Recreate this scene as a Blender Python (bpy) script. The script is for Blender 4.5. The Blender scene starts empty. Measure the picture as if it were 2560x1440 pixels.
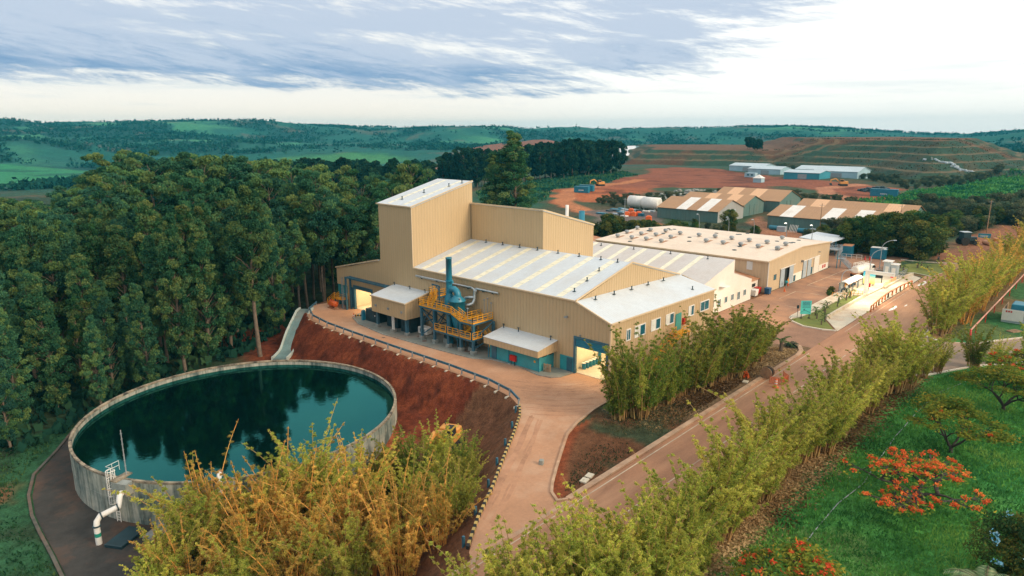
import bpy, math, random
import numpy as np
from mathutils import Vector, Matrix
from mathutils.geometry import tessellate_polygon

scene = bpy.context.scene
COL = scene.collection
R = math.radians

# ------------------------------------------------------------------ camera
cam_d = bpy.data.cameras.new('camera')
cam_d.sensor_width = 36.0
cam_d.lens = 24.005
cam_d.clip_start = 0.5
cam_d.clip_end = 40000.0
cam = bpy.data.objects.new('camera', cam_d)
COL.objects.link(cam)
cam.location = (0, 0, 33)
cam.rotation_euler = (R(90 - 12.87), 0, R(42.6 - 90))
scene.camera = cam

# ------------------------------------------------------------------ render, exposure
scene.view_settings.view_transform = 'Standard'
scene.view_settings.look = 'None'
scene.view_settings.exposure = 0.32
scene.view_settings.gamma = 1.0
cy = scene.cycles
cy.max_bounces = 6
cy.diffuse_bounces = 3
cy.glossy_bounces = 3
cy.transmission_bounces = 4
cy.transparent_max_bounces = 8
cy.volume_bounces = 0
cy.caustics_reflective = False
cy.caustics_refractive = False

# ------------------------------------------------------------------ sun
SUN_DIR = Vector((0.15, -0.86, 0.48)).normalized()        # towards the sun
sun_el = math.asin(SUN_DIR.z)
sun_az = math.atan2(SUN_DIR.x, SUN_DIR.y)
sd = bpy.data.lights.new('sun', 'SUN')
sd.energy = 2.1
sd.angle = R(16)
sd.color = (1.0, 0.80, 0.55)
so = bpy.data.objects.new('sun', sd)
COL.objects.link(so)
so.rotation_euler = (-SUN_DIR).to_track_quat('-Z', 'Y').to_euler()

# ------------------------------------------------------------------ sky: Nishita below a broken cloud deck
world = bpy.data.worlds.new('World')
scene.world = world
world.use_nodes = True
nt = world.node_tree
nt.nodes.clear()
def wn(t, **k):
    n = nt.nodes.new(t)
    for a, b in k.items(): setattr(n, a, b)
    return n
def wl(a, b): nt.links.new(a, b)
def wmath(op, a, b=None, c=None, clamp=False):
    n = wn('ShaderNodeMath', operation=op, use_clamp=clamp)
    for i, x in enumerate((a, b, c)):
        if x is None: continue
        if isinstance(x, (int, float)): n.inputs[i].default_value = x
        else: wl(x, n.inputs[i])
    return n.outputs[0]
def wrange(v, a, b, c=0.0, d=1.0):
    n = wn('ShaderNodeMapRange', interpolation_type='SMOOTHSTEP')
    wl(v, n.inputs[0])
    for i, x in enumerate((a, b, c, d)):
        if isinstance(x, (int, float)): n.inputs[i + 1].default_value = x
        else: wl(x, n.inputs[i + 1])
    return n.outputs[0]
def wmix(f, a, b):
    n = wn('ShaderNodeMix', data_type='RGBA')
    if isinstance(f, (int, float)): n.inputs[0].default_value = f
    else: wl(f, n.inputs[0])
    for i, x in ((6, a), (7, b)):
        if isinstance(x, tuple): n.inputs[i].default_value = x + (1,)
        else: wl(x, n.inputs[i])
    return n.outputs[2]
tc = wn('ShaderNodeTexCoord')
sep = wn('ShaderNodeSeparateXYZ'); wl(tc.outputs['Generated'], sep.inputs[0])
dx, dy, dz = sep.outputs
CH, SH = math.cos(R(42.6)), math.sin(R(42.6))
fwd = wmath('ADD', wmath('MULTIPLY', dx, CH), wmath('MULTIPLY', dy, SH))
rgt = wmath('SUBTRACT', wmath('MULTIPLY', dx, SH), wmath('MULTIPLY', dy, CH))
az = wmath('ARCTAN2', rgt, fwd)                           # 0 = north-east, where the valley opens
el = wmath('ARCSINE', dz)
deg = 180 / math.pi
azd = wmath('MULTIPLY', az, deg)
eld = wmath('MULTIPLY', el, deg)
def wnoise(sx, sz, scale, detail, rough, dist=0.0, off=0.0, shear=0.0):
    comb = wn('ShaderNodeCombineXYZ')
    wl(wmath('MULTIPLY', rgt, sx), comb.inputs[0])
    wl(wmath('MULTIPLY_ADD', fwd, sx, off), comb.inputs[1])
    wl(wmath('ADD', wmath('MULTIPLY', dz, sz), wmath('MULTIPLY', rgt, shear)), comb.inputs[2])
    n = wn('ShaderNodeTexNoise')
    n.inputs['Scale'].default_value = scale
    n.inputs['Detail'].default_value = detail
    n.inputs['Roughness'].default_value = rough
    n.inputs['Distortion'].default_value = dist
    wl(comb.outputs[0], n.inputs['Vector'])
    return n.outputs['Fac']
n_big = wnoise(1.0, 5.5, 2.6, 5, 0.55, 0.3, 3.1, 0.9)
n_mid = wnoise(1.3, 8.5, 6.5, 10, 0.72, 0.3, 7.7, 1.6)
n_streak = wnoise(1.0, 16.0, 3.4, 7, 0.6, 0.3, 1.3)
# where the deck lies: thick over the left half, its right edge slanting up, clear low strip above the hills
edge = wmath('MULTIPLY_ADD', wmath('SUBTRACT', eld, 3.4), 2.2, 12.0)
side = wrange(wmath('SUBTRACT', azd, edge), -10.0, 16.0, 1.0, 0.0)
lowcut = wmath('MULTIPLY_ADD', azd, -0.02, 2.7)
low = wrange(wmath('SUBTRACT', eld, lowcut), -1.8, 1.6)
high = wrange(eld, 9.0, 16.0, 1.0, 0.55)
deck = wmath('MULTIPLY', wmath('MULTIPLY', side, low), high)
dens = wmath('ADD', wmath('MULTIPLY', n_big, 0.70), wmath('MULTIPLY', n_mid, 0.95))
dens = wmath('ADD', dens, wmath('MULTIPLY_ADD', deck, 0.60, -1.17))
dens = wmath('ADD', dens, wmath('MULTIPLY', wmath('SUBTRACT', n_streak, 0.5), 0.55))
cloud = wrange(dens, 0.0, 0.26)
thin = wmath('MULTIPLY', wrange(n_streak, 0.53, 0.72), wrange(eld, 0.6, 3.0, 0.25, 0.6))
belly = wrange(wmath('ADD', n_mid, wmath('MULTIPLY', wrange(eld, 2.5, 8.5, 0.0, 0.28), 1.0)), 0.40, 0.78)
sky = wn('ShaderNodeTexSky', sky_type='NISHITA')
sky.sun_disc = False
sky.sun_elevation = sun_el
sky.sun_rotation = sun_az
sky.altitude = 800
sky.air_density = 1.0
sky.dust_density = 2.5
nsky = wn('ShaderNodeMix', data_type='RGBA', blend_type='MULTIPLY')
nsky.inputs[0].default_value = 1.0
wl(sky.outputs[0], nsky.inputs[6]); nsky.inputs[7].default_value = (0.1, 0.1, 0.1, 1)
veil = wmix(wrange(eld, 0.2, 5.0), (1.10, 0.97, 0.83), (0.86, 0.85, 0.82))   # high bright overcast
veil = wmix(wrange(azd, -14.0, 20.0), veil, (1.06, 1.04, 0.98))
veil = wmix(wrange(eld, 0.0, 1.6, 0.15, 0.0), veil, (0.72, 0.80, 0.84))
base = wmix(0.86, nsky.outputs[2], veil)
ccol = wmix(belly, (0.13, 0.27, 0.47), (0.45, 0.53, 0.65))
out = wmix(wmath('MULTIPLY', thin, 0.55), base, (0.50, 0.60, 0.66))
out = wmix(wmath('MULTIPLY', cloud, 0.95), out, ccol)
bg = wn('ShaderNodeBackground')
wl(out, bg.inputs[0]); bg.inputs[1].default_value = 1.0
wo = wn('ShaderNodeOutputWorld'); wl(bg.outputs[0], wo.inputs[0])

# ================================================================== helpers
def tag(o, label, cat, group=None):
    o['label'] = label; o['category'] = cat
    if group: o['group'] = group
    return o
def thing(name, label, cat, loc=(0, 0, 0), group=None, rotz=0.0):
    o = bpy.data.objects.new(name, None)
    o.empty_display_size = 0.5
    COL.objects.link(o); o.location = loc; o.rotation_euler = (0, 0, rotz)
    return tag(o, label, cat, group)
def dup(root, loc, rotz=0.0, scale=None, label=None, group=None):
    def cp(o, par):
        c = o.copy(); COL.objects.link(c)
        if par is not None: c.parent = par
        for ch in kids.get(o.name, ()): cp(ch, c)
        return c
    kids = {}
    def walk(o):
        kids[o.name] = KIDS.get(o.name, [])
        for ch in kids[o.name]: walk(ch)
    walk(root)
    r = cp(root, None)
    r.location = loc; r.rotation_euler = (0, 0, rotz)
    if scale: r.scale = scale if hasattr(scale, '__len__') else (scale,) * 3
    if label: r['label'] = label
    if group: r['group'] = group
    return r
KIDS = {}
def base_of(par):
    """world position of the thing a part belongs to (parts sit at its origin)"""
    while par is not None and par.parent is not None: par = par.parent
    return Vector(par.location) if par is not None else Vector((0, 0, 0))
def link(name, me, par=None):
    o = bpy.data.objects.new(name, me); COL.objects.link(o)
    if par is not None:
        o.parent = par; KIDS.setdefault(par.name, []).append(o)
    return o
class MB:
    """collects shapes in world coordinates (or in the thing's own, with local=True) and links them as ONE mesh object"""
    def __init__(s): s.v = []; s.f = []; s.m = []; s.sm = []
    def add(s, vs, fs, m=0, smooth=False):
        k = len(s.v); s.v += [tuple(p) for p in vs]
        for f in fs:
            s.f.append([i + k for i in f]); s.m.append(m); s.sm.append(smooth)
        return s
    def box(s, x0, y0, z0, x1, y1, z1, m=0):
        if x1 < x0: x0, x1 = x1, x0
        if y1 < y0: y0, y1 = y1, y0
        if z1 < z0: z0, z1 = z1, z0
        v = [(x0, y0, z0), (x1, y0, z0), (x1, y1, z0), (x0, y1, z0), (x0, y0, z1), (x1, y0, z1), (x1, y1, z1), (x0, y1, z1)]
        return s.add(v, [(3, 2, 1, 0), (4, 5, 6, 7), (0, 1, 5, 4), (1, 2, 6, 5), (2, 3, 7, 6), (3, 0, 4, 7)], m)
    def cbox(s, c, d, rz=0.0, m=0, bevel=0.0):
        cx, cy_, cz = c; a, b, h = d[0] / 2, d[1] / 2, d[2] / 2
        co, si = math.cos(rz), math.sin(rz)
        if bevel > 0:
            e = min(bevel, a * .9, b * .9)
            ring = [(-a + e, -b), (a - e, -b), (a, -b + e), (a, b - e), (a - e, b), (-a + e, b), (-a, b - e), (-a, -b + e)]
            vs = []; n = 8
            for z, k in ((-h, 1.0), (h - e, 1.0), (h, (min(a, b) - e) / min(a, b))):
                vs += [(cx + x * k * co - y * k * si, cy_ + x * k * si + y * k * co, cz + z) for x, y in ring]
            fs = [tuple(range(n))[::-1], tuple(range(2 * n, 3 * n))]
            for L in (0, n):
                fs += [(L + i, L + (i + 1) % n, L + n + (i + 1) % n, L + n + i) for i in range(n)]
            return s.add(vs, fs, m)
        vs = []
        for z in (-h, h):
            for x, y in ((-a, -b), (a, -b), (a, b), (-a, b)):
                vs.append((cx + x * co - y * si, cy_ + x * si + y * co, cz + z))
        return s.add(vs, [(3, 2, 1, 0), (4, 5, 6, 7), (0, 1, 5, 4), (1, 2, 6, 5), (2, 3, 7, 6), (3, 0, 4, 7)], m)
    def beam(s, p, q, w, h=None, m=0, up=(0, 0, 1)):
        p, q = Vector(p), Vector(q); h = w if h is None else h
        d = (q - p)
        if d.length < 1e-6: return s
        d.normalize(); u = Vector(up)
        if abs(d.dot(u)) > 0.98: u = Vector((1, 0, 0))
        a = d.cross(u).normalized() * w / 2; b = a.cross(d).normalized() * h / 2
        vs = [p - a - b, p + a - b, p + a + b, p - a + b, q - a - b, q + a - b, q + a + b, q - a + b]
        return s.add(vs, [(3, 2, 1, 0), (4, 5, 6, 7), (0, 1, 5, 4), (1, 2, 6, 5), (2, 3, 7, 6), (3, 0, 4, 7)], m)
    def tube(s, path, r, seg=8, m=0, caps=True, smooth=True):
        P = [Vector(p) for p in path]; n = len(P)
        rr = r if hasattr(r, '__len__') else [r] * n
        vs = []; prev = None
        for i in range(n):
            d = (P[min(i + 1, n - 1)] - P[max(i - 1, 0)])
            d = d.normalized() if d.length > 1e-9 else Vector((0, 0, 1))
            if prev is None:
                u = Vector((0, 0, 1)) if abs(d.z) < 0.9 else Vector((1, 0, 0))
                a = d.cross(u).normalized()
            else:
                a = (prev - d * prev.dot(d)); a = a.normalized() if a.length > 1e-6 else d.orthogonal().normalized()
            prev = a; b = d.cross(a)
            for k in range(seg):
                t = 2 * math.pi * k / seg
                vs.append(P[i] + (a * math.cos(t) + b * math.sin(t)) * rr[i])
        fs = [(i * seg + k, i * seg + (k + 1) % seg, (i + 1) * seg + (k + 1) % seg, (i + 1) * seg + k) for i in range(n - 1) for k in range(seg)]
        s.add(vs, fs, m, smooth)
        if caps and rr[0] > 0.004: s.add(vs[:seg], [tuple(range(seg))[::-1]], m)
        if caps and rr[-1] > 0.004: s.add(vs[-seg:], [tuple(range(seg))], m)
        return s
    def lathe(s, c, prof, seg=24, m=0, smooth=True, a0=0.0, a1=2 * math.pi):
        full = abs(a1 - a0 - 2 * math.pi) < 1e-6
        k = seg if full else seg + 1
        vs = []
        for r_, z in prof:
            for i in range(k):
                t = a0 + (a1 - a0) * i / seg
                vs.append((c[0] + r_ * math.cos(t), c[1] + r_ * math.sin(t), c[2] + z))
        fs = []
        for j in range(len(prof) - 1):
            for i in range(seg):
                i2 = (i + 1) % k
                fs.append((j * k + i, j * k + i2, (j + 1) * k + i2, (j + 1) * k + i))
        return s.add(vs, fs, m, smooth)
    def poly(s, pts, m=0):
        """flat polygon, any outline"""
        t = tessellate_polygon([[Vector(p) for p in pts]])
        n = Vector((0, 0, 0))
        for i in range(len(pts)):
            a, b = Vector(pts[i]), Vector(pts[(i + 1) % len(pts)])
            n += a.cross(b)
        fs = []
        for f in t:
            A, B, C_ = (Vector(pts[i]) for i in f)
            fs.append(f if (B - A).cross(C_ - A).dot(n) > 0 else f[::-1])
        return s.add(pts, fs, m)
    def prism(s, pts, z0, z1, m=0, ms=None):
        """vertical prism over an XY outline"""
        a = sum(pts[i][0] * pts[(i + 1) % len(pts)][1] - pts[(i + 1) % len(pts)][0] * pts[i][1] for i in range(len(pts)))
        if a < 0: pts = pts[::-1]
        s.poly([(x, y, z1) for x, y in pts], m)
        s.poly([(x, y, z0) for x, y in pts][::-1], m)
        n = len(pts)
        vs = [(x, y, z0) for x, y in pts] + [(x, y, z1) for x, y in pts]
        return s.add(vs, [(i, (i + 1) % n, n + (i + 1) % n, n + i) for i in range(n)], m if ms is None else ms)
    def slab(s, pts, t, m=0):
        """a flat polygon in space given thickness t along its normal"""
        P = [Vector(p) for p in pts]
        n = Vector((0, 0, 0))
        for i in range(len(P)): n += P[i].cross(P[(i + 1) % len(P)])
        n.normalize()
        Q = [p - n * t for p in P]
        s.poly([tuple(p) for p in P], m); s.poly([tuple(p) for p in Q][::-1], m)
        k = len(P)
        return s.add([tuple(p) for p in Q + P], [(i, (i + 1) % k, k + (i + 1) % k, k + i) for i in range(k)], m)
    def ribbon(s, pts, w, z0, z1, m=0):
        """mitred strip with a box section following a line on plan; z0/z1 numbers or lists"""
        n = len(pts); L = []; 
        for i in range(n):
            a = Vector(pts[max(i - 1, 0)][:2]); b = Vector(pts[i][:2]); c = Vector(pts[min(i + 1, n - 1)][:2])
            d0 = (b - a).normalized() if i else (c - b).normalized(); d1 = (c - b).normalized() if i < n - 1 else d0
            n0 = Vector((-d0.y, d0.x)); n1 = Vector((-d1.y, d1.x)); q = (n0 + n1); q = q.normalized() if q.length > 1e-6 else n0
            k = w / 2 / max(0.4, q.dot(n0)); L.append((b + q * k, b - q * k))
        vs = []
        for i, (p, q) in enumerate(L):
            lo = z0[i] if hasattr(z0, '__len__') else z0; hi = z1[i] if hasattr(z1, '__len__') else z1
            vs += [(p.x, p.y, lo), (q.x, q.y, lo), (q.x, q.y, hi), (p.x, p.y, hi)]
        fs = [(3, 2, 1, 0), tuple(range(4 * n - 4, 4 * n))]
        for i in range(n - 1):
            for k in range(4): fs.append((4 * i + k, 4 * i + (k + 1) % 4, 4 * i + 4 + (k + 1) % 4, 4 * i + 4 + k))
        return s.add(vs, fs, m)
    def build(s, name, mats, par=None, local=False):
        me = bpy.data.meshes.new(name)
        b = Vector((0, 0, 0)) if local else base_of(par)
        me.from_pydata([(x - b.x, y - b.y, z - b.z) for x, y, z in s.v], [], s.f)
        for m_ in (mats if isinstance(mats, (list, tuple)) else [mats]): me.materials.append(m_)
        me.polygons.foreach_set('material_index', s.m)
        me.polygons.foreach_set('use_smooth', s.sm)
        me.update()
        return link(name, me, par)
def struct(o): o['kind'] = 'structure'; return o
def stuff(o): o['kind'] = 'stuff'; return o

# ------------------------------------------------------------------ materials
def mat_base(name):
    m = bpy.data.materials.new(name); m.use_nodes = True
    t = m.node_tree; t.nodes.clear()
    o = t.nodes.new('ShaderNodeOutputMaterial')
    return m, t, o
def N(t, typ, **k):
    n = t.nodes.new(typ)
    for a, b in k.items(): setattr(n, a, b)
    return n
def noise_fac(t, scale, detail=5, rough=0.6, coord='Object', stretch=None):
    c = N(t, 'ShaderNodeTexCoord'); n = N(t, 'ShaderNodeTexNoise')
    n.inputs['Scale'].default_value = scale; n.inputs['Detail'].default_value = detail; n.inputs['Roughness'].default_value = rough
    if stretch:
        mp = N(t, 'ShaderNodeMapping'); mp.inputs['Scale'].default_value = stretch
        t.links.new(c.outputs[coord], mp.inputs[0]); t.links.new(mp.outputs[0], n.inputs['Vector'])
    else: t.links.new(c.outputs[coord], n.inputs['Vector'])
    return n.outputs['Fac']
def ramp(t, fac, stops):
    r = N(t, 'ShaderNodeValToRGB')
    while len(r.color_ramp.elements) < len(stops): r.color_ramp.elements.new(0.5)
    for e, (p, c) in zip(r.color_ramp.elements, stops):
        e.position = p; e.color = tuple(c) + (1,)
    t.links.new(fac, r.inputs[0]); return r.outputs[0]
def mixc(t, f, a, b, blend='MIX'):
    n = N(t, 'ShaderNodeMix', data_type='RGBA', blend_type=blend)
    if isinstance(f, (int, float)): n.inputs[0].default_value = f
    else: t.links.new(f, n.inputs[0])
    for i, x in ((6, a), (7, b)):
        if isinstance(x, tuple): n.inputs[i].default_value = x + ((1,) if len(x) == 3 else ())
        else: t.links.new(x, n.inputs[i])
    return n.outputs[2]
def scl(c, k): return tuple(min(1.0, x * k) for x in c[:3])
def bump(t, h, strength, dist):
    b = N(t, 'ShaderNodeBump'); b.inputs['Strength'].default_value = strength; b.inputs['Distance'].default_value = dist
    t.links.new(h, b.inputs['Height']); return b.outputs[0]
def paint(name, c, rough=0.55, var=0.12, scale=0.6, metal=0.0, dirt=None, dirt_amt=0.5, dirt_scale=0.25, bmp=0.0, bscale=8.0, stretch=None, fine=0.0):
    """painted / mineral surface with blotches and streaks"""
    m, t, o = mat_base(name)
    p = N(t, 'ShaderNodeBsdfPrincipled')
    p.inputs['Roughness'].default_value = rough; p.inputs['Metallic'].default_value = metal
    f = noise_fac(t, scale, 6, 0.65, stretch=stretch)
    col = ramp(t, f, [(0.37, scl(c, 1 - var)), (0.63, scl(c, 1 + var))])
    if fine > 0:
        f3 = noise_fac(t, scale * 14, 4, 0.7)
        col = mixc(t, 1.0, col, ramp(t, f3, [(0.3, (1 - fine,) * 3), (0.7, (1, 1, 1))]), 'MULTIPLY')
    if dirt:
        f2 = noise_fac(t, dirt_scale, 8, 0.7, stretch=stretch)
        r = N(t, 'ShaderNodeMapRange'); t.links.new(f2, r.inputs[0])
        r.inputs[1].default_value = 0.48; r.inputs[2].default_value = 0.65; r.inputs[4].default_value = dirt_amt
        col = mixc(t, r.outputs[0], col, dirt)
    t.links.new(col, p.inputs['Base Color'])
    if bmp > 0: t.links.new(bump(t, noise_fac(t, bscale, 4, 0.6), bmp, 0.1), p.inputs['Normal'])
    t.links.new(p.outputs[0], o.inputs[0])
    return m
def cladding(name, c, pitch=0.5, var=0.06, rough=0.5, depth=0.06, axis='xy', dirt=None, dirt_amt=0.25, seams=0.10):
    """profiled metal sheet: ribs as bump, thin darker seam between ribs"""
    m, t, o = mat_base(name)
    p = N(t, 'ShaderNodeBsdfPrincipled'); p.inputs['Roughness'].default_value = rough
    tcn = N(t, 'ShaderNodeTexCoord'); sp = N(t, 'ShaderNodeSeparateXYZ'); t.links.new(tcn.outputs['Object'], sp.inputs[0])
    a = N(t, 'ShaderNodeMath', operation='ADD')
    if axis == 'xy': t.links.new(sp.outputs[0], a.inputs[0]); t.links.new(sp.outputs[1], a.inputs[1])
    else: t.links.new(sp.outputs['XYZ'.index(axis.upper())], a.inputs[0]); a.inputs[1].default_value = 0
    w = N(t, 'ShaderNodeMath', operation='MULTIPLY'); t.links.new(a.outputs[0], w.inputs[0]); w.inputs[1].default_value = 1.0 / pitch
    fr = N(t, 'ShaderNodeMath', operation='FRACT'); t.links.new(w.outputs[0], fr.inputs[0])
    pg = N(t, 'ShaderNodeMath', operation='PINGPONG'); t.links.new(w.outputs[0], pg.inputs[0]); pg.inputs[1].default_value = 0.5
    tr = N(t, 'ShaderNodeMapRange'); t.links.new(pg.outputs[0], tr.inputs[0]); tr.inputs[1].default_value = 0.12; tr.inputs[2].default_value = 0.24
    f = noise_fac(t, 0.8, 7, 0.7, stretch=(1.6, 1.6, 0.16))
    col = ramp(t, f, [(0.36, scl(c, 1 - var)), (0.64, scl(c, 1 + var))])
    sm = N(t, 'ShaderNodeMapRange'); t.links.new(pg.outputs[0], sm.inputs[0]); sm.inputs[1].default_value = 0.0; sm.inputs[2].default_value = 0.14
    sm.inputs[3].default_value = 1 - seams; sm.inputs[4].default_value = 1.0
    col = mixc(t, 1.0, col, sm.outputs[0], 'MULTIPLY')
    if dirt:
        f2 = noise_fac(t, 0.12, 8, 0.7)
        r = N(t, 'ShaderNodeMapRange'); t.links.new(f2, r.inputs[0]); r.inputs[1].default_value = 0.45; r.inputs[2].default_value = 0.66; r.inputs[4].default_value = dirt_amt
        col = mixc(t, r.outputs[0], col, dirt)
    t.links.new(col, p.inputs['Base Color'])
    t.links.new(bump(t, tr.outputs[0], 0.7, depth), p.inputs['Normal'])
    t.links.new(p.outputs[0], o.inputs[0])
    return m
def emit(name, c, s):
    m, t, o = mat_base(name); e = N(t, 'ShaderNodeEmission'); e.inputs[0].default_value = tuple(c) + (1,); e.inputs[1].default_value = s
    t.links.new(e.outputs[0], o.inputs[0]); return m
def foliage(name, dark, mid, light, trans=0.3, hue=0.10):
    """leaves: colour differs leaf by leaf (mesh attribute 'tint') and plant by plant"""
    m, t, o = mat_base(name)
    at = N(t, 'ShaderNodeAttribute', attribute_name='tint')
    col = ramp(t, at.outputs['Fac'], [(0.0, dark), (0.5, mid), (1.0, light)])
    oi = N(t, 'ShaderNodeObjectInfo')
    hs = N(t, 'ShaderNodeHueSaturation')
    mr = N(t, 'ShaderNodeMapRange'); t.links.new(oi.outputs['Random'], mr.inputs[0]); mr.inputs[3].default_value = 0.5 - hue * 0.28; mr.inputs[4].default_value = 0.5 + hue * 0.22
    mv = N(t, 'ShaderNodeMath', operation='MULTIPLY'); t.links.new(oi.outputs['Random'], mv.inputs[0]); mv.inputs[1].default_value = 7.31
    fr = N(t, 'ShaderNodeMath', operation='FRACT'); t.links.new(mv.outputs[0], fr.inputs[0])
    mr2 = N(t, 'ShaderNodeMapRange'); t.links.new(fr.outputs[0], mr2.inputs[0]); mr2.inputs[3].default_value = 0.75; mr2.inputs[4].default_value = 1.25
    t.links.new(mr.outputs[0], hs.inputs['Hue']); t.links.new(mr2.outputs[0], hs.inputs['Value']); t.links.new(col, hs.inputs['Color'])
    d = N(t, 'ShaderNodeBsdfDiffuse'); tr = N(t, 'ShaderNodeBsdfTranslucent'); mx = N(t, 'ShaderNodeMixShader')
    t.links.new(hs.outputs[0], d.inputs[0]); t.links.new(hs.outputs[0], tr.inputs[0]); mx.inputs[0].default_value = trans
    t.links.new(d.outputs[0], mx.inputs[1]); t.links.new(tr.outputs[0], mx.inputs[2]); t.links.new(mx.outputs[0], o.inputs[0])
    return m
M = {}
M['tan'] = cladding('tan_cladding', (0.55, 0.395, 0.225), 0.62, 0.035, 0.5, 0.05, dirt=(0.45, 0.30, 0.18), dirt_amt=0.12, seams=0.14)
M['tan_trim'] = paint('tan_trim', (0.66, 0.50, 0.32), 0.5, 0.05)
M['roof_white'] = cladding('white_roof_sheet', (0.59, 0.65, 0.70), 0.5, 0.05, 0.42, 0.03, 'y', dirt=(0.50, 0.47, 0.43), dirt_amt=0.35, seams=0.05)
M['roof_white_x'] = cladding('white_roof_sheet_cross', (0.59, 0.65, 0.70), 0.5, 0.05, 0.42, 0.03, 'x', dirt=(0.50, 0.47, 0.43), dirt_amt=0.35, seams=0.05)
M['roof_grey'] = cladding('dusty_roof_sheet', (0.60, 0.57, 0.55), 0.5, 0.06, 0.5, 0.03, 'y', dirt=(0.50, 0.40, 0.33), dirt_amt=0.35, seams=0.05)
M['roof_cream'] = cladding('cream_roof_sheet', (0.80, 0.66, 0.52), 0.8, 0.06, 0.5, 0.03, 'y', dirt=(0.56, 0.38, 0.26), dirt_amt=0.35, seams=0.05)
M['skylight'] = paint('skylight_sheet', (0.80, 0.76, 0.59), 0.35, 0.10, 1.5)
M['steel'] = paint('blue_grey_steel', (0.035, 0.13, 0.19), 0.45, 0.2, 0.8, dirt=(0.10, 0.09, 0.08), dirt_amt=0.3)
M['steel_dark'] = paint('dark_steel', (0.014, 0.045, 0.06), 0.5, 0.25, 0.8)
M['blue'] = paint('blue_paint', (0.015, 0.20, 0.30), 0.4, 0.15, 0.5, dirt=(0.12, 0.10, 0.07), dirt_amt=0.2)
M['teal'] = paint('teal_masonry', (0.035, 0.33, 0.38), 0.7, 0.12, 0.8, dirt=(0.10, 0.22, 0.24), dirt_amt=0.35, fine=0.1)
M['yellow'] = paint('yellow_rail_paint', (0.80, 0.36, 0.02), 0.45, 0.12, 1.0)
M['galv'] = paint('galvanised_duct', (0.50, 0.53, 0.54), 0.28, 0.15, 2.0, metal=0.8)
M['white'] = paint('white_paint', (0.78, 0.76, 0.72), 0.55, 0.06, 0.6, dirt=(0.55, 0.42, 0.30), dirt_amt=0.3)
M['white_wall'] = paint('white_render', (0.80, 0.76, 0.68), 0.7, 0.05, 0.5, dirt=(0.62, 0.46, 0.32), dirt_amt=0.35)
M['cream'] = paint('cream_interior', (0.74, 0.66, 0.50), 0.6, 0.05, 0.6)
M['concrete'] = paint('grey_concrete', (0.30, 0.33, 0.31), 0.85, 0.22, 0.7, dirt=(0.28, 0.17, 0.11), dirt_amt=0.5, bmp=0.2, fine=0.2)
M['pale_concrete'] = paint('pale_concrete', (0.62, 0.55, 0.43), 0.85, 0.12, 0.35, dirt=(0.48, 0.27, 0.15), dirt_amt=0.6, dirt_scale=0.18, fine=0.12)
M['kerb'] = paint('dusty_kerb', (0.52, 0.34, 0.22), 0.85, 0.2, 0.8, dirt=(0.36, 0.15, 0.07), dirt_amt=0.6, fine=0.2)
M['kerb_white'] = paint('whitewashed_kerb', (0.68, 0.62, 0.52), 0.85, 0.15, 1.0, dirt=(0.45, 0.24, 0.12), dirt_amt=0.6)
M['glass'] = paint('window_glass', (0.02, 0.12, 0.16), 0.08, 0.2, 1.0)
M['bright_pane'] = paint('pane_painted_bright', (0.72, 0.72, 0.66), 0.5, 0.1, 1.0)  # panes bright with light: the brightness is put into the colour as white paint
M['dark'] = paint('dark_opening', (0.012, 0.02, 0.022), 0.7, 0.3, 1.0)
M['red'] = paint('red_paint', (0.55, 0.02, 0.015), 0.45, 0.15, 1.0)
M['orange'] = paint('orange_paint', (0.75, 0.13, 0.02), 0.45, 0.15, 1.0, dirt=(0.2, 0.07, 0.03), dirt_amt=0.4)
M['machine'] = paint('machine_yellow', (0.66, 0.30, 0.07), 0.5, 0.15, 1.0, dirt=(0.25, 0.09, 0.04), dirt_amt=0.5)
M['rubber'] = paint('black_rubber', (0.012, 0.013, 0.014), 0.7, 0.2, 1.0)
M['rust'] = paint('rusty_roof', (0.42, 0.19, 0.09), 0.75, 0.2, 0.7, dirt=(0.60, 0.42, 0.30), dirt_amt=0.4)
M['wood'] = paint('weathered_wood', (0.34, 0.22, 0.13), 0.8, 0.25, 1.5)
M['grey'] = paint('grey_metal', (0.28, 0.31, 0.33), 0.45, 0.15, 1.0)
M['lightgrey'] = paint('light_grey_door', (0.40, 0.47, 0.52), 0.5, 0.08, 0.7)
# ================================================================== ground: one sheet, fine in front, out past the hills
rs = np.random.RandomState(5)
LAT = rs.rand(256, 256)
def vnoise(x, y):
    xi = np.floor(x).astype(int); yi = np.floor(y).astype(int)
    fx = x - xi; fy = y - yi
    fx = fx * fx * (3 - 2 * fx); fy = fy * fy * (3 - 2 * fy)
    a = LAT[xi % 256, yi % 256]; b = LAT[(xi + 1) % 256, yi % 256]; c = LAT[xi % 256, (yi + 1) % 256]; d = LAT[(xi + 1) % 256, (yi + 1) % 256]
    return (a * (1 - fx) + b * fx) * (1 - fy) + (c * (1 - fx) + d * fx) * fy
def fbm(x, y, s, o=4, g=0.5):
    t = 0; a = 1; n = 0
    for i in range(o):
        t = t + a * vnoise(x * s + 17.3 * i, y * s + 9.1 * i); n += a; a *= g; s *= 2.03
    return t / n
def sstep(a, b, x):
    t = np.clip((x - a) / (b - a), 0, 1); return t * t * (3 - 2 * t)
def inpoly(x, y, poly):
    r = np.zeros(x.shape, bool); n = len(poly)
    for i in range(n):
        x0, y0 = poly[i]; x1, y1 = poly[(i + 1) % n]
        if y0 == y1: continue
        c = ((y0 > y) != (y1 > y)) & (x < (x1 - x0) * (y - y0) / (y1 - y0) + x0)
        r ^= c
    return r
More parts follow.
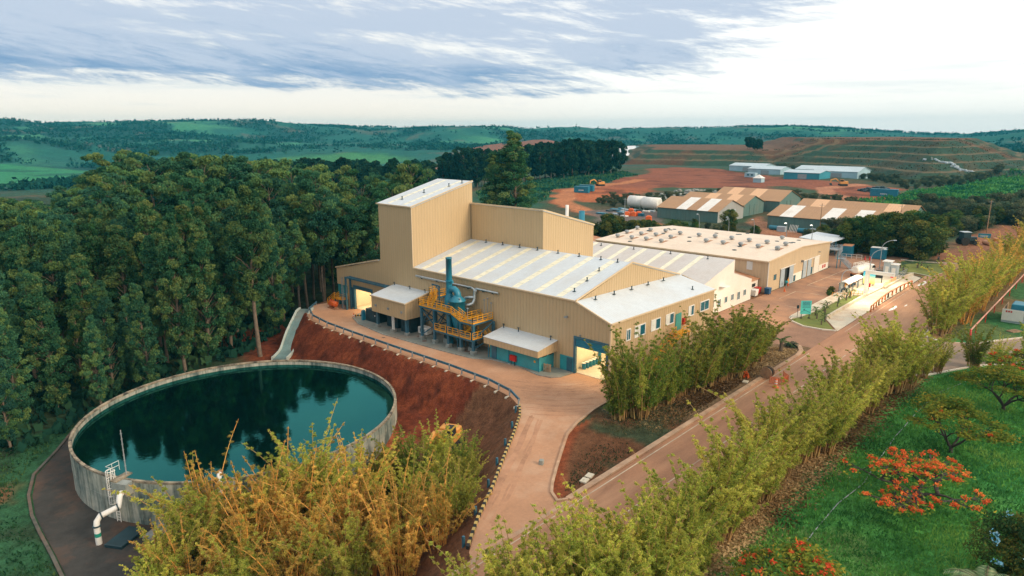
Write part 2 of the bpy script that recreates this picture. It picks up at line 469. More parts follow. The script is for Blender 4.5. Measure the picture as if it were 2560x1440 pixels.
def pdist(x, y, poly, closed=True):
    d = np.full(x.shape, 1e9); n = len(poly)
    for i in range(n if closed else n - 1):
        x0, y0 = poly[i]; x1, y1 = poly[(i + 1) % n]
        ex, ey = x1 - x0, y1 - y0; L = ex * ex + ey * ey
        t = np.clip(((x - x0) * ex + (y - y0) * ey) / L, 0, 1)
        d = np.minimum(d, np.hypot(x - x0 - t * ex, y - y0 - t * ey))
    return d
def sdist(x, y, poly):
    """positive inside"""
    return np.where(inpoly(x, y, poly), 1, -1) * pdist(x, y, poly)

TC = (37.66, 81.8); TR = 19.4                      # round tank: centre, outer radius
EDGE = [(10, 31.5), (30, 33.2), (33.6, 35.6), (37.2, 38.3), (42.2, 41.3), (46.6, 44.2), (52.3, 47.8), (56.4, 50.6), (58.6, 52.6), (60.2, 55.6), (61.2, 60.5),
        (61.5, 69), (61.5, 80), (61.7, 93), (61.9, 101), (62.8, 107.5), (65.2, 112.6), (69.2, 116), (76, 118.5), (98, 120), (112, 126)]
LOW = EDGE + [(122, 150), (140, 200), (165, 290), (250, 480), (420, 800), (420, 4000), (-4000, 4000), (-4000, -60), (-60, -60), (-40, 20)]
MOUND = [(650, 296), (628, 208), (574, 160), (530, 120), (562, 92), (640, 60), (700, 48), (1000, 80), (1250, 300), (1150, 540)]
BENCH = [(606, 410), (620, 350), (632, 311), (632, 270), (700, 200), (1150, 400), (1000, 680)]
HILL = [(-42, 306), (-36, 308), (-31, 306), (-24, 305), (-18, 306), (-12, 312), (-8, 315), (-2, 317), (2, 322), (6, 321), (10, 321), (14, 317), (18, 315), (22, 319), (26, 326), (30, 333), (33, 336), (36, 324), (40, 320)]
HA = np.array([h[0] for h in HILL], float); HE = np.arctan((330 - np.array([h[1] for h in HILL], float)) / 1751.0 * np.cos(np.radians(HA)))
HEAD = R(42.6)
def low_depth(x, y):
    d = 4.6 + 2.4 * sstep(53, 37, x + 0.12 * (y - 60))
    d = np.where((x < 34.5), 7.0, d)
    far = np.hypot(x - TC[0], y - TC[1])
    back = sstep(30, 130, far) * sstep(88, 120, y + 0.15 * (30 - x))
    return d + 5.5 * back + 4 * sstep(150, 400, far)
def height(x, y):
    D = np.hypot(x, y); a = np.degrees(HEAD - np.arctan2(y, x)); a = (a + 180) % 360 - 180      # + to the right of the view
    z = np.zeros_like(x)
    s = sdist(x, y, LOW)
    dep = low_depth(x, y)
    ins = s > 0
    q = np.clip((s - 0.35) * 0.92, 0, None)
    gul = (fbm(x * 1.0 + y * 0.35, y * 0.25 - x * 0.2, 0.9, 3) - 0.5) * 0.5 * sstep(0.5, 2.0, s) * sstep(9, 6, s)
    pit = -np.minimum(q, dep) + gul * ((x > 30) & (y > 34) & (y < 125))
    rough = (fbm(x, y, 0.16, 4) - 0.5) * 0.9 * sstep(7, 12, s) * (np.hypot(x - TC[0], y - TC[1]) > 31) * sstep(20, 34, x + 0.2 * (110 - y))
    z = np.where(ins, pit + np.where(y > 104, rough * 2.2, rough * 0.4), z)
    # near-flat right-hand fields
    z = z + np.where(~ins, (fbm(x, y, 0.012, 4) - 0.5) * 5.0 * sstep(225, 420, D) - 0.0, 0)
    # terraced landfill
    for poly, top, st in ((MOUND, 26.0, 1.0), (BENCH, 14.5, 1.0)):
        m = sdist(x + (fbm(x, y, 0.02, 3) - .5) * 26, y + (fbm(y, x, 0.02, 3) - .5) * 26, poly)
        per, flat, up = 15.0, 4.0, 5.2
        k = np.floor(np.clip(m, 0, None) / per); f = np.clip(m, 0, None) - k * per
        h = k * up + up * np.clip((f - flat) / (per - flat), 0, 1)
        h = np.minimum(h, top)
        z = np.where(m > 0, np.maximum(z, h + (fbm(x, y, 0.05, 3) - .5) * 0.8), z)
    # valley and hills beyond
    el = np.interp(a, HA, HE)
    ridge = 33 + 2900 * np.tan(el) - 8 + 10 * sstep(14, 26, a)
    left = sstep(8, -6, a)
    d0 = 760 + 260 * (1 - left); 
    valley = -14 * left * sstep(300, 700, D) * (~ins) 
    t = sstep(d0 + 150, 2900, D)
    rol = (fbm(x, y, 1 / 520.0, 5, 0.52) - 0.5) * 95 * sstep(d0, d0 + 700, D) * (1 - 0.86 * sstep(2300, 2850, D))
    base_far = np.where(ins, z, valley + z)
    z = base_far * (1 - t) + t * (ridge * np.where(D > 3000, 0.97, 1)) + np.where(D > d0, rol, 0)
    return z

dirt_polys = [[(277, 228), (301, 245), (332, 253), (363, 257), (445, 286), (536, 328), (586, 324), (561, 254), (496, 191), (468, 154), (471, 131), (472, 110), (413, 94), (376, 95), (364, 108), (401, 129), (428, 157), (394, 177), (375, 207), (350, 208), (309, 193), (287, 191), (273, 198), (275, 211), (258, 200), (242, 182), (234, 166), (227, 149), (222, 132), (216, 128), (218, 145), (224, 166), (240, 189)],
              [(260, 113), (270, 112), (240, 96), (222, 68), (214, 58), (207, 72), (220, 90), (244, 106)],
              [(213, 42), (236, 40), (262, 38), (300, 36), (300, 27), (250, 22), (225, 24), (196, 24), (200, 39)], [(180, 24), (300, 22), (300, 36), (180, 36)]]
YARD2 = [(205, 147), (234, 172), (258, 172), (262, 150), (241, 143), (225, 132), (216, 142)]
GREEN1 = [(291, 297), (401, 348), (467, 339), (495, 326), (466, 293), (426, 281), (369, 261), (337, 257), (305, 249), (263, 218), (226, 203), (227, 229)]
GREEN2 = [(347, 106), (406, 97), (455, 100), (555, 88), (640, 76), (637, 50), (383, 28), (367, 46), (366, 72), (320, 66), (335, 81)]
DRY = [(331, 67), (363, 68), (377, 47), (357, 39), (327, 40), (307, 58)]
FIELDS = [([(236, 1230), (292, 1190), (330, 1120), (245, 860), (120, 740), (-250, 800), (-260, 1220), (0, 1260)], (0.035, 0.23, 0.10)),
          ([(540, 1120), (640, 1160), (800, 1060), (800, 980), (508, 817), (440, 780), (420, 900)], (0.06, 0.22, 0.08)),
          ([(837, 903), (1143, 1179), (1276, 1033), (1110, 867), (953, 856)], (0.26, 0.10, 0.06)),
          ([(475, 639), (688, 833), (747, 798), (650, 694), (536, 657), (407, 541)], (0.24, 0.10, 0.06))]
C_FOREST = (0.030, 0.055, 0.028); C_PIT = (0.140, 0.033, 0.015); C_DIRT = (0.44, 0.135, 0.05); C_DIRT2 = (0.26, 0.088, 0.05)
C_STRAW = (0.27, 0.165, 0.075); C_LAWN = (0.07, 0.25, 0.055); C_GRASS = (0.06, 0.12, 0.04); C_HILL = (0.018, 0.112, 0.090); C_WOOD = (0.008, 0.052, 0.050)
def soil(x, y):
    D = np.hypot(x, y); a = np.degrees(HEAD - np.arctan2(y, x)); a = (a + 180) % 360 - 180
    n = fbm(x, y, 0.09, 4); nl = fbm(x, y, 0.022, 4); nf = fbm(x, y, 0.5, 3)
    # wander of the borders
    wx = x + (fbm(x, y, 0.05, 4) - .5) * 10 * np.clip(D / 150, 0.35, 2.5); wy = y + (fbm(y + 50, x, 0.05, 4) - .5) * 10 * np.clip(D / 150, 0.35, 2.5)
    c = np.zeros(x.shape + (3,)); c[:] = (0.045, 0.085, 0.045)
    def put(mask, col, k=1.0):
        w = (np.clip(mask, 0, 1) * k)[..., None]
        c[:] = c * (1 - w) + np.array(col) * w
    # scrubby plain round the works
    put(sstep(.42, .58, nl) * (D > 150), (0.10, 0.075, 0.045), .75)
    put(sstep(.55, .70, n) * (D > 150), (0.02, 0.07, 0.05), .7)
    put((D < 150) * 1.0, (0.20, 0.10, 0.05))
    # hills: pasture with woods in the folds
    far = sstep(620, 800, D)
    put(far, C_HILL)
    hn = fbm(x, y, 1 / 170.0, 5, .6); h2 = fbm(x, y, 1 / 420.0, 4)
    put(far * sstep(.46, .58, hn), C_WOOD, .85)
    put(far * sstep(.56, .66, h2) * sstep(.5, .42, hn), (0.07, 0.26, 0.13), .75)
    put(far * sstep(.66, .72, fbm(x, y, 1 / 90.0, 4)), (0.14, 0.12, 0.09), .5)
    for p, col in FIELDS: put(sstep(-25, 25, sdist(wx, wy, p)), col, .92)
    for p, col in FIELDS[:2]: put(sstep(-10, 10, sdist(wx, wy, p)) * sstep(.52, .6, fbm(x * .35 + y * .2, y, 1 / 60., 3)), C_WOOD, .55)
    # forest floor and low ground
    s = sdist(x, y, LOW)
    lowm = (s > 0) & (D < 620)
    put(lowm * 1.0, C_FOREST)
    # cut red slopes
    cut = sstep(17, 9, s + (n - .5) * 8) * lowm * (x > 28) * (y < 135)
    pitm = cut + ((x > 44) & (y > 38) & (y < 98) & lowm) * 1.0
    put(np.clip(pitm, 0, 1), C_PIT); put(np.clip(pitm, 0, 1) * sstep(.42, .62, fbm(x + y * .5, (y - x) * .25, .5, 4)), (0.22, 0.055, 0.022), .8)
    put(np.clip(pitm, 0, 1) * sstep(.6, .72, nf), (0.055, 0.015, 0.009), .8)
    floor_ = ((x > 46) & (s > 5.2) & (y < 80) & (y > 40) & lowm) * sstep(.35, .6, n)
    put(floor_, (0.42, 0.125, 0.05), .75)
    # verge by the tank path, grass with bare red spots
    vg = lowm & (x < 24) & (y < 104 + 0.1 * x) & (y > 20)
    put(vg * sstep(.40, .55, n + .15 * (nf - .5)), (0.03, 0.10, 0.045)); put(vg * sstep(.58, .70, fbm(x + 40, y, .12, 4)), (0.22, 0.10, 0.05), .8)
    bb = lowm & (x >= 24) & (y < 62)
    put(bb * 1.0, (0.16, 0.085, 0.045), .7)
    # road verges: leaf litter under the bamboo, lawn beyond
    nr = (D < 330) & (s <= 0)
    vy = wy * .35 + y * .65
    put(nr & (y > 34) & (y < 50) & (x < 112), (0.15, 0.068, 0.034))
    put(nr * sstep(.44, .6, fbm(x, y, .16, 4)) * ((y > 34) & (y < 50) & (x < 74)), (0.045, 0.075, 0.04), .9)
    put(nr * sstep(66, 72, x + 2 * (n - .5)) * ((y > 34) & (y < 50) & (x < 108)), (0.20, 0.135, 0.075), .85)
    put(nr * (y > 34.7) * (y < 44) * (x < 73) * sstep(1.9, .9, pdist(x, y, [(45.5, 36.6), (50, 40.5), (57, 44), (63, 45.5), (70, 45.5)], False) + (n - .5)), (0.27, 0.072, 0.03), .9)
    put(nr & (y < 25), C_STRAW)
    put(nr * sstep(21.3, 18.6, vy + 2.0 * (nf - .5)) * (x < 150), C_LAWN)
    lawn = (y < 20) & nr & (x < 150)
    put(lawn * sstep(.52, .66, n), (0.035, 0.19, 0.05), .8); put(lawn * sstep(.62, .72, nf), (0.09, 0.27, 0.07), .5)
    put(lawn * sstep(.56, .68, fbm(x + 90, y, .07, 4)), (0.15, 0.19, 0.06), .6)
    put(nr * (y < 25) * (x >= 128), (0.14, 0.12, 0.06), .6); put(nr * (y < 18) * (x >= 126) * sstep(.4, .55, n), (0.03, 0.15, 0.05), .85)
    # right-hand plain
    put(sstep(-6, 6, sdist(wx, wy, GREEN1)), (0.022, 0.095, 0.058)); put(sstep(-6, 6, sdist(wx, wy, GREEN1)) * sstep(.46, .6, nl) * (D > 350), (0.08, 0.13, 0.045), .8)
    put(sstep(-5, 5, sdist(wx, wy, GREEN2)), (0.045, 0.19, 0.055)); put(sstep(-5, 5, sdist(wx, wy, GREEN2)) * sstep(.5, .66, fbm(x, y, .1, 4)), (0.02, 0.11, 0.05), .85)
    put(sstep(-4, 4, sdist(wx, wy, DRY)), (0.30, 0.175, 0.10))
    # terraces
    for poly, top in ((MOUND, 26.0), (BENCH, 14.5)):
        m = sdist(x + (fbm(x, y, 0.02, 3) - .5) * 26, y + (fbm(y, x, 0.02, 3) - .5) * 26, poly)
        k = np.clip(m, 0, None); f = k - np.floor(k / 15.0) * 15.0
        on = (m > 0) * 1.0
        put(on, (0.034, 0.070, 0.045)); put(on * sstep(.50, .64, n), (0.09, 0.065, 0.036), .55); put(on * sstep(.56, .66, nl), (0.15, 0.055, 0.03), .6)
        put(on * ((f < 5.0) & (k > 10)), (0.18, 0.13, 0.075), .7)
        put(on * (np.floor(k / 15) * 5.2 >= top - 1), (0.17, 0.085, 0.05), .8)
    for i, p in enumerate(dirt_polys):
        m = sstep(-3.5, 3.5, sdist(wx, wy, p)); put(m, C_DIRT2 if i == 0 else (0.33, 0.15, 0.085))
        if i == 0:
            put(m * sstep(400, 300, x + .3 * y - 60 + 60 * (nl - .5)), C_DIRT, .8); put(m * sstep(.55, .68, fbm(x, y, .06, 4)), (0.11, 0.038, 0.024), .7)
    tr = pdist(wx * .3 + x * .7, wy * .3 + y * .7, [(217, 130), (226, 152), (240, 180), (262, 205), (281, 222), (310, 240), (340, 250), (420, 262)], False)
    put(sstep(6.5, 3.5, tr), (0.46, 0.185, 0.085), .95)
    tr = pdist(x, y, [(250, 104), (225, 82), (212, 62)], False); put(sstep(6, 4, tr), (0.38, 0.18, 0.10))
    tr = pdist(x, y, [(340, 95), (372, 108), (395, 128), (425, 140), (470, 132)], False); put(sstep(5.5, 3.5, tr), (0.42, 0.19, 0.11))
    put(sstep(-3, 3, sdist(wx, wy, YARD2)), (0.16, 0.13, 0.12))
    # grain
    g = 0.78 + 0.44 * (0.5 * nf + 0.5 * fbm(x, y, 1.7, 2))
    return np.clip(c * g[..., None], 0, 1)

fine = np.arange(-40.5, 40.51, 0.135); coarse = np.arange(44, 316.1, 4.0)
ang = np.concatenate([fine, coarse])
rad = np.concatenate([np.exp(np.arange(math.log(a_), math.log(b_) - 1e-6, s_)) for a_, b_, s_ in ((10, 120, .0115), (120, 400, .0075), (400, 820, .0032), (820, 3500, .0115))])
AA, RR = np.meshgrid(np.radians(ang), rad, indexing='ij')
GX = np.cos(HEAD - AA) * RR; GY = np.sin(HEAD - AA) * RR
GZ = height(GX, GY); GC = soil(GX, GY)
na, nr_ = GX.shape
co = np.stack([GX, GY, GZ], -1).reshape(-1, 3)
i, j = np.meshgrid(np.arange(na), np.arange(nr_ - 1), indexing='ij'); i2 = (i + 1) % na
quads = np.stack([i * nr_ + j, i2 * nr_ + j, i2 * nr_ + j + 1, i * nr_ + j + 1], -1).reshape(-1, 4)[:, ::-1]
quads = quads[:, ::-1]
co = np.vstack([co, [[0, 0, 0]]]); ctr = len(co) - 1
tris = np.stack([np.arange(na) * nr_, np.full(na, ctr), ((np.arange(na) + 1) % na) * nr_], -1)
def fast_mesh(name, co, quads, tris=None):
    me = bpy.data.meshes.new(name)
    me.vertices.add(len(co)); me.vertices.foreach_set('co', np.ascontiguousarray(co, np.float32).ravel())
    nq = len(quads); ntr = 0 if tris is None else len(tris)
    idx = quads.ravel() if ntr == 0 else np.concatenate([quads.ravel(), tris.ravel()])
    tot = np.concatenate([np.full(nq, 4), np.full(ntr, 3)]); st = np.concatenate([[0], np.cumsum(tot)[:-1]])
    me.loops.add(len(idx)); me.loops.foreach_set('vertex_index', idx.astype(np.int32))
    me.polygons.add(nq + ntr); me.polygons.foreach_set('loop_start', st.astype(np.int32)); me.polygons.foreach_set('loop_total', tot.astype(np.int32))
    me.update(calc_edges=True); me.validate()
    return me
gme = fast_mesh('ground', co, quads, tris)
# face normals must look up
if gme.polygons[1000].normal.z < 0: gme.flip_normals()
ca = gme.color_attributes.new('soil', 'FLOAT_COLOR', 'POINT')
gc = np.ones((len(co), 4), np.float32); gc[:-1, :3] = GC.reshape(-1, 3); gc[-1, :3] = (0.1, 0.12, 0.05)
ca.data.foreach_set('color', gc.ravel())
gme.polygons.foreach_set('use_smooth', np.ones(len(gme.polygons), bool))
m, t, o = mat_base('ground_soil')
p = N(t, 'ShaderNodeBsdfPrincipled'); p.inputs['Roughness'].default_value = 0.95; p.inputs['Specular IOR Level'].default_value = 0.15
vc = N(t, 'ShaderNodeAttribute', attribute_name='soil')
f1 = noise_fac(t, 0.9, 6, 0.7); f2 = noise_fac(t, 5.0, 4, 0.7); f3 = noise_fac(t, 0.07, 5, 0.6)
col = mixc(t, 1.0, vc.outputs['Color'], ramp(t, f1, [(0.35, (0.64, 0.61, 0.58)), (0.65, (1.34, 1.34, 1.34))]), 'MULTIPLY')
col = mixc(t, 1.0, col, ramp(t, f2, [(0.35, (0.68, 0.68, 0.68)), (0.65, (1.25, 1.25, 1.25))]), 'MULTIPLY')
col = mixc(t, 1.0, col, ramp(t, f3, [(0.3, (0.85, 0.85, 0.85)), (0.7, (1.12, 1.12, 1.12))]), 'MULTIPLY')
t.links.new(col, p.inputs['Base Color'])
t.links.new(bump(t, f2, 0.5, 0.25), p.inputs['Normal']); t.links.new(p.outputs[0], o.inputs[0])
M['soil'] = m; gme.materials.append(m)
ground = struct(link('ground', gme))
def gz(x, y): return float(height(np.array([float(x)]), np.array([float(y)]))[0])

# ------------------------------------------------------------------ roads and paved areas (thin sheets over the ground)
M['drive'] = paint('dusty_concrete_drive', (0.50, 0.265, 0.15), 0.85, 0.10, 0.22, dirt=(0.58, 0.40, 0.28), dirt_amt=0.55, dirt_scale=0.10, bmp=0.1, fine=0.16)
M['road'] = paint('dusty_asphalt', (0.40, 0.195, 0.105), 0.85, 0.14, 0.25, dirt=(0.56, 0.31, 0.175), dirt_amt=0.8, dirt_scale=0.10, stretch=(0.25, 1.6, 1), fine=0.18)
M['sideroad'] = paint('worn_concrete_road', (0.30, 0.22, 0.165), 0.85, 0.14, 0.25, dirt=(0.38, 0.22, 0.14), dirt_amt=0.6, fine=0.18)
M['asphalt'] = paint('parking_asphalt', (0.31, 0.165, 0.10), 0.85, 0.15, 0.2, dirt=(0.54, 0.27, 0.14), dirt_amt=0.75, dirt_scale=0.07, fine=0.18)
M['darkpath'] = paint('dark_tank_path', (0.045, 0.042, 0.038), 0.9, 0.25, 0.4, dirt=(0.17, 0.085, 0.05), dirt_amt=0.6, dirt_scale=0.12, fine=0.2)
M['apron'] = paint('grey_apron', (0.25, 0.265, 0.235), 0.9, 0.15, 0.5, dirt=(0.27, 0.165, 0.11), dirt_amt=0.6, fine=0.15)
M['lawn'] = paint('trim_lawn', (0.21, 0.23, 0.045), 0.95, 0.22, 0.5, dirt=(0.10, 0.16, 0.03), dirt_amt=0.8, bmp=0.4, fine=0.3)
M['line'] = paint('road_paint', (0.58, 0.47, 0.34), 0.8, 0.2, 0.6, dirt=(0.36, 0.2, 0.12), dirt_amt=0.8)
M['tyre'] = paint('tyre_marks', (0.16, 0.10, 0.075), 0.85, 0.2, 0.5)
def sheet(name, pts, z0, z1, mat): return struct(MB().prism(pts, z0, z1).build(name, mat))
E_IN = [(x, y) for x, y in EDGE[2:18]]
RIGHT = [(45.4, 34.6), (44.5, 35.3), (45.3, 36.6), (46.6, 37.6), (49.5, 39.4), (52.9, 41.4), (56.2, 43.3), (59.6, 44.5), (64, 45.3), (68.3, 45.6), (73.5, 46.2), (80, 46.2)]
sheet('driveway', [(33.0, 34.6)] + E_IN + [(73.1, 115.5), (73.1, 49.4), (80, 49.4)] + RIGHT[::-1], -1.3, 0.012, M['drive'])
sheet('main_road', [(18, 24.2), (205, 24.2), (205, 34.9), (107.0, 34.6), (20, 34.6)], -0.5, 0.008, M['road'])
sheet('side_road', [(96, 24.2), (104.6, 18.6), (114.1, 14.2), (121.3, 8.8), (140, -18), (175, -18), (148, 3), (136.1, 10.9), (131.6, 13.6), (126.6, 16.2), (124.0, 20.2), (126.2, 24.2)], -0.5, 0.0075, M['sideroad'])
sheet('parking_yard', [(107.0, 34.6), (119.4, 34.7), (118.3, 37), (118.2, 40), (120.2, 42.9), (122.9, 44.0), (124, 44.3), (166, 44.3), (184, 43.6), (205, 43.6), (205, 62), (178, 62), (178, 55.0), (131.8, 55.0), (131.8, 55.2), (102.4, 55.2), (102.4, 49.4), (95, 49.4), (100, 44), (105.4, 39.4), (107.2, 37.4)], -0.5, 0.006, M['asphalt'])
apron_o = [(72.6, 104.5), (68.9, 102.9), (67.0, 98.4), (66.0, 90), (66.5, 80.5), (66.8, 75.5), (67.4, 70.1), (69.0, 67.6), (69.4, 62.4), (68.6, 58.2), (69.0, 56.2), (70.2, 55.3), (72.6, 55.05)]
sheet('service_apron', apron_o, -0.3, 0.13, M['apron'])
sheet('ramp', [(119.4, 34.75), (126.1, 38.8), (150, 38.9), (171, 38.0), (178, 37.8), (180.4, 37.3), (178.0, 35.0)], -0.3, 0.03, M['pale_concrete'])
sheet('footpath', [(121.9, 43.6), (124, 42.7), (132.1, 42.0), (144.0, 41.8), (148.6, 40.9), (150.3, 39.0), (171, 38.1), (178, 37.9), (178, 43.4), (166, 44.2), (124, 44.2)], -0.3, 0.15, M['pale_concrete'])
sheet('lawn', [(119.5, 35.4), (118.7, 37.2), (118.6, 39.9), (120.4, 42.5), (121.8, 43.2), (124, 42.5), (132.1, 41.8), (143.9, 41.6), (148.3, 40.7), (149.3, 39.3), (126.0, 39.2)], -0.3, 0.16, M['lawn'])
sheet('lawn', [(179.0, 41.4), (186, 43.4), (195, 41.5), (200.2, 36), (197, 31.3), (181, 33.6), (182.5, 37.6)], -0.3, 0.14, M['lawn'])
def ring_path():
    a = [math.atan2(97.3 - TC[1], 20.1 - TC[0])]
    outer = [(22.5, 102.5), (19.8, 97.3), (16.4, 92.2), (14.8, 87.1), (13.9, 82), (13.6, 77.8), (13.3, 72), (13.0, 67.8), (13.2, 62), (14.5, 55), (19, 50), (24, 54), (24, 62)]
    inner = [(TC[0] + 18.5 * math.cos(t), TC[1] + 18.5 * math.sin(t)) for t in np.linspace(R(258), R(118), 24)]
    return outer + inner
sheet('tank_path', ring_path(), -7.4, -6.985, M['darkpath'])
# puddle-dark stains and tyre tracks are on the drive itself
tm = MB()
for k, (r0, a0, a1) in enumerate(()):
    pts = [(74 + r0 * math.cos(R(t)) * 1.0, 60.5 + r0 * math.sin(R(t)) * 1.05) for t in np.linspace(a0, a1, 16)]
    tm.ribbon(pts, 0.2, 0.0, 0.0135 + 0.0012 * k)
for x, y, a, b in ((69.2, 84.2, .8, .35), (68.1, 81.8, .7, .3), (69.4, 73.2, 1.2, .5), (68.9, 71.6, .8, .3), (65.0, 88.5, .5, .25), (70.3, 88, 1.3, .5)):
    tm.lathe((x, y, 0.134 if x > 66 else 0.0135), [(0.0, 0.002), (0.6 * a, 0.002), (0.62 * a, 0.0)], 14)
struct(tm.build('stains', M['tyre']))
tt_ = random.Random(31); tm = MB()
for k in range(16):
    cx_, cy_ = 74 + tt_.uniform(-2.5, 2.5), 60.5 + tt_.uniform(-2.5, 2.5); r0 = tt_.uniform(9, 15); a0 = tt_.uniform(195, 225); a1 = a0 + tt_.uniform(25, 55)
    for dr in (0, 1.8):
        pts = [(cx_ + (r0 + dr) * math.cos(R(t)), cy_ + (r0 + dr) * 1.05 * math.sin(R(t))) for t in np.linspace(a0, a1, 14)]
        pts = [q for q in pts if sdist(np.array([q[0]]), np.array([q[1]]), [(63.5, 70), (62.5, 56), (57, 50.5), (52, 46), (56, 44.5), (68, 46.5), (72, 50), (72, 54), (67, 57)])[0] > .2]
        if len(pts) > 3: tm.ribbon(pts, .16 + .1 * tt_.random(), 0.0, .0135 + .0004 * k + .0002 * (dr > 0))
for k in range(9):
    t0 = tt_.random(); pts = [(36.5 + 22 * u + 1.2 * tt_.uniform(-.2, .2), 36.4 + 11.5 * u + (-.6 + 2.6 * t0) + 1.0 * u * u) for u in np.linspace(.06, .95, 12)]
    tm.ribbon(pts, .22, 0.0, .0205 + .0004 * k)
struct(tm.build('tyre_tracks', paint('tyre_tracks', (0.41, 0.215, 0.125), .85, .2, .4, dirt=(.50, .27, .155), dirt_amt=1.0, dirt_scale=.5)))
# painted lines
ln = MB()
def line(p, q, w=0.14, z=0.012): ln.beam((p[0], p[1], z), (q[0], q[1], z), w, 0.006)
for p, q in (((152.4, 51.6), (164.3, 51.3)), ((164.3, 51.3), (164.3, 47.6)), ((152.4, 51.6), (152.4, 45.5)), ((144.7, 51.2), (144.9, 44.9)), ((136.0, 51.2), (144.7, 51.2)), ((131.0, 48.2), (131.0, 45)), ((164.3, 51.3), (178, 51))): line(p, q)
for k in range(16):
    x0 = 30 + 5.6 * k
    line((x0, 29.6), (x0 + 4.3, 29.55), 0.13, 0.014)
line((30, 33.9), (104, 33.95), 0.12, 0.014); line((120, 33.7), (172, 33.7), 0.12, 0.014)
struct(ln.build('road_markings', M['line']))
# kerbs
def kerb(pts, mat, w=0.3, h=0.15, z=0.0, name='kerb'):
    return struct(MB().ribbon(pts, w, z - 0.2, z + h).build(name, mat))
kerb([(45.4, 34.75)] + RIGHT[1:11], M['kerb'], 0.28, 0.17)
kerb([(45.4, 34.72), (60, 34.78), (85, 34.8), (101.5, 34.8), (104.2, 35.2), (106.2, 36.2), (107.1, 37.5), (106.6, 38.6)], M['kerb'], 0.62, 0.2)
kerb([(20, 34.5), (45.2, 34.55)], M['kerb'], 0.45, 0.035)
kerb([(119.3, 34.9), (118.45, 36.9), (118.35, 40), (120.3, 42.75), (121.8, 43.5)], M['kerb_white'], 0.3, 0.2)
kerb([(122.0, 43.9), (124, 44.25), (166, 44.25), (178, 43.5)], M['kerb_white'], 0.15, 0.17)
kerb([(104.6, 18.6), (114.1, 14.2), (121.3, 8.8), (140, -18)], M['kerb_white'], 0.3, 0.16)
kerb([(148, 3), (136.1, 10.9), (131.6, 13.6), (126.6, 16.2), (124.0, 20.2), (126.4, 23.2), (140, 23.9), (170, 24.1)], M['kerb_white'], 0.3, 0.18)
kerb([(200.6, 44.6), (200.6, 40), (204, 32)], M['kerb_white'], 0.25, 0.2); kerb([(180.9, 33.3), (197.3, 31.0)], M['kerb'], 0.3, 0.22)
kerb([(181, 33.5), (183, 37.6), (179.0, 41.4)], M['kerb_white'], 0.2, 0.2)
kerb(apron_o[:-1], M['concrete'], 0.14, 0.16)
kerb([(23.4, 103.4), (20.0, 97.9), (16.2, 92.5), (14.5, 87.3), (13.6, 82), (13.3, 77.8), (13.0, 72), (12.7, 67.8), (12.9, 62), (14.2, 55)], paint('mossy_kerb', (.10, .095, .08), .9, .3, 1.0, dirt=(.16, .08, .05), dirt_amt=.6), 0.3, 0.2, -6.99)
# ================================================================== factory
X0 = 72.75
WT = 0.24
fac = thing('factory_building', 'large tan metal-clad factory with tall tower, white striped roof and lit roller doors', 'factory', (72.75, 49.17, 0))
f = MB()                                             # front wall: outer skin at X0, pieces butted along Y, door openings left free
def fw(y0, y1, za, zb0, zb1, x=X0, t=WT):
    f.slab([(x, y1, za), (x, y0, za), (x, y0, zb0), (x, y1, zb1)], t)
fw(109.8, 113.2, 4.2, 8.03, 7.4)
fw(107.55, 109.8, 0, 8.47, 8.03)
fw(101.95, 107.55, 4.42, 9.98, 8.47)
fw(98.95, 101.95, 0, 10.62, 9.98)
fw(89.8, 98.95, 0, 20.7, 20.7)
fw(55.0, 89.8, 0, 10.4, 10.4)
fw(49.6, 55.0, 5.15, 8.36, 10.38)
fw(49.17, 49.6, 0, 8.2, 8.36)
f.build('front_wall', M['tan'], fac)
s = MB()                                             # right-hand walls
s.slab([(X0 + WT, 49.17, 0), (102.3, 49.17, 0), (102.3, 49.17, 7.95), (X0 + WT, 49.17, 8.18)], WT)
s.slab([(X0 + WT, 55.0, 10.2), (100.9, 55.0, 9.7), (86.45, 55.0, 13.72)], WT)
s.slab([(102.3, 49.41, 0), (102.3, 62, 0), (102.3, 62, 3.4), (102.3, 55.0, 9.6), (102.3, 49.41, 8.0)], WT)
s.build('side_wall', M['tan'], fac)
tw = MB()                                            # tower above the main roof
tw.slab([(X0 + WT, 89.8, 9.5), (86.95, 89.8, 12.5), (86.95, 89.8, 24.2), (X0 + WT, 89.8, 20.66)], WT)
tw.slab([(86.95, 90.04, 9), (86.95, 99.2, 9), (86.95, 99.2, 24.2), (86.95, 90.04, 24.2)], WT)
tw.slab([(86.95 - WT, 99.2, 8), (X0 + WT, 99.2, 8), (X0 + WT, 99.2, 20.66), (86.95 - WT, 99.2, 24.2)], WT)
tw.build('tower_wall', M['tan'], fac)
bb = MB()                                            # tall rear block
bb.slab([(86.45, 89.55, 13.2), (86.45, 72.5, 13.2), (86.45, 72.5, 20.3), (86.45, 89.55, 20.3)], WT)
bb.slab([(86.69, 72.5, 10.0), (100.7, 72.5, 8.0), (100.7, 72.5, 16.55), (86.69, 72.5, 20.22)], WT)
bb.slab([(100.7, 72.74, 0), (100.7, 99.2, 0), (100.7, 99.2, 16.55), (100.7, 72.74, 16.55)], WT)
bb.slab([(100.46, 99.2, 0), (87.2, 99.2, 0), (87.2, 99.2, 20.1), (100.46, 99.2, 16.6)], WT)
bb.build('rear_block_wall', M['tan'], fac)
ws = MB()
ws.slab([(95, 113.2, 0), (X0 + WT, 113.2, 0), (X0 + WT, 113.2, 7.35), (95, 113.2, 7.35)], WT)
ws.slab([(95, 99.3, 0), (95, 113.2, 0), (95, 113.2, 7.35), (95, 99.3, 10.5)], WT)
ws.build('wing_wall', M['tan'], fac)
def roof(name, pts, mat, t=0.14): return MB().slab(pts, t).build(name, mat, fac)
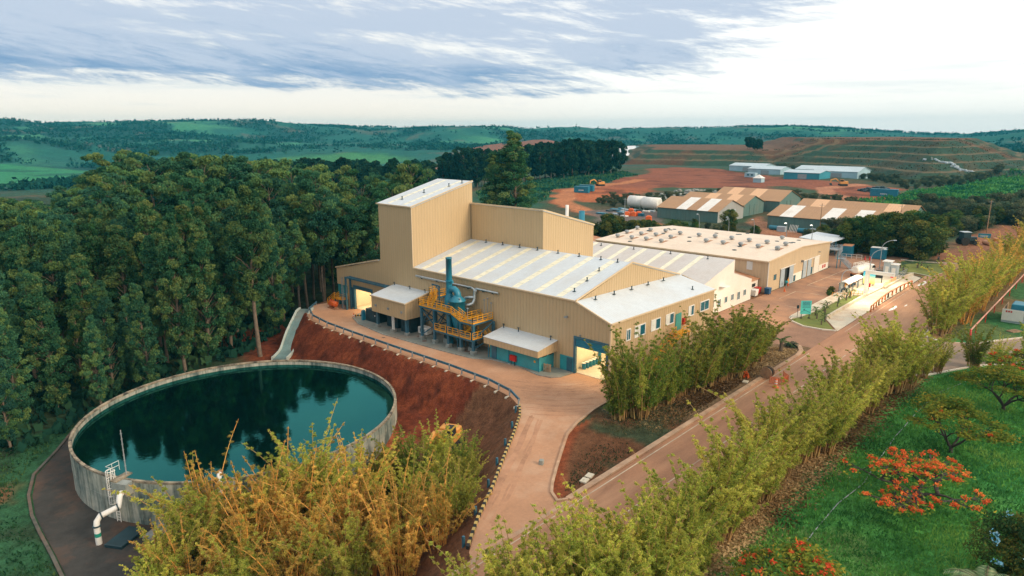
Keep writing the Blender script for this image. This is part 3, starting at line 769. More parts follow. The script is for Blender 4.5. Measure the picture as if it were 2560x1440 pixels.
mr = roof('main_roof', [(72.55, 55.0, 10.45), (86.45, 55.0, 13.86), (86.45, 89.77, 13.86), (72.55, 89.77, 10.45)], M['roof_white'])
roof('rear_roof', [(86.47, 54.9, 13.87), (101.0, 54.9, 9.84), (101.0, 72.45, 9.84), (86.47, 72.45, 13.87)], M['roof_white'])
ar = roof('annex_roof', [(72.55, 48.98, 8.28), (102.45, 48.98, 7.97), (101.0, 54.98, 9.84), (72.55, 54.98, 10.44)], M['roof_white_x'])
tr_ = roof('tower_roof', [(72.6, 89.65, 20.76), (87.1, 89.65, 24.36), (87.1, 99.35, 24.36), (72.6, 99.35, 20.76)], M['roof_white'])
rb = roof('rear_block_roof', [(86.3, 72.35, 20.42), (100.85, 72.35, 16.62), (100.85, 99.35, 16.62), (87.2, 99.35, 20.19), (87.2, 89.6, 20.19), (86.3, 89.6, 20.42)], M['roof_white'])
roof('wing_roof', [(72.6, 113.4, 7.45), (72.6, 99.3, 10.62), (95.2, 99.3, 10.62), (95.2, 113.4, 7.45)], M['roof_white_x'])
tb = MB()                                            # edge trims, a few mm proud
tb.beam((72.62, 55.0, 10.42), (72.62, 89.75, 10.42), 0.2, 0.2); tb.beam((72.62, 49.0, 8.22), (72.62, 54.95, 10.36), 0.2, 0.2)
tb.beam((72.7, 54.93, 10.5), (86.45, 54.93, 13.93), 0.16, 0.2); tb.beam((86.45, 54.88, 13.93), (101, 54.88, 9.92), 0.16, 0.2)
tb.beam((72.62, 48.95, 8.26), (102.4, 48.95, 7.96), 0.16, 0.2); tb.beam((72.6, 89.72, 20.8), (87, 89.72, 24.4), 0.14, 0.2)
tb.beam((72.56, 89.7, 20.74), (72.56, 99.3, 20.74), 0.16, 0.2); tb.beam((86.3, 72.4, 20.44), (86.3, 89.6, 20.44), 0.16, 0.22); tb.beam((86.4, 72.38, 20.46), (100.8, 72.38, 16.66), 0.16, 0.22)
tb.beam((72.6, 99.5, 10.6), (72.6, 113.3, 7.46), 0.2, 0.2); tb.beam((72.72, 49.13, 0.1), (72.72, 49.13, 8.15), 0.2, 0.2); tb.beam((72.7, 89.78, 10.6), (72.7, 89.78, 20.6), 0.14, 0.14)
tb.build('edge_trim', M['tan_trim'], fac)
for y in (87.4, 83.2, 79.3, 75.1, 70.8, 66.6, 62.35, 58.15):
    b = MB()
    n = 9
    for k in range(n):                               # each strip is nine translucent sheets lapped up the slope
        a0, a1 = (k + 0.03) / n, (k + 0.97) / n
        xa, xb = 72.9 + 13.3 * a0, 72.9 + 13.3 * a1
        za, zb = 10.45 + (xa - 72.55) * 0.2453, 10.45 + (xb - 72.55) * 0.2453
        b.slab([(xa, y - .5, za + .03), (xb, y - .5, zb + .03), (xb, y + .5, zb + .03), (xa, y + .5, za + .03)], .025)
    b.build('skylight', M['skylight'], mr)
for y in (92.4, 96.6):
    b = MB()
    for k in range(10):
        a0, a1 = (k + 0.05) / 10, (k + 0.95) / 10
        xa, xb = 73.2 + 13.4 * a0, 73.2 + 13.4 * a1
        b.slab([(xa, y - .35, 20.76 + (xa - 72.6) * .2483 + .03), (xb, y - .35, 20.76 + (xb - 72.6) * .2483 + .03), (xb, y + .35, 20.76 + (xb - 72.6) * .2483 + .03), (xa, y + .35, 20.76 + (xa - 72.6) * .2483 + .03)], .025)
    b.build('skylight', M['skylight'], tr_)
def anchor(x, y, z, par):
    b = MB(); b.cbox((x, y, z + .03), (.4, .4, .06)); b.tube([(x, y, z), (x, y, z + .5)], .085, 8); b.tube([(x - .16, y, z + .5), (x + .16, y, z + .5)], .06, 6)
    b.build('roof_anchor', M['steel_dark'], par)
for y in (85.3, 81.2, 77.2, 73.2, 68.8, 64.5, 60.3, 57.2): anchor(85.9, y, 13.72, mr)
for x in (75.0, 78.6, 82.2): anchor(x, 57.0 + .4 * (x - 75) / 3, 10.45 + (x - 72.55) * .2453, mr)
for k in range(5): anchor(76.2 + 4.6 * k, 54.2, 10.15 - .06 * k, ar)
anchor(97.5, 50.6, 8.55, ar)
for x, y in ((75.5, 95.6), (79.5, 94.4), (83.5, 92.2), (85.6, 91.0)): anchor(x, y, 20.76 + (x - 72.6) * .2483, tr_)
# roller doors and the rooms behind them
def door_frame(y0, y1, zt, zr, nm):
    b = MB()
    b.box(X0 - .12, y0 - .32, 0, X0 + .3, y0, zt); b.box(X0 - .12, y1, 0, X0 + .3, y1 + .32, zt); b.box(X0 - .12, y0 - .32, zt, X0 + .3, y1 + .32, zt + .34)
    d = b.build('door_frame', M['steel'], fac)
    c = MB(); k = 0; z = zr
    while z < zt - .01:
        c.box(X0 - .02 - (.05 if k % 2 else 0), y0 + .01, z, X0 + .2, y1 - .01, min(zt, z + .13)); z += .13; k += 1
    c.build('roller_shutter', M['blue'] if nm else M['steel'], d)
door_frame(49.72, 54.86, 5.12, 3.98, 1); door_frame(102.05, 107.45, 4.4, 4.0, 0)
def room(x1, y0, y1, z1, xs=X0 + .32):
    b = MB(); t = .1
    b.box(xs, y0, .02, x1, y1, .06, 1); b.box(xs, y0, z1, x1, y1, z1 + t); b.box(x1, y0 - t, 0, x1 + t, y1 + t, z1 + t); b.box(xs, y0 - t, .02, x1, y0, z1 + t); b.box(xs, y1, .02, x1, y1 + t, z1 + t)
    b.build('interior', [M['cream'], M['pale_concrete']], fac)
room(88.0, 49.5, 55.6, 6.2); room(84.0, 100.2, 109.0, 5.2)
def lamp(name, loc, e, c, size, rot=(0, 0, 0), sy=None):
    l = bpy.data.lights.new(name, 'AREA'); l.energy = e; l.color = c; l.size = size
    if sy: l.shape = 'RECTANGLE'; l.size_y = sy
    o = bpy.data.objects.new(name, l); COL.objects.link(o); o.location = loc; o.rotation_euler = rot; return o
for x in (75.5, 81):
    b = MB(); b.box(x - .2, 51.2, 5.98, x + .2, 53.6, 6.08); b.build('ceiling_lamp', emit('hall_lamp', (1, .82, .5), 6), fac)
    lamp('hall_light', (x, 52.4, 5.9), 330, (1, .78, .45), 2.2)
lamp('hall_light', (76.0, 104.6, 5.0), 560, (1, .74, .42), 2.2); 
b = MB(); b.box(75.8, 103.4, 5.03, 76.2, 105.8, 5.12); b.build('ceiling_lamp', emit('hall_lamp', (1, .82, .5), 6), fac)
b = MB(); b.box(79.2, 55.2, 0.06, 79.5, 55.58, 6.2); b.build('interior_column', M['blue'], fac)
# teal plinths, service details on the front wall
b = MB(); b.slab([(X0 - .03, 57.6, 0), (X0 - .03, 55.25, 0), (X0 - .03, 55.25, 2.25), (X0 - .03, 57.6, 2.25)], .08); b.build('plinth', M['teal'], fac)
b = MB(); b.slab([(X0 + .6, 113.0, 0), (X0 + .6, 109.85, 0), (X0 + .6, 109.85, 4.2), (X0 + .6, 113.0, 4.2)], .1); b.slab([(X0, 112.98, 0), (X0 + .6, 112.98, 0), (X0 + .6, 112.98, 4.2), (X0, 112.98, 4.2)][::-1], .08)
b.build('plinth', M['teal'], fac)
b = MB(); b.box(X0 - .1, 55.35, 0.05, X0 - .035, 56.35, 2.1); b.build('side_door', M['steel'], fac)
b = MB(); b.box(X0 - .35, 56.3, 8.0, X0, 56.5, 8.1); b.box(X0 - .5, 56.2, 7.85, X0 - .2, 56.7, 8.02); b.build('wall_lamp', M['grey'], fac)
b = MB(); b.box(X0 - .2, 54.0, 5.6, X0, 54.2, 5.8); b.build('wall_camera', M['grey'], fac)
# right side windows, green door
def window(x0, x1, z0, z1, y, par, lit=False, fr=.14):
    b = MB(); yy = y - .05
    b.box(x0, yy - .04, z0, x0 + fr, y, z1); b.box(x1 - fr, yy - .04, z0, x1, y, z1); b.box(x0 + fr, yy - .04, z0, x1 - fr, y, z0 + fr); b.box(x0 + fr, yy - .04, z1 - fr, x1 - fr, y, z1)
    b.box((x0 + x1) / 2 - .04, yy - .02, z0 + fr, (x0 + x1) / 2 + .04, y, z1 - fr)
    w = b.build('window', M['white'], par)
    g = MB(); xm = (x0 + x1) / 2
    if lit: g.box(x0 + fr, y - .03, z0 + fr, xm - .04, y - .012, z1 - fr, 1); g.box(xm + .04, y - .03, z0 + fr, x1 - fr, y - .012, z1 - fr, 0)
    else: g.box(x0 + fr, y - .03, z0 + fr, xm - .04, y - .012, z1 - fr); g.box(xm + .04, y - .03, z0 + fr, x1 - fr, y - .012, z1 - fr)
    g.build('pane', [M['glass'], M['bright_pane']], w)
for x0, x1, lit in ((76.5, 77.6, 0), (78.6, 81.4, 1), (82.9, 85.5, 1), (87.0, 89.4, 1), (93.8, 95.6, 1), (97.6, 100.6, 0)): window(x0, x1, 5.0, 6.7, 49.17, fac, lit)
b = MB(); b.box(89.9, 49.08, 3.6, 91.6, 49.165, 6.2); b.build('green_door', paint('green_door', (.06, .30, .26), .5, .1), fac)
b = MB(); b.box(92.0, 48.85, 4.2, 92.9, 49.16, 5.2); b.build('hose_cabinet', M['red'], fac)
st = thing('external_stair', 'yellow steel stair up to the green door on the factory side wall', 'stair', (90.5, 48.0, 0))
b = MB(); b.box(89.6, 47.6, 3.42, 92.0, 49.0, 3.5); b.build('landing', M['yellow'], st)
b = MB()
for k in range(14): b.box(81.4 + .585 * k, 47.7, .25 * k + .2, 81.4 + .585 * k + .35, 48.7, .25 * k + .25)
b.beam((81.2, 47.65, .1), (89.6, 47.65, 3.45), .08, .25); b.beam((81.2, 48.75, .1), (89.6, 48.75, 3.45), .08, .25); b.build('flight', M['yellow'], st)
for yy in (47.65, 48.75):
    b = MB()
    for dz in (.5, 1.0): b.beam((81.4, yy, .1 + dz), (89.6, yy, 3.45 + dz), .07)
    for k in range(6): b.beam((81.4 + 1.64 * k, yy, .1 + .67 * k), (81.4 + 1.64 * k, yy, 1.1 + .67 * k), .07)
    b.build('handrail', M['yellow'], st)
b = MB()
for dz in (.5, 1.0): b.beam((89.6, 47.63, 3.5 + dz), (92, 47.63, 3.5 + dz), .07); b.beam((92.0, 47.63, 3.5 + dz), (92.0, 49, 3.5 + dz), .07)
b.build('handrail', M['yellow'], st)
for x in (89.8, 91.8): MB().box(x - .08, 47.7, 0, x + .08, 47.86, 3.42).build('post', M['yellow'], st)

# ------------------------------------------------------------------ boxed annex on columns
ax = thing('filter_house', 'tan box building raised on blue columns at the factory front, white sloping roof', 'building', (67.5, 90.5, 0))
XA, YA0, YA1 = 67.5, 85.7, 94.9
b = MB()
b.slab([(XA, YA1, 2.95), (XA, YA0, 2.95), (XA, YA0, 5.7), (XA, YA1, 5.7)], .15)
b.slab([(XA + .15, YA0, 2.95), (X0 - .02, YA0, 2.95), (X0 - .02, YA0, 6.75), (XA + .15, YA0, 5.72)], .15)
b.slab([(X0 - .02, YA1, 2.95), (XA + .15, YA1, 2.95), (XA + .15, YA1, 5.72), (X0 - .02, YA1, 6.75)], .15)
b.box(XA + .16, YA0 + .16, 2.96, X0 - .02, YA1 - .16, 3.06); b.build('wall', M['tan'], ax)
MB().slab([(XA - .2, YA0 - .15, 5.75), (X0 - .02, YA0 - .15, 6.85), (X0 - .02, YA1 + .15, 6.85), (XA - .2, YA1 + .15, 5.75)], .1).build('roof', M['roof_white'], ax)
b = MB(); b.beam((XA - .18, YA0 - .1, 5.72), (XA - .18, YA1 + .1, 5.72), .12, .2); b.beam((XA - .1, YA0 - .18, 5.72), (X0 - .1, YA0 - .18, 6.84), .12, .2); b.build('edge_trim', M['tan_trim'], ax)
for x, y in ((68.2, 86.3), (68.2, 94.2), (71.8, 86.3), (71.8, 94.2)):
    b = MB(); b.box(x - .22, y - .22, .62, x + .22, y + .22, 2.95); c = b.build('column', M['steel'], ax)
    b = MB(); b.cbox((x, y, .31), (.75, .75, .62), 0, 0, .05); b.build('footing', M['concrete'], c)
for x, y in ((XA - .12, 93.6), (XA - .12, 90.2), (XA - .12, 86.6)):
    b = MB(); b.box(x - .08, y - .16, 4.0, x + .1, y + .16, 4.35); b.build('wall_lamp', M['grey'], ax)
for x, y in ((72.3, 94.6), (72.2, 90.2), (72.2, 86.2)):
    b = MB(); b.tube([(x, y, 6.7), (x, y, 7.3)], .07, 6); b.tube([(x, y, 7.25), (x - .25, y, 7.25)], .06, 6); b.build('roof_anchor', M['steel_dark'], ax)
for y in (89.9, 89.5): MB().tube([(68.0, y, .5), (68.0, y, 2.95)], .11, 8).build('drain_pipe', M['white'], ax)
b = MB(); b.box(67.6, 89.2, 0.1, 68.3, 90.2, .55); b.build('footing', M['concrete'], ax)
def tank_box(nm, x0, y0, x1, y1, z1, lab):
    t = thing('equipment_cabinet', lab, 'cabinet', (x0, y0, .13))
    b = MB(); b.cbox(((x0 + x1) / 2, (y0 + y1) / 2, .13 + z1 / 2), (x1 - x0, y1 - y0, z1), 0, 0, .05)
    b.build('body', M['steel_dark'], t)
    b = MB()
    for k in range(4): b.box(x0 - .03, y0 + .25 + k * (y1 - y0 - .5) / 4, .4, x0 - .001, y0 + .15 + (k + 1) * (y1 - y0 - .5) / 4, z1 - .2)
    b.build('door', M['steel'] if nm else M['steel_dark'], t)
    b = MB(); b.box(x0 - .06, y0 + .7, 1.3, x0 - .031, y0 + .95, 1.5); b.build('plate', M['white'], t)
tank_box(0, 69.2, 95.6, 72.6, 99.2, 2.2, 'dark cabinet with flat top at the left end under the box building')
tank_box(0, 69.6, 90.6, 72.5, 93.6, 2.3, 'dark cabinet between the columns under the box building')
tank_box(0, 69.2, 86.8, 72.3, 89.2, 2.3, 'dark cabinet behind the right corner column of the box building')
b = MB(); b.cbox((69.0, 99.6, 1.0), (.7, .5, 1.7), 0, 0, .06); b.cbox((69.0, 99.6, 1.92), (.5, .4, .12)); b.box(68.63, 99.4, 1.2, 68.66, 99.75, 1.6)
tag(b.build('control_box', M['blue']), 'slim blue control box at the end of the dark cabinets', 'control box')
t = thing('warning_barrier', 'low black and yellow barrier on the corner of the grey apron', 'barrier', (69.5, 101.2, .13))
b = MB(); b.beam((69.0, 102.2, .5), (70.3, 100.4, .5), .12, .25); b.build('bar', M['rubber'], t)
b = MB()
for k in range(4): b.beam((69.1 + .32 * k, 102.05 - .44 * k, .5), (69.22 + .32 * k, 101.88 - .44 * k, .5), .135, .27)
b.build('stripe', M['yellow'], t)
for k in (0, 1): MB().box(69.05 + 1.15 * k, 102.1 - 1.6 * k, .13, 69.15 + 1.15 * k, 102.2 - 1.6 * k, .5).build('leg', M['rubber'], t)
t = thing('traffic_cone', 'small striped cone at the left end of the low barrier', 'cone', (69.0, 102.7, .01))
b = MB(); b.cbox((69.0, 102.7, .04), (.4, .4, .06)); b.lathe((69.0, 102.7, .07), [(.16, 0), (.10, .45), (.05, .8), (0, .82)], 10); b.build('body', M['orange'], t)
b = MB(); b.lathe((69.0, 102.7, .07), [(.135, .22), (.115, .42)], 10); b.build('band', M['white'], t)

# ------------------------------------------------------------------ teal utility shed
sh = thing('utility_shed', 'low teal-walled shed with tan fascia and white roof beside the right roller door', 'shed', (68.5, 63.0, 0))
ys0, ys1, xs = 58.1, 68.6, 68.4
b = MB(); b.box(69.5, 58.75, .1, 69.65, 68.4, 2.7); b.box(69.65, 58.75, .1, X0 - .01, 58.9, 2.7); b.box(69.65, 68.25, .1, X0 - .01, 68.4, 2.7); b.build('wall', M['teal'], sh)
b = MB()
b.slab([(xs, ys1, 2.55), (xs, ys0, 2.55), (xs, ys0, 3.5), (xs, ys1, 3.5)], .1); b.slab([(xs + .1, ys0, 2.55), (X0 - .01, ys0, 2.55), (X0 - .01, ys0, 4.1), (xs + .1, ys0, 3.52)], .1); b.slab([(X0 - .01, ys1, 2.55), (xs + .1, ys1, 2.55), (xs + .1, ys1, 3.52), (X0 - .01, ys1, 4.1)], .1)
b.box(xs + .11, ys0 + .11, 2.56, X0 - .02, ys1 - .11, 2.66); b.build('fascia', M['tan'], sh)
MB().slab([(xs - .05, ys0 - .05, 3.55), (X0 - .01, ys0 - .05, 4.2), (X0 - .01, ys1 + .05, 4.2), (xs - .05, ys1 + .05, 3.55)], .08).build('roof', M['roof_white'], sh)
b = MB(); b.box(69.42, 67.0, .12, 69.495, 68.0, 2.2); b.build('door', M['steel'], sh)
for k in range(5): MB().box(69.44, 60.0 + 1.4 * k, 2.15, 69.495, 60.9 + 1.4 * k, 2.42).build('louvre', M['dark'], sh)
for k in range(2): MB().box(70.2 + 1.3 * k, 58.68, 2.1, 71.1 + 1.3 * k, 58.745, 2.4).build('louvre', M['dark'], sh)
for x, y in ((69.35, 58.65), (69.3, 68.5), (69.42, 64.5)): MB().tube([(x, y, .15), (x, y, 2.55)], .07, 8).build('downpipe', M['blue'], sh)
b = MB(); b.box(69.46, 59.4, 1.3, 69.494, 59.7, 1.6); b.build('warning_sign', M['yellow'], sh)
for y in (68.2, 65.2, 59.0):
    b = MB(); b.tube([(72.3, y, 4.1), (72.3, y, 4.7)], .08, 6); b.cbox((72.3, y, 4.7), (.2, .3, .1)); b.build('roof_anchor', M['steel_dark'], sh)
t = thing('hose_cabinet', 'red fire hose cabinet on the teal shed wall', 'fire cabinet', (69.2, 63.5, .8))
b = MB(); b.cbox((69.28, 63.5, 1.15), (.36, 1.15, .85), 0, 0, .04); b.build('body', M['red'], t)
b = MB(); b.box(69.085, 63.05, .82, 69.1, 63.95, 1.5); b.build('door', M['red'], t)
for y in (63.1, 63.8): MB().box(69.2, y, .1, 69.28, y + .1, .73).build('leg', M['rubber'], t)
b = MB()
for k in range(6): b.slab([(70.3 + .03, 57.4, .16 + .2 * k), (70.05 + .03, 58.4, .16 + .2 * k), (70.05 + .09, 58.5, .27 + .2 * k), (70.3 + .09, 57.5, .27 + .2 * k)], .03)
for k in range(3): b.beam((70.42 - .125 * k, 57.45 + .48 * k, .13), (70.5 - .125 * k, 57.5 + .48 * k, 1.32), .08, .1)
tag(b.build('pallet', M['wood']), 'wooden pallet leaning on edge at the right corner of the teal shed', 'pallet')
BX0, BY0, BX1, BY1 = 74.9, 54.95, 78.0, 54.95
for k in range(5):
    c = thing('barrel', 'blue drum in the row standing inside the lit roller door', 'barrel', (79.3, 54.6 - .0 - .66 * k + .0, .06), 'blue drums inside the right door')
    c.location = (BX0 + (BX1 - BX0) * k / 4, BY0 + (BY1 - BY0) * k / 4, .06)
    cx_, cyy = c.location.x, c.location.y
    b = MB(); b.lathe((cx_, cyy, .06), [(0, 0), (.29, 0), (.3, .28), (.285, .3), (.3, .32), (.3, .58), (.285, .6), (.3, .62), (.29, .9)], 16); b.build('body', M['blue'], c)
    b = MB(); b.lathe((cx_, cyy, .06), [(.305, .885), (.305, .93), (.27, .93), (.27, .9), (0, .9)], 16); b.build('lid', M['white'], c)
# ================================================================== access platform with stack and cyclone
pf = thing('access_platform', 'steel access platform with yellow railings and stairs at the factory front', 'platform', (68.4, 77, .13))
for x, y, zt in ((68.6, 82.9, 5.55), (68.6, 79.8, 5.5), (68.6, 76.5, 5.5), (68.6, 73.7, 4.8), (68.6, 71.0, 4.75), (71.6, 82.9, 5.55), (71.6, 79.8, 5.5), (71.6, 73.7, 4.8), (72.2, 70.3, 4.75)):
    b = MB(); b.box(x - .19, y - .19, .72, x + .19, y + .19, zt); c = b.build('column', M['steel'], pf)
    b = MB(); b.cbox((x, y, .42), (.8, .8, .6), 0, 0, .05); b.build('footing', M['concrete'], c)
b = MB()
for y0, y1, z0, z1 in ((82.9, 79.8, .9, 3.0), (79.8, 82.9, 3.0, 5.3)):
    b.beam((68.6, y0, z0), (68.6, y1, z1), .14)
b.build('bracing', M['steel'], pf)
for y in (82.9, 79.8):
    b = MB(); b.beam((68.75, y, 3.0), (71.45, y, 5.2), .14); b.beam((68.75, y, 5.2), (71.45, y, 3.0), .14); b.beam((68.75, y, 3.0), (71.45, y, 3.0), .16, .2); b.build('bracing', M['steel'], pf)
for p_, q_ in (((71.6, 82.9, 1.0), (71.6, 79.8, 5.2)), ((68.75, 71.0, 1.0), (72.05, 70.35, 2.2)), ((68.75, 71.0, 2.6), (72.0, 70.35, 4.6))): MB().beam(p_, q_, .14).build('bracing', M['steel'], pf)
def deck(name, x0, y0, x1, y1, z, par):
    b = MB(); b.box(x0, y0, z - .28, x0 + .18, y1, z); b.box(x1 - .18, y0, z - .28, x1, y1, z); b.box(x0 + .18, y0, z - .28, x1 - .18, y0 + .18, z); b.box(x0 + .18, y1 - .18, z - .28, x1 - .18, y1, z)
    b.box(x0 + .18, y0 + .18, z - .08, x1 - .18, y1 - .18, z - .02)
    return b.build(name, M['steel'], par)
deck('deck', 68.2, 75.4, 71.8, 83.1, 5.85, pf); deck('deck', 68.2, 70.7, 72.5, 73.3, 5.0, pf); deck('deck', 68.2, 70.8, 71.8, 79.3, 2.5, pf)
deck('deck', 70.4, 80.6, 72.6, 83.0, 7.3, pf)
def rail(path, par, mat=None, h=1.1, post=1.15, w=.075, toe=True, name='railing', n=2):
    b = MB(); P = [Vector(p) for p in path]
    for a, c in zip(P[:-1], P[1:]):
        d = c - a; k = max(1, round(d.length / post))
        for j in range(k + 1):
            q = a + d * j / k
            b.beam(q, q + Vector((0, 0, h)), w)
        for j in range(n + 1): b.beam(a + Vector((0, 0, h - j * h / (n + 1))), c + Vector((0, 0, h - j * h / (n + 1))), w * .8)
        if toe: b.beam(a + Vector((0, 0, .1)), c + Vector((0, 0, .1)), .05, .2)
    return b.build(name, mat or M['yellow'], par)
rail([(68.2, 83.1, 5.85), (68.2, 75.5, 5.85)], pf); rail([(68.2, 83.1, 5.86), (70.3, 83.1, 5.86)], pf); rail([(70.4, 75.9, 5.85), (70.4, 75.45, 5.85), (69.3, 75.42, 5.85)], pf)
rail([(68.2, 73.2, 5.0), (68.2, 70.7, 5.0), (72.5, 70.7, 5.0)], pf); rail([(72.5, 73.3, 5.0), (69.6, 73.3, 5.0)], pf)
rail([(68.2, 79.3, 2.5), (68.2, 76.75, 2.5)], pf); rail([(68.2, 76.3, 2.5), (68.2, 73.9, 2.5)], pf); rail([(68.2, 73.5, 2.5), (68.2, 71.2, 2.5)], pf); rail([(68.3, 70.8, 2.5), (70.2, 70.8, 2.5)], pf); rail([(71.7, 79.3, 2.5), (71.7, 73.0, 2.5)], pf)
rail([(70.4, 80.6, 7.3), (70.4, 83.0, 7.3), (72.6, 83.0, 7.3)], pf); rail([(70.5, 80.6, 7.3), (72.6, 80.6, 7.3)], pf); rail([(69.3, 79.9, 5.86), (69.3, 76.4, 5.86)], pf)
def flight(p, q, width, par, n=9, side='x', mat=None):
    b = MB(); p, q = Vector(p), Vector(q); o = Vector((width, 0, 0)) if side == 'x' else Vector((0, width, 0))
    for s_ in (Vector((0, 0, 0)), o): b.beam(p + s_, q + s_, .07, .26)
    for k in range(n):
        c = p + (q - p) * (k + .5) / n
        b.beam(c + o * .03, c + o * .97, .26, .05)
    fl = b.build('flight', mat or M['yellow'], par)
    for s_ in (Vector((0, 0, 0)), o):
        b = MB()
        for h in (.4, .75, 1.1): b.beam(p + s_ + Vector((0, 0, h)), q + s_ + Vector((0, 0, h)), .065)
        for k in range(4):
            c = p + (q - p) * k / 3 + s_; b.beam(c, c + Vector((0, 0, 1.1)), .065)
        b.build('handrail', mat or M['yellow'], fl)
flight((68.25, 75.4, 5.85), (68.25, 73.3, 5.0), 1.0, pf, 5)
flight((69.2, 81.0, 5.85), (70.3, 81.0, 7.3), 1.0, pf, 6, 'y')
flight((70.2, 71.6, 5.0), (70.2, 74.6, 2.5), .9, pf, 10); flight((70.9, 70.9, 2.5), (70.9, 68.9, .3), .8, pf, 9)
for x, y, z in ((69.6, 74.9, 8.0), (69.0, 72.6, 7.0), (72.4, 71.7, 8.1), (72.4, 70.9, 7.5), (72.0, 72.0, 7.9)):
    b = MB(); b.tube([(x, y, 5.0), (x, y, z)], .04, 6); b.cbox((x, y, z), (.22, .22, .16)); b.build('lamp_post', M['grey'], pf)
b = MB(); b.beam((70.0, 80.1, 5.85), (70.0, 80.1, 9.2), .18); b.beam((70.0, 80.1, 9.15), (70.0, 81.8, 9.2), .14, .2); b.beam((70.0, 80.1, 8.4), (70.0, 80.9, 9.1), .1); b.tube([(70, 81.7, 9.1), (70, 81.7, 8.0)], .03, 5); b.build('hoist_arm', M['steel'], pf)

es = thing('exhaust_stack', 'tall blue exhaust stack rising through the yellow platform', 'chimney', (70.0, 77.7, .13))
b = MB(); b.lathe((70.0, 77.7, .13), [(.55, 0), (.55, 5.5), (.8, 6.0), (.8, 7.4), (.5, 8.2), (.46, 13.7), (.50, 13.7), (.50, 13.95), (.40, 13.95), (.40, 12.5)], 20); b.build('shaft', M['blue'], es)
b = MB(); b.lathe((70.0, 77.7, .13), [(.47, 10.2), (.62, 10.2), (.62, 10.32), (.47, 10.32)], 20); b.cbox((69.9, 77.05, 10.3), (.35, .6, .35)); b.build('flange', M['blue'], es)
b = MB()
pts = [(70.0, 77.75 - 1.02 + 1.02 * math.cos(t), 8.15 + 1.05 * math.sin(t)) for t in np.linspace(math.pi * 0, math.pi * 1.0, 15)]
b.tube(pts, .5, 16); b.build('elbow', M['blue'], es)
cyc = thing('dust_cyclone', 'fat blue cyclone vessel with conical top beside the exhaust stack', 'vessel', (70.0, 75.9, .13))
b = MB(); b.lathe((70.0, 75.9, .13), [(0, 1.0), (.35, 1.0), (.5, 2.6), (1.2, 5.0), (1.25, 7.3), (1.32, 7.3), (1.32, 7.42), (.55, 8.15), (.5, 8.3)], 28); b.build('body', M['blue'], cyc)
for k in range(4):
    t = math.pi / 4 + k * math.pi / 2
    MB().beam((70 + 1.2 * math.cos(t), 75.9 + 1.2 * math.sin(t), .13), (70 + 1.2 * math.cos(t), 75.9 + 1.2 * math.sin(t), 5.4), .12).build('leg', M['steel'], cyc)
du = thing('wall_duct', 'long silver duct along the factory wall with bent branches to the cyclone', 'duct', (72.4, 79, 9.25))
b = MB(); b.tube([(72.42, 88.7, 9.25), (72.42, 75.2, 9.25)], .19, 12); b.tube([(72.42, 74.2, 9.25), (72.42, 69.4, 9.25)], .19, 12); b.tube([(72.42, 75.2, 9.25), (72.35, 74.55, 9.1), (72.3, 74.3, 8.6)], .19, 12); b.tube([(72.42, 74.2, 9.25), (72.36, 74.1, 9.0), (72.3, 74.2, 8.6)], .19, 12)
b.build('header', M['galv'], du)
b = MB(); b.tube([(72.2, 74.25, 8.9), (72.1, 74.25, 7.6), (71.8, 74.3, 7.0), (71.4, 74.7, 6.7), (71.0, 75.3, 6.75), (70.8, 75.8, 6.2)], .27, 14); b.tube([(72.1, 74.2, 7.9), (71.7, 75.2, 7.8), (71.5, 75.8, 7.6)], .25, 14); b.build('branch', M['galv'], du)
b = MB()
for y in (87.2, 83.4, 79.6, 76.0, 72.6, 70.6): b.box(72.3, y - .1, 8.95, 72.74, y + .1, 9.1)
b.build('bracket', M['steel_dark'], du)
t = thing('compressor_unit', 'white compressor box standing on the apron left of the platform', 'compressor', (71, 85.2, .13))
b = MB(); b.cbox((70.9, 84.9, .78), (1.3, 2.3, 1.1), 0, 0, .08); b.build('housing', M['white'], t)
b = MB(); b.box(70.225, 84.2, .5, 70.245, 85.5, 1.1); b.build('grille', M['grey'], t)
b = MB(); b.box(70.4, 84.0, .13, 71.4, 85.8, .23); b.build('skid', M['steel_dark'], t)
for x, y, z, nm in ((70.3, 78.6, 1.2, 'pump between the left columns under the lower deck'), (70.0, 72.6, 1.1, 'pump behind the right columns under the lower deck')):
    t = thing('pump', 'dark ' + nm, 'pump', (x, y, .13))
    b = MB(); b.tube([(x - .5, y, z), (x + .6, y, z)], .38, 14); b.tube([(x, y, z), (x, y - .1, z + .7)], .16, 10); b.build('motor', M['steel_dark'], t)
    b = MB(); b.box(x - .6, y - .45, .13, x + .7, y + .45, z - .36); b.build('base', M['concrete'], t)

# ------------------------------------------------------------------ left door: gantry, ladder, little stair, generator
gt = thing('door_gantry', 'dark blue steel gantry with cage ladder beside the left roller door', 'gantry', (71.6, 108.2, 0))
for x in (71.4, 72.4): MB().beam((x, 108.3, 0), (x, 108.3, 6.4), .3).build('post', M['steel'], gt)
b = MB()
for dx in (0, .45, .9): b.beam((71.4 + dx, 108.4, 6.3 - .0 * dx), (71.4 + dx, 95.2, 6.3), .16, .26)
for k in range(12): b.beam((71.4, 107.5 - k * 1.1, 6.35), (72.5, 107.5 - k * 1.1, 6.35), .1)
b.build('beam', M['steel'], gt)
b = MB()
for dy in (0, .5): b.beam((71.15, 108.9 + dy, 0), (71.15, 108.9 + dy, 6.3), .07)
for k in range(20): b.beam((71.15, 108.9, .3 + .3 * k), (71.15, 109.4, .3 + .3 * k), .05)
b.build('ladder', M['grey'], gt)
b = MB(); b.box(72.62, 107.9, .3, 72.72, 108.9, 4.2); b.build('door_panel', M['steel'], gt)
ss = thing('entry_stair', 'small yellow stair and landing at the far left corner of the factory', 'stair', (71.8, 111, 0))
b = MB(); b.box(71.2, 109.6, 1.62, 72.9, 112.2, 1.7); b.build('landing', M['yellow'], ss)
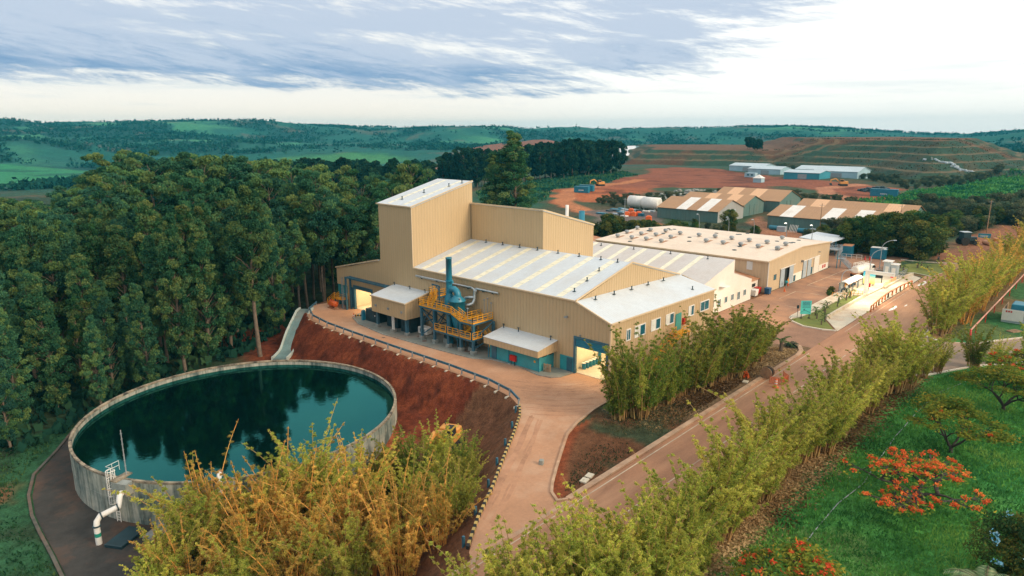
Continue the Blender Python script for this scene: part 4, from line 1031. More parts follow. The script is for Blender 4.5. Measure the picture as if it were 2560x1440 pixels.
flight((71.3, 112.2, 1.7), (71.3, 114.8, .05), 1.0, ss, 8); rail([(71.2, 112.2, 1.7), (71.2, 109.6, 1.7), (72.6, 109.6, 1.7)], ss)
for y in (109.8, 112.0): MB().box(71.25, y - .07, 0, 71.4, y + .07, 1.62).build('post', M['steel'], ss)
ge = thing('diesel_tank', 'orange cylinder machine on a skid by the small yellow stair', 'machine', (70.3, 110.9, 0))
b = MB(); b.tube([(70.25, 112.3, .95), (70.25, 112.1, .95), (70.25, 110.2, .95), (70.25, 109.95, .95)], [.3, .55, .55, .3], 16); b.build('vessel', M['orange'], ge)
b = MB(); b.box(69.7, 109.8, .02, 70.8, 112.4, .18); b.box(69.9, 110.2, .18, 70.6, 110.35, .5); b.box(69.9, 111.9, .18, 70.6, 112.05, .5); b.build('skid', M['rust'], ge)
b = MB(); b.tube([(70.25, 111.7, 1.4), (70.25, 111.7, 1.75)], .14, 8); b.tube([(70.25, 110.8, 1.4), (70.25, 110.8, 1.65)], .1, 8); b.build('fitting', M['red'], ge)

# ------------------------------------------------------------------ guard rail along the edge, striped kerb
gr = thing('guard_rail', 'blue-grey steel guard rail on short posts along the top of the red slope', 'guard rail', (61.5, 80, 0))
gp = [(69.4, 115.6), (65.8, 112.3), (63.5, 107.4), (62.5, 101), (62.2, 93), (62.0, 80), (62.0, 69), (61.6, 60.8), (60.6, 56.0), (59.0, 53.0)]
b = MB(); b.ribbon(gp, .14, .52, .84); b.build('rail', M['steel'], gr)
P = [Vector(p + (0,)) for p in gp]; tot = 0; pos = []
for a, c in zip(P[:-1], P[1:]):
    L = (c - a).length; n = max(1, round(L / 2.9))
    for k in range(n): pos.append(a + (c - a) * k / n)
pos.append(P[-1])
for q in pos:
    b = MB(); b.box(q.x - .22, q.y - .07, -.15, q.x - .08, q.y + .07, .8); pst = b.build('post', M['grey'], gr)
    b = MB(); b.cbox((q.x - .55, q.y, -.14), (.8, .35, .3), 0, 0, .03); b.build('footing', M['pale_concrete'], pst)
sk = [(58.7, 52.7), (56.6, 50.75), (52.5, 47.95), (46.8, 44.35), (42.3, 41.4), (37.3, 38.4), (33.8, 36.0)]
b = MB(); P = [Vector(p + (0,)) for p in sk]; seq = []
for a, c in zip(P[:-1], P[1:]):
    n = max(1, round((c - a).length / .45)); seq += [a + (c - a) * k / n for k in range(n)]
seq.append(P[-1])
b2 = MB()
for k in range(len(seq) - 1): (b if k % 2 else b2).beam(seq[k] + Vector((0, 0, .13)), seq[k + 1] + Vector((0, 0, .13)), .26, .30)
kb = thing('striped_kerb', 'black and yellow painted concrete kerb on the outer edge of the driveway', 'kerb', (46, 44, 0))
k1 = b2.build('block', paint('kerb_yellow', (.50, .36, .12), .7, .2), kb); k2 = b.build('block', M['rubber'], kb)
for i in (0.05, .2, .35, .5, .66, .82, .97):
    q = seq[int(i * (len(seq) - 1))]; b = MB(); b.box(q.x - .55, q.y + .15, -.5, q.x - .35, q.y + .35, .7); b.build('post', M['steel'], kb)

# ------------------------------------------------------------------ round tank
tk = thing('round_tank', 'large round concrete water tank, weathered grey wall', 'tank', (TC[0], TC[1], -7))
m, t_, o_ = mat_base('stained_concrete')
p_ = N(t_, 'ShaderNodeBsdfPrincipled'); p_.inputs['Roughness'].default_value = .9
f1 = noise_fac(t_, .6, 8, .7, stretch=(2.2, 2.2, .22)); f2 = noise_fac(t_, .35, 6, .65)
c_ = ramp(t_, f1, [(.40, (.025, .045, .042)), (.49, (.18, .24, .22)), (.58, (.52, .51, .44))]); c_ = mixc(t_, .5, c_, ramp(t_, f2, [(.40, (.10, .14, .13)), (.60, (.50, .47, .38))]))
t_.links.new(c_, p_.inputs['Base Color']); t_.links.new(bump(t_, f1, .3, .1), p_.inputs['Normal']); t_.links.new(p_.outputs[0], o_.inputs[0]); M['tankwall'] = m
b = MB(); b.lathe((TC[0], TC[1], 0), [(TR, -7.3), (TR, -2.22)], 160); b.lathe((TC[0], TC[1], 0), [(TR - .25, -2.28), (TR - .25, -6.9)], 160)
for k in range(40):
    a = 2 * math.pi * k / 40
    b.beam((TC[0] + (TR + .012) * math.cos(a), TC[1] + (TR + .012) * math.sin(a), -7), (TC[0] + (TR + .012) * math.cos(a), TC[1] + (TR + .012) * math.sin(a), -2.3), .05, .04)
b.lathe((TC[0], TC[1], 0), [(TR, -4.55), (TR + .03, -4.55), (TR + .03, -4.5), (TR, -4.5)], 160)
b.build('wall', M['tankwall'], tk)
M['rim'] = paint('rim_concrete', (.34, .28, .20), .9, .45, 1.3, dirt=(.05, .05, .045), dirt_amt=1.0, dirt_scale=.9, fine=.3)
b = MB(); b.lathe((TC[0], TC[1], 0), [(TR - .25, -2.22), (TR + .03, -2.22), (TR + .03, -2.0), (TR - .29, -2.0), (TR - .29, -2.22)], 160, smooth=False); b.build('rim', M['rim'], tk)
m, t_, o_ = mat_base('tank_water')
fr = N(t_, 'ShaderNodeFresnel'); fr.inputs[0].default_value = 1.55
gl = N(t_, 'ShaderNodeBsdfGlossy'); gl.inputs['Roughness'].default_value = .035; gl.inputs['Color'].default_value = (.17, .86, .85, 1)
df = N(t_, 'ShaderNodeBsdfDiffuse'); df.inputs[0].default_value = (.0008, .0055, .0058, 1)
nb = bump(t_, noise_fac(t_, 1.6, 3, .6), .10, .05)
for q in (fr, gl): t_.links.new(nb, q.inputs['Normal'])
fx = N(t_, 'ShaderNodeMath', operation='MULTIPLY_ADD', use_clamp=True); t_.links.new(fr.outputs[0], fx.inputs[0]); fx.inputs[1].default_value = 1.2; fx.inputs[2].default_value = .015
ms = N(t_, 'ShaderNodeMixShader'); t_.links.new(fx.outputs[0], ms.inputs[0]); t_.links.new(df.outputs[0], ms.inputs[1]); t_.links.new(gl.outputs[0], ms.inputs[2]); t_.links.new(ms.outputs[0], o_.inputs[0])
b = MB(); b.poly([(TC[0] + (TR - .26) * math.cos(2 * math.pi * k / 128), TC[1] + (TR - .26) * math.sin(2 * math.pi * k / 128), -2.75) for k in range(128)]); struct(b.build('water', m))
# ladder with cage, outlet box, mast
la = math.atan2(74.2 - TC[1], 19.7 - TC[0])
def tp(r, a, z): return (TC[0] + r * math.cos(a), TC[1] + r * math.sin(a), z)
ld = thing('caged_ladder', 'pale caged ladder up the wall of the round tank', 'ladder', tp(TR + .2, la, -7))
b = MB()
for da in (-.013, .013): b.tube([tp(TR + .22, la + da, -7), tp(TR + .22, la + da, -.9)], .045, 6)
for k in range(18): b.tube([tp(TR + .22, la - .013, -6.8 + .33 * k), tp(TR + .22, la + .013, -6.8 + .33 * k)], .03, 5)
b.build('rungs', M['white'], ld)
b = MB()
hoop = [(TR + .22 + .75 * math.sin(t), la + .021 * -math.cos(t) * 1.0) for t in np.linspace(0, math.pi, 9)]
for z in (-4.6, -3.7, -2.8, -1.9, -1.0): b.tube([tp(r_, a_, z) for r_, a_ in hoop], .035, 5)
for r_, a_ in hoop[1:-1]: b.tube([tp(r_, a_, -4.6), tp(r_, a_, -1.0)], .03, 5)
b.build('cage', M['white'], ld)
b = MB()
for r_ in (TR - 1.3, TR - .5): b.tube([tp(r_, la - .05, -1.95), tp(r_, la - .05, -.9)], .03, 5)
b.tube([tp(TR - 1.3, la - .05, -.9), tp(TR + .2, la - .05, -.9), tp(TR + .2, la - .013, -.9)], .03, 5); b.tube([tp(TR - 1.3, la - .05, -1.4), tp(TR + .2, la - .05, -1.4)], .03, 5)
b.build('handrail', M['white'], ld)
ob = thing('outlet_box', 'concrete outlet box on the tank rim beside the ladder', 'outlet box', tp(TR, la + .10, -3.2))
b = MB(); a1 = la + .075
b.prism([tp(TR + .05, la + .03, 0)[:2], tp(TR + 1.0, la + .03, 0)[:2], tp(TR + 1.0, la + .115, 0)[:2], tp(TR + .05, la + .115, 0)[:2]], -3.35, -2.02); b.build('box', M['concrete'], ob)
b = MB(); b.prism([tp(TR - 1.2, la + .012, 0)[:2], tp(TR + .9, la + .012, 0)[:2], tp(TR + .9, la + .055, 0)[:2], tp(TR - 1.2, la + .055, 0)[:2]], -2.0, -1.86); b.build('lid', M['rim'], ob)
q = tp(TR - .7, la + .04, -1.86)
b = MB(); b.tube([q, (q[0], q[1], 3.1)], [.07, .045], 6)
for k in range(7): b.tube([(q[0] - .12, q[1], -.9 + .6 * k), (q[0] + .12, q[1], -.9 + .6 * k)], .02, 4)
tag(b.build('mast', M['grey']), 'thin rusty mast standing on the tank rim by the ladder', 'mast')
wp = thing('outlet_pipe', 'thick white pipe with a green band bending down from the tank rim', 'pipe', (19, 72, -7))
A_ = tp(TR + 1.0, la + .09, -2.9); 
pts = [A_, (A_[0] - .3, A_[1] - .25, -3.0), (A_[0] - .5, A_[1] - .45, -3.5), (A_[0] - .62, A_[1] - .75, -3.9), (17.3, 71.6, -4.25), (16.9, 71.4, -4.6), (16.8, 71.3, -5.1), (16.8, 71.3, -7.0)]
b = MB(); b.tube(pts, .29, 16); b.build('pipe', M['white'], wp)
b = MB()
for z in (-4.95, ): b.tube([(16.8, 71.3, z), (16.8, 71.3, z - .12)], .38, 16)
c1 = Vector(pts[3]); c2 = Vector(pts[4]); d_ = (c2 - c1).normalized()
for q_ in (c1 + d_ * .1, c2 - d_ * .15): b.tube([q_, q_ + d_ * .12], .38, 16)
b.build('flange', M['steel_dark'], wp)
b = MB(); b.tube([(16.8, 71.3, -5.75), (16.8, 71.3, -6.15)], .297, 16); b.build('band', paint('green_band', (.02, .30, .22), .5, .1), wp)
t = thing('inlet_pipe', 'rusty white pipe with hooked top rising over the tank rim behind the yellow bamboo', 'pipe', (26.6, 65.0, -7))
a0 = math.atan2(65.3 - TC[1], 26.7 - TC[0])
b = MB(); b.tube([tp(TR + .5, a0, -7), tp(TR + .5, a0, -1.7), tp(TR + .35, a0, -1.35), tp(TR, a0, -1.2), tp(TR - .45, a0, -1.35), tp(TR - .55, a0, -1.7)], .24, 12); b.build('pipe', M['white'], t)
b = MB(); b.tube([tp(TR + .1, a0, -1.2), tp(TR - .2, a0, -1.24)], .30, 12); b.build('collar', M['rust'], t)
b = MB(); b.cbox((18.9, 70.3, -6.82), (3.4, 2.0, .34), .55, 0, .05); tag(b.build('pit_cover', M['steel_dark']), 'dark flat pit cover at the foot of the tank wall', 'cover')
b = MB(); b.cbox((21.5, 68.6, -6.75), (2.6, 1.8, .5), .55, 0, .05); tag(b.build('concrete_pad', M['concrete']), 'concrete pad at the foot of the tank beside the dark pit cover', 'pad')
pk = thing('pump_shelter', 'blue pump shelter with rusty roof against the tank behind the bamboo', 'shelter', (24.0, 66.5, -7))
for x, y in ((23.0, 66.2), (24.6, 64.9), (23.8, 67.4), (25.4, 66.1)): MB().tube([(x, y, -7), (x, y, -4.3)], .07, 6).build('post', M['blue'], pk)
b = MB(); b.cbox((24.2, 66.15, -4.2), (2.4, 1.9, .08), -.68); b.build('roof', M['rust'], pk)
b = MB(); b.cbox((24.2, 66.15, -6.0), (1.6, 1.1, 1.6), -.68, 0, .06); b.build('panel', M['blue'], pk)
b = MB(); b.tube([(22.0, 66.6, -7), (22.0, 66.6, -5.6), (23.0, 65.6, -5.6), (23.0, 65.6, -7)], .05, 6); b.tube([(22.5, 66.1, -7), (22.5, 66.1, -5.6)], .05, 6); b.build('railing', M['white'], pk)

# ------------------------------------------------------------------ chute on the slope
ch = thing('drain_chute', 'grey-green concrete drain chute running down the red slope behind the tank', 'drain', (63, 109, -2))
b = MB()
c0, c1 = (66.3, 114.2), (54.2, 103.2)
d_ = Vector((c1[0] - c0[0], c1[1] - c0[1], 0)); nrm = Vector((-d_.y, d_.x, 0)).normalized()
n = 14
for off, w, h, mi in ((0, 2.3, .15, 0), (-1.25, .3, .45, 1), (1.25, .3, .45, 1)):
    pts = []; zs0 = []; zs1 = []
    for k in range(n + 1):
        x = c0[0] + d_.x * k / n + nrm.x * off; y = c0[1] + d_.y * k / n + nrm.y * off
        g_ = gz(c0[0] + d_.x * k / n, c0[1] + d_.y * k / n); pts.append((x, y)); zs0.append(g_ - .8); zs1.append(g_ + h + .12)
    b.ribbon(pts, w, zs0, zs1, mi)
b.build('channel', [paint('wet_concrete', (.13, .21, .21), .6, .2, .6, dirt=(.2, .11, .07), dirt_amt=.4), paint('pale_edge', (.42, .47, .43), .8, .15)], ch)

# ------------------------------------------------------------------ excavators
def excavator(loc, rz, label, boom=True, sc=1.0):
    t = thing('excavator', label, 'excavator', (0, 0, 0))
    b = MB()
    for s_ in (-1, 1):
        pr = [(-1.9, .35), (-1.6, .05), (1.6, .05), (1.9, .35), (1.9, .62), (1.6, .9), (-1.6, .9), (-1.9, .62)]
        y0, y1 = s_ * 1.35 - .3, s_ * 1.35 + .3
        k = len(pr); vs = [(x, y0, z) for x, z in pr] + [(x, y1, z) for x, z in pr]
        b.add(vs, [tuple(range(k)), tuple(range(2 * k - 1, k - 1, -1))] + [(i, k + i, k + (i + 1) % k, (i + 1) % k) for i in range(k)])
    b.build('track', M['rubber'], t, True)
    b = MB(); b.box(-1.1, -1.05, .45, 1.1, 1.05, .9); b.build('undercarriage', M['steel_dark'], t, True)
    b = MB(); b.cbox((-.25, 0, 1.35), (3.5, 2.6, .8), 0, 0, .1); b.cbox((-1.25, 0, 1.95), (1.5, 2.5, .55), 0, 0, .12); b.cbox((.35, -.75, 1.85), (1.2, .9, .4), 0, 0, .06)
    b.build('body', M['machine'], t, True)
    b = MB(); b.cbox((.75, .78, 2.35), (1.55, .95, 1.35), 0, 0, .1); c = b.build('cab', M['machine'], t, True)
    b = MB(); b.box(1.53, .36, 2.0, 1.56, 1.2, 2.9); b.box(.1, 1.255, 2.05, 1.4, 1.275, 2.9); b.box(.1, .285, 2.05, 1.4, .305, 2.9); b.cbox((.75, .78, 3.06), (1.2, .7, .06)); b.build('window', M['dark'], c, True)
    b = MB(); b.tube([(-1.5, -.8, 2.2), (-1.5, -.8, 2.7)], .07, 8); b.build('exhaust', M['steel_dark'], t, True)
    b = MB(); b.beam((1.2, -.1, 1.5), (3.3, -.1, 3.3), .42, .5); b.beam((3.3, -.1, 3.3), (5.4, -.1, 2.7), .38, .42); b.build('boom', M['machine'], t, True)
    b = MB(); b.beam((5.35, -.1, 2.9), (5.5, -.1, 1.2), .32, .36); b.build('arm', M['machine'], t, True)
    b = MB(); pr = [(5.2, 1.3), (5.9, 1.2), (5.7, .35), (5.0, .15), (4.75, .5)]; k = len(pr)
    vs = [(x, -.65, z) for x, z in pr] + [(x, .45, z) for x, z in pr]; b.add(vs, [tuple(range(k)), tuple(range(2 * k - 1, k - 1, -1))] + [(i, k + i, k + (i + 1) % k, (i + 1) % k) for i in range(k)]); b.build('bucket', M['steel_dark'], t, True)
    t.location = loc; t.rotation_euler = (0, 0, rz); t.scale = (sc,) * 3
    return t
ex1 = excavator((51.6, 58.3, gz(51.6, 58.3) - .05), R(205), 'orange excavator working in the red pit between the tank and the driveway')
for x, y, rz, lab, sc in ((356.3, 252.2, R(150), 'yellow excavator on the red dirt track below the dark copse', 1.25), (466.5, 327.8, R(170), 'yellow excavator at the field edge beside the far hut', 1.5), (448.2, 136.5, R(120), 'yellow excavator beside the far blue-roofed sheds', 1.3)):
    dup(ex1, (x, y, gz(x, y)), rz, sc, lab)
# ================================================================== second hall behind the factory
h2 = thing('white_hall', 'white-ended hall with grey striped roof between the factory and the big warehouse', 'hall', (112, 55.4, 0))
b = MB()
b.slab([(102.6, 55.4, 0), (131.5, 55.4, 0), (131.5, 55.4, 4.15), (123.1, 55.4, 6.6), (123.1, 55.4, 9.15), (102.6, 55.4, 4.2)], .25)
b.slab([(131.5, 55.65, 0), (131.5, 97, 0), (131.5, 97, 4.15), (131.5, 55.65, 4.15)], .25); b.slab([(123.1, 55.65, 6.4), (123.1, 97, 6.4), (123.1, 97, 9.1), (123.1, 55.65, 9.1)], .2)
b.build('wall', M['white_wall'], h2)
r2 = MB().slab([(101.2, 55.45, 4.0), (123.1, 55.45, 9.25), (123.1, 97.2, 9.25), (101.2, 97.2, 4.0)], .1).build('roof', M['roof_grey'], h2)
MB().slab([(123.12, 55.45, 6.75), (131.7, 55.45, 4.2), (131.7, 97, 4.2), (123.12, 97, 6.75)], .1).build('lower_roof', M['roof_grey'], h2)
for y in (83.4, 79.2, 75.0, 70.4, 66.3, 62.1, 87.4, 91.5):
    MB().slab([(101.4, y - .5, 4.09), (122.8, y - .5, 9.22), (122.8, y + .5, 9.22), (101.4, y + .5, 4.09)], .03).build('skylight', M['skylight'], r2)
for x, y in ((121.5, 85.3), (121.8, 77.2), (122.0, 68.6), (121.9, 60.4)): anchor(x, y, 4 + (x - 101.2) * .2397, r2)
for k in range(8): 
    x = 108.6 + 2.75 * k
    window(x, x + 1.25, 1.3 if k % 3 else .9, 2.6, 55.4, h2, 0, .1)
b = MB(); b.box(117.2, 54.2, 4.9, 119.4, 55.35, 5.0); b.build('lamp_canopy', M['white'], h2)
lamp('wall_light', (118.3, 52.0, 5.2), 110, (1, .86, .62), 2.5)
lt = thing('lean_to', 'small white block with rusty brown lean-to roof between hall and warehouse', 'outbuilding', (135, 57, 0))
b = MB(); b.box(131.9, 57.0, 0, 138.6, 57.25, 2.9); b.box(131.9, 57.25, 0, 132.1, 66, 2.9); b.build('wall', M['white_wall'], lt)
MB().slab([(131.7, 56.6, 3.0), (138.7, 56.6, 3.0), (138.7, 66, 4.6), (131.7, 66, 4.6)], .08).build('roof', M['rust'], lt)
b = MB(); b.box(135.6, 56.93, 1.5, 137.2, 56.995, 2.2); b.build('louvre', M['dark'], lt)

# ================================================================== big warehouse
wh = thing('warehouse', 'huge low warehouse with cream roof covered in round ventilators', 'warehouse', (157, 55.2, 0))
WX0, WX1, WY0, WY1 = 138.8, 176.4, 55.2, 99.0
XM = 157.0
M['tan_dusty'] = cladding('dusty_tan_cladding', (0.58, 0.44, 0.28), .7, .07, .55, .05, dirt=(.50, .38, .25), dirt_amt=.3, seams=.10)
b = MB()
b.slab([(WX0, WY1, 0), (WX0, WY0, 0), (WX0, WY0, 6.75), (WX0, WY1, 6.75)], .25); b.build('front_wall', M['tan_dusty'], wh)
b = MB(); y = WY0
b.slab([(WX0 + .25, y, 0), (145.6, y, 0), (145.6, y, 3.9), (153.2, y, 3.9), (153.2, y, 1.9), (158.6, y, 1.9), (158.6, y, 0), (165.6, y, 0), (165.6, y, 1.7), (WX1, y, 1.5), (WX1, y, 6.5), (XM, y, 7.65), (WX0 + .25, y, 6.78)], .25); b.build('side_wall', M['tan_dusty'], wh)
b = MB(); b.slab([(153.2, y, 0), (158.6, y, 0), (158.6, y, 1.895), (153.2, y, 1.895)], .2); b.slab([(165.6, y, 0), (WX1, y, 0), (WX1, y, 1.495), (165.6, y, 1.695)], .2); b.build('plinth', M['white_wall'], wh)
b = MB(); b.slab([(WX1, WY0 + .25, 0), (WX1, WY1, 0), (WX1, WY1, 6.5), (WX1, WY0 + .25, 6.5)], .25); b.slab([(WX1 - .25, WY1, 0), (WX0 + .25, WY1, 0), (WX0 + .25, WY1, 6.75), (XM, WY1, 7.65), (WX1 - .25, WY1, 6.5)], .25); b.build('rear_wall', M['tan_dusty'], wh)
wr = MB().slab([(WX0 - .3, WY0 - .25, 6.82), (XM, WY0 - .25, 7.72), (XM, WY1 + .25, 7.72), (WX0 - .3, WY1 + .25, 6.82)], .12).slab([(XM, WY0 - .25, 7.72), (WX1 + .3, WY0 - .25, 6.55), (WX1 + .3, WY1 + .25, 6.55), (XM, WY1 + .25, 7.72)], .12).build('roof', M['roof_cream'], wh)
b = MB(); b.beam((WX0 - .38, WY0 - .2, 6.7), (WX0 - .38, WY1 + .2, 6.7), .16, .28); b.beam((WX0 - .3, WY0 - .3, 6.8), (XM, WY0 - .3, 7.7), .12, .22); b.beam((XM, WY0 - .3, 7.7), (WX1 + .2, WY0 - .3, 6.55), .12, .22); b.build('gutter', M['tan_trim'], wh)
def rz_w(x): return 6.82 + (x - WX0 + .3) * .0486 if x < XM else 7.72 - (x - XM) * .0594
vents = [(143.8, 96.0), (149.5, 97.0), (155.8, 97.9), (143.9, 91.9), (149.5, 92.7), (155.3, 93.5), (144.3, 88.0), (150.3, 88.9), (156.2, 89.6), (143.9, 83.6), (149.6, 84.3), (155.3, 84.9), (155.5, 79.8), (149.9, 75.0), (155.9, 75.7), (149.9, 70.7), (156.1, 71.5), (150.1, 66.5), (155.8, 67.0), (150.2, 62.4), (155.8, 62.7), (150.2, 58.0), (155.9, 58.4), (169.2, 64.4)]
for x, y in vents:
    z = rz_w(x); b = MB(); b.lathe((x, y, z - .05), [(.34, 0), (.34, .3), (.42, .34), (.56, .48), (.60, .66), (.54, .84), (.36, .97), (0, 1.02)], 12)
    for k in range(12):
        t = 2 * math.pi * k / 12
        b.beam((x + .58 * math.cos(t), y + .58 * math.sin(t), z + .4), (x + .40 * math.cos(t + .35), y + .40 * math.sin(t + .35), z + .9), .04, .03)
    v = b.build('ventilator', M['grey'], wr)
    MB().slab([(x - .4, y - .42, z + .03 - .4 * .0486), (x + 2.9 if x < XM - 3.4 else x + .9, y - .42, rz_w(x + (2.9 if x < XM - 3.4 else .9)) + .02), (x + 2.9 if x < XM - 3.4 else x + .9, y + .42, rz_w(x + (2.9 if x < XM - 3.4 else .9)) + .02), (x - .4, y + .42, z + .03 - .4 * .0486)], .015).build('rust_patch', M['rust'], v)
rr = random.Random(3)
for k in range(20):
    x, y = rr.uniform(140.5, 175), rr.uniform(57, 97); z = rz_w(x)
    b = MB(); b.lathe((x, y, z), [(.5, 0), (.5, .1), (.38, .14), (0, .15)], 12); b.build('roof_cap', M['steel_dark'], wr)
for k in range(6):
    y = 58.5 + 6.6 * k; b = MB()
    for j in range(9): b.slab([(WX0 - .10, y + 1.3, 4.55 + .2 * j), (WX0 - .10, y, 4.55 + .2 * j), (WX0 - .02, y, 4.70 + .2 * j), (WX0 - .02, y + 1.3, 4.70 + .2 * j)], .02)
    b.build('louvre', M['white'], wh)
def sdoor(x0, x1, y, zt, mt, nm='sliding_door'):
    b = MB(); b.box(x0, y - .14, .05, x1, y - .06, zt)
    n = max(2, int((x1 - x0) / .6))
    for k in range(n): b.box(x0 + .04 + k * (x1 - x0) / n, y - .165, .12, x0 + (k + 1) * (x1 - x0) / n - .04, y - .141, zt - .08)
    return b.build(nm, mt, wh)
sdoor(145.7, 147.9, WY0, 4.1, M['lightgrey']); sdoor(150.6, 153.0, WY0, 4.1, M['lightgrey']); sdoor(158.9, 161.0, WY0, 4.0, M['lightgrey']); sdoor(161.8, 164.0, WY0, 4.0, M['lightgrey']); sdoor(165.9, 169.2, WY0, 4.1, M['white_wall'], 'patch_panel')
b = MB(); b.box(145.6, WY0 + .3, .03, 153.2, WY0 + 5, 4.2); b.build('dark_interior', M['dark'], wh)
b = MB(); b.beam((145.3, WY0 - .22, 4.2), (153.6, WY0 - .22, 4.2), .16, .14); b.beam((158.4, WY0 - .22, 4.12), (169.2, WY0 - .22, 4.12), .16, .14); b.build('door_track', M['white'], wh)
for x0, x1, z0, z1 in ((142.2, 143.6, 2.2, 3.4), (153.6, 154.8, .15, 1.5), (158.65, 158.88, .05, 2.0), (164.3, 165.4, .2, 1.9), (168.8, 169.6, .2, 1.6), (172.2, 173.0, .5, 1.3), (173.6, 174.4, .5, 1.3)):
    b = MB(); b.box(x0, WY0 - .06, z0, x1, WY0 - .02, z1); b.build('window', M['glass'] if x0 < 172 else M['red'], wh)
b = MB(); b.tube([(WX0 + .05, WY0 - .1, .2), (WX0 + .05, WY0 - .1, 6.6)], .09, 8); b.build('downpipe', M['white'], wh)
MB().box(157.6, WY0 - .6, 4.0, 157.8, WY0, 4.5).build('wall_lamp', M['grey'], wh); MB().box(168.6, WY0 - .5, 4.9, 168.8, WY0, 5.1).build('wall_lamp', M['grey'], wh)
# escape stair at the far corner
es2 = thing('escape_stair', 'grey steel escape stair at the far corner of the warehouse', 'stair', (178.5, 54, 0))
MB().box(176.8, 53.2, 4.4, 179.6, 57.0, 4.5).build('landing', M['lightgrey'], es2); MB().box(178.0, 52.2, 2.2, 179.6, 54.0, 2.3).build('landing', M['lightgrey'], es2)
flight((178.1, 53.2, 2.3), (178.1, 50.6, .1), 1.0, es2, 9, 'x', M['lightgrey']); flight((176.9, 52.6, 4.5), (176.9, 53.8, 2.3), .9, es2, 8, 'x', M['lightgrey'])
rail([(176.8, 57, 4.5), (176.8, 53.2, 4.5), (179.6, 53.2, 4.5), (179.6, 57, 4.5)], es2, M['lightgrey']); 
for x, y in ((176.9, 53.3), (179.5, 53.3), (179.5, 56.8)): MB().tube([(x, y, 0), (x, y, 4.4)], .1, 8).build('post', M['blue'], es2)
cp = thing('open_shed', 'open blue-framed shed with flat white roof behind the warehouse corner', 'shed', (196, 63, 0))
b = MB()
for x in (191, 197, 203):
    for y in (60.2, 66.8): b.box(x - .1, y - .1, 0, x + .1, y + .1, 4.2)
b.box(191.2, 66.85, .1, 203, 66.95, 3.6); b.build('frame', M['blue'], cp)
MB().slab([(190, 59.2, 4.3), (204, 59.2, 4.3), (204, 67.8, 4.9), (190, 67.8, 4.9)], .12).build('roof', M['roof_white'], cp)

# ================================================================== yard furniture
def wheelie(x, y, col, lab, sc=1.0):
    t = thing('waste_bin', lab, 'bin', (x, y, 0), 'wheeled waste bins beside the small white block')
    w, d, h = 1.25 * sc, .95 * sc, 1.1 * sc
    b = MB(); vs = []
    for z, k in ((.15, .82), (h, 1.0)):
        for sx, sy in ((-1, -1), (1, -1), (1, 1), (-1, 1)): vs.append((x + sx * w / 2 * k, y + sy * d / 2 * k, z))
    b.add(vs, [(3, 2, 1, 0), (4, 5, 6, 7), (0, 1, 5, 4), (1, 2, 6, 5), (2, 3, 7, 6), (3, 0, 4, 7)]); b.build('body', col, t)
    b = MB(); b.cbox((x, y, h + .09), (w * 1.06, d * 1.06, .16), 0, 0, .06); b.build('lid', col, t)
    for sx in (-1, 1):
        for sy in (-1, 1): MB().tube([(x + sx * w * .34 - .04, y + sy * d * .34, .1), (x + sx * w * .34 + .04, y + sy * d * .34, .1)], .1, 8).build('wheel', M['rubber'], t)
wheelie(134.6, 55.9, M['white'], 'white wheeled bin, leftmost beside the small white block', 1.15); wheelie(136.0, 56.3, M['wood'], 'beige wheeled bin between the white one and the red one'); wheelie(137.2, 56.4, M['red'], 'red wheeled bin beside the small white block', 1.1)
wheelie(138.2, 54.6, paint('bin_blue', (.01, .09, .20), .5, .1), 'dark blue wheeled bin at the warehouse corner', 1.1)
pr_ = thing('person', 'person in a yellow and orange work suit standing at the open warehouse door', 'person', (149.0, 54.6, 0))
def person(par, x, y, face, top, legs, skin, hat=None):
    def P(dx, dy, z): c, s_ = math.cos(face), math.sin(face); return (x + dx * c - dy * s_, y + dx * s_ + dy * c, z)
    b = MB()
    for s_ in (-1, 1): b.tube([P(.02, s_ * .1, .05), P(.03, s_ * .1, .48), P(0, s_ * .09, .92)], [.07, .085, .12], 10); b.tube([P(.03, s_ * .1, .05), P(.2, s_ * .1, .05)], [.06, .05], 8)
    b.build('trousers', legs, par)
    b = MB(); b.tube([P(0, 0, .86), P(0, 0, 1.1), P(.01, 0, 1.35), P(0, 0, 1.5)], [.17, .17, .21, .10], 12)
    for s_ in (-1, 1): b.tube([P(0, s_ * .2, 1.43), P(.02, s_ * .27, 1.15), P(.14, s_ * .25, .93)], [.075, .06, .045], 8)
    b.build('jacket', top, par)
    b = MB(); b.tube([P(0, 0, 1.48), P(.01, 0, 1.56)], .055, 8); b.lathe(P(.015, 0, 1.55), [(.03, 0), (.085, .05), (.10, .12), (.09, .19), (.05, .235), (0, .245)], 12)
    b.tube([P(.10, 0, 1.67), P(.135, 0, 1.65)], .015, 5)
    for s_ in (-1, 1):
        b.tube([P(.14, s_ * .25, .93), P(.18, s_ * .24, .86)], [.04, .03], 6)
        for k in range(4): b.tube([P(.17, s_ * (.215 + .02 * k), .87), P(.2, s_ * (.215 + .02 * k), .79 + .01 * abs(k - 1))], .009, 4)
        b.tube([P(.17, s_ * .21, .89), P(.21, s_ * .195, .85)], .01, 4)
    b.build('head_and_hands', skin, par)
    b = MB(); b.lathe(P(.01, 0, 1.70), [(.13, 0), (.112, .02), (.10, .08), (.05, .13), (0, .135)], 12); b.build('helmet', hat or M['yellow'], par)
M['skin'] = paint('skin', (.36, .19, .12), .6, .05)
person(pr_, 149.0, 54.6, R(-100), M['yellow'], M['orange'], M['skin'])
t = thing('wash_stand', 'green basin on a thin stand in front of the open warehouse door', 'stand', (147.1, 54.2, 0))
b = MB(); b.tube([(147.1, 54.2, 0), (147.1, 54.2, .95)], .06, 8); b.build('post', M['grey'], t)
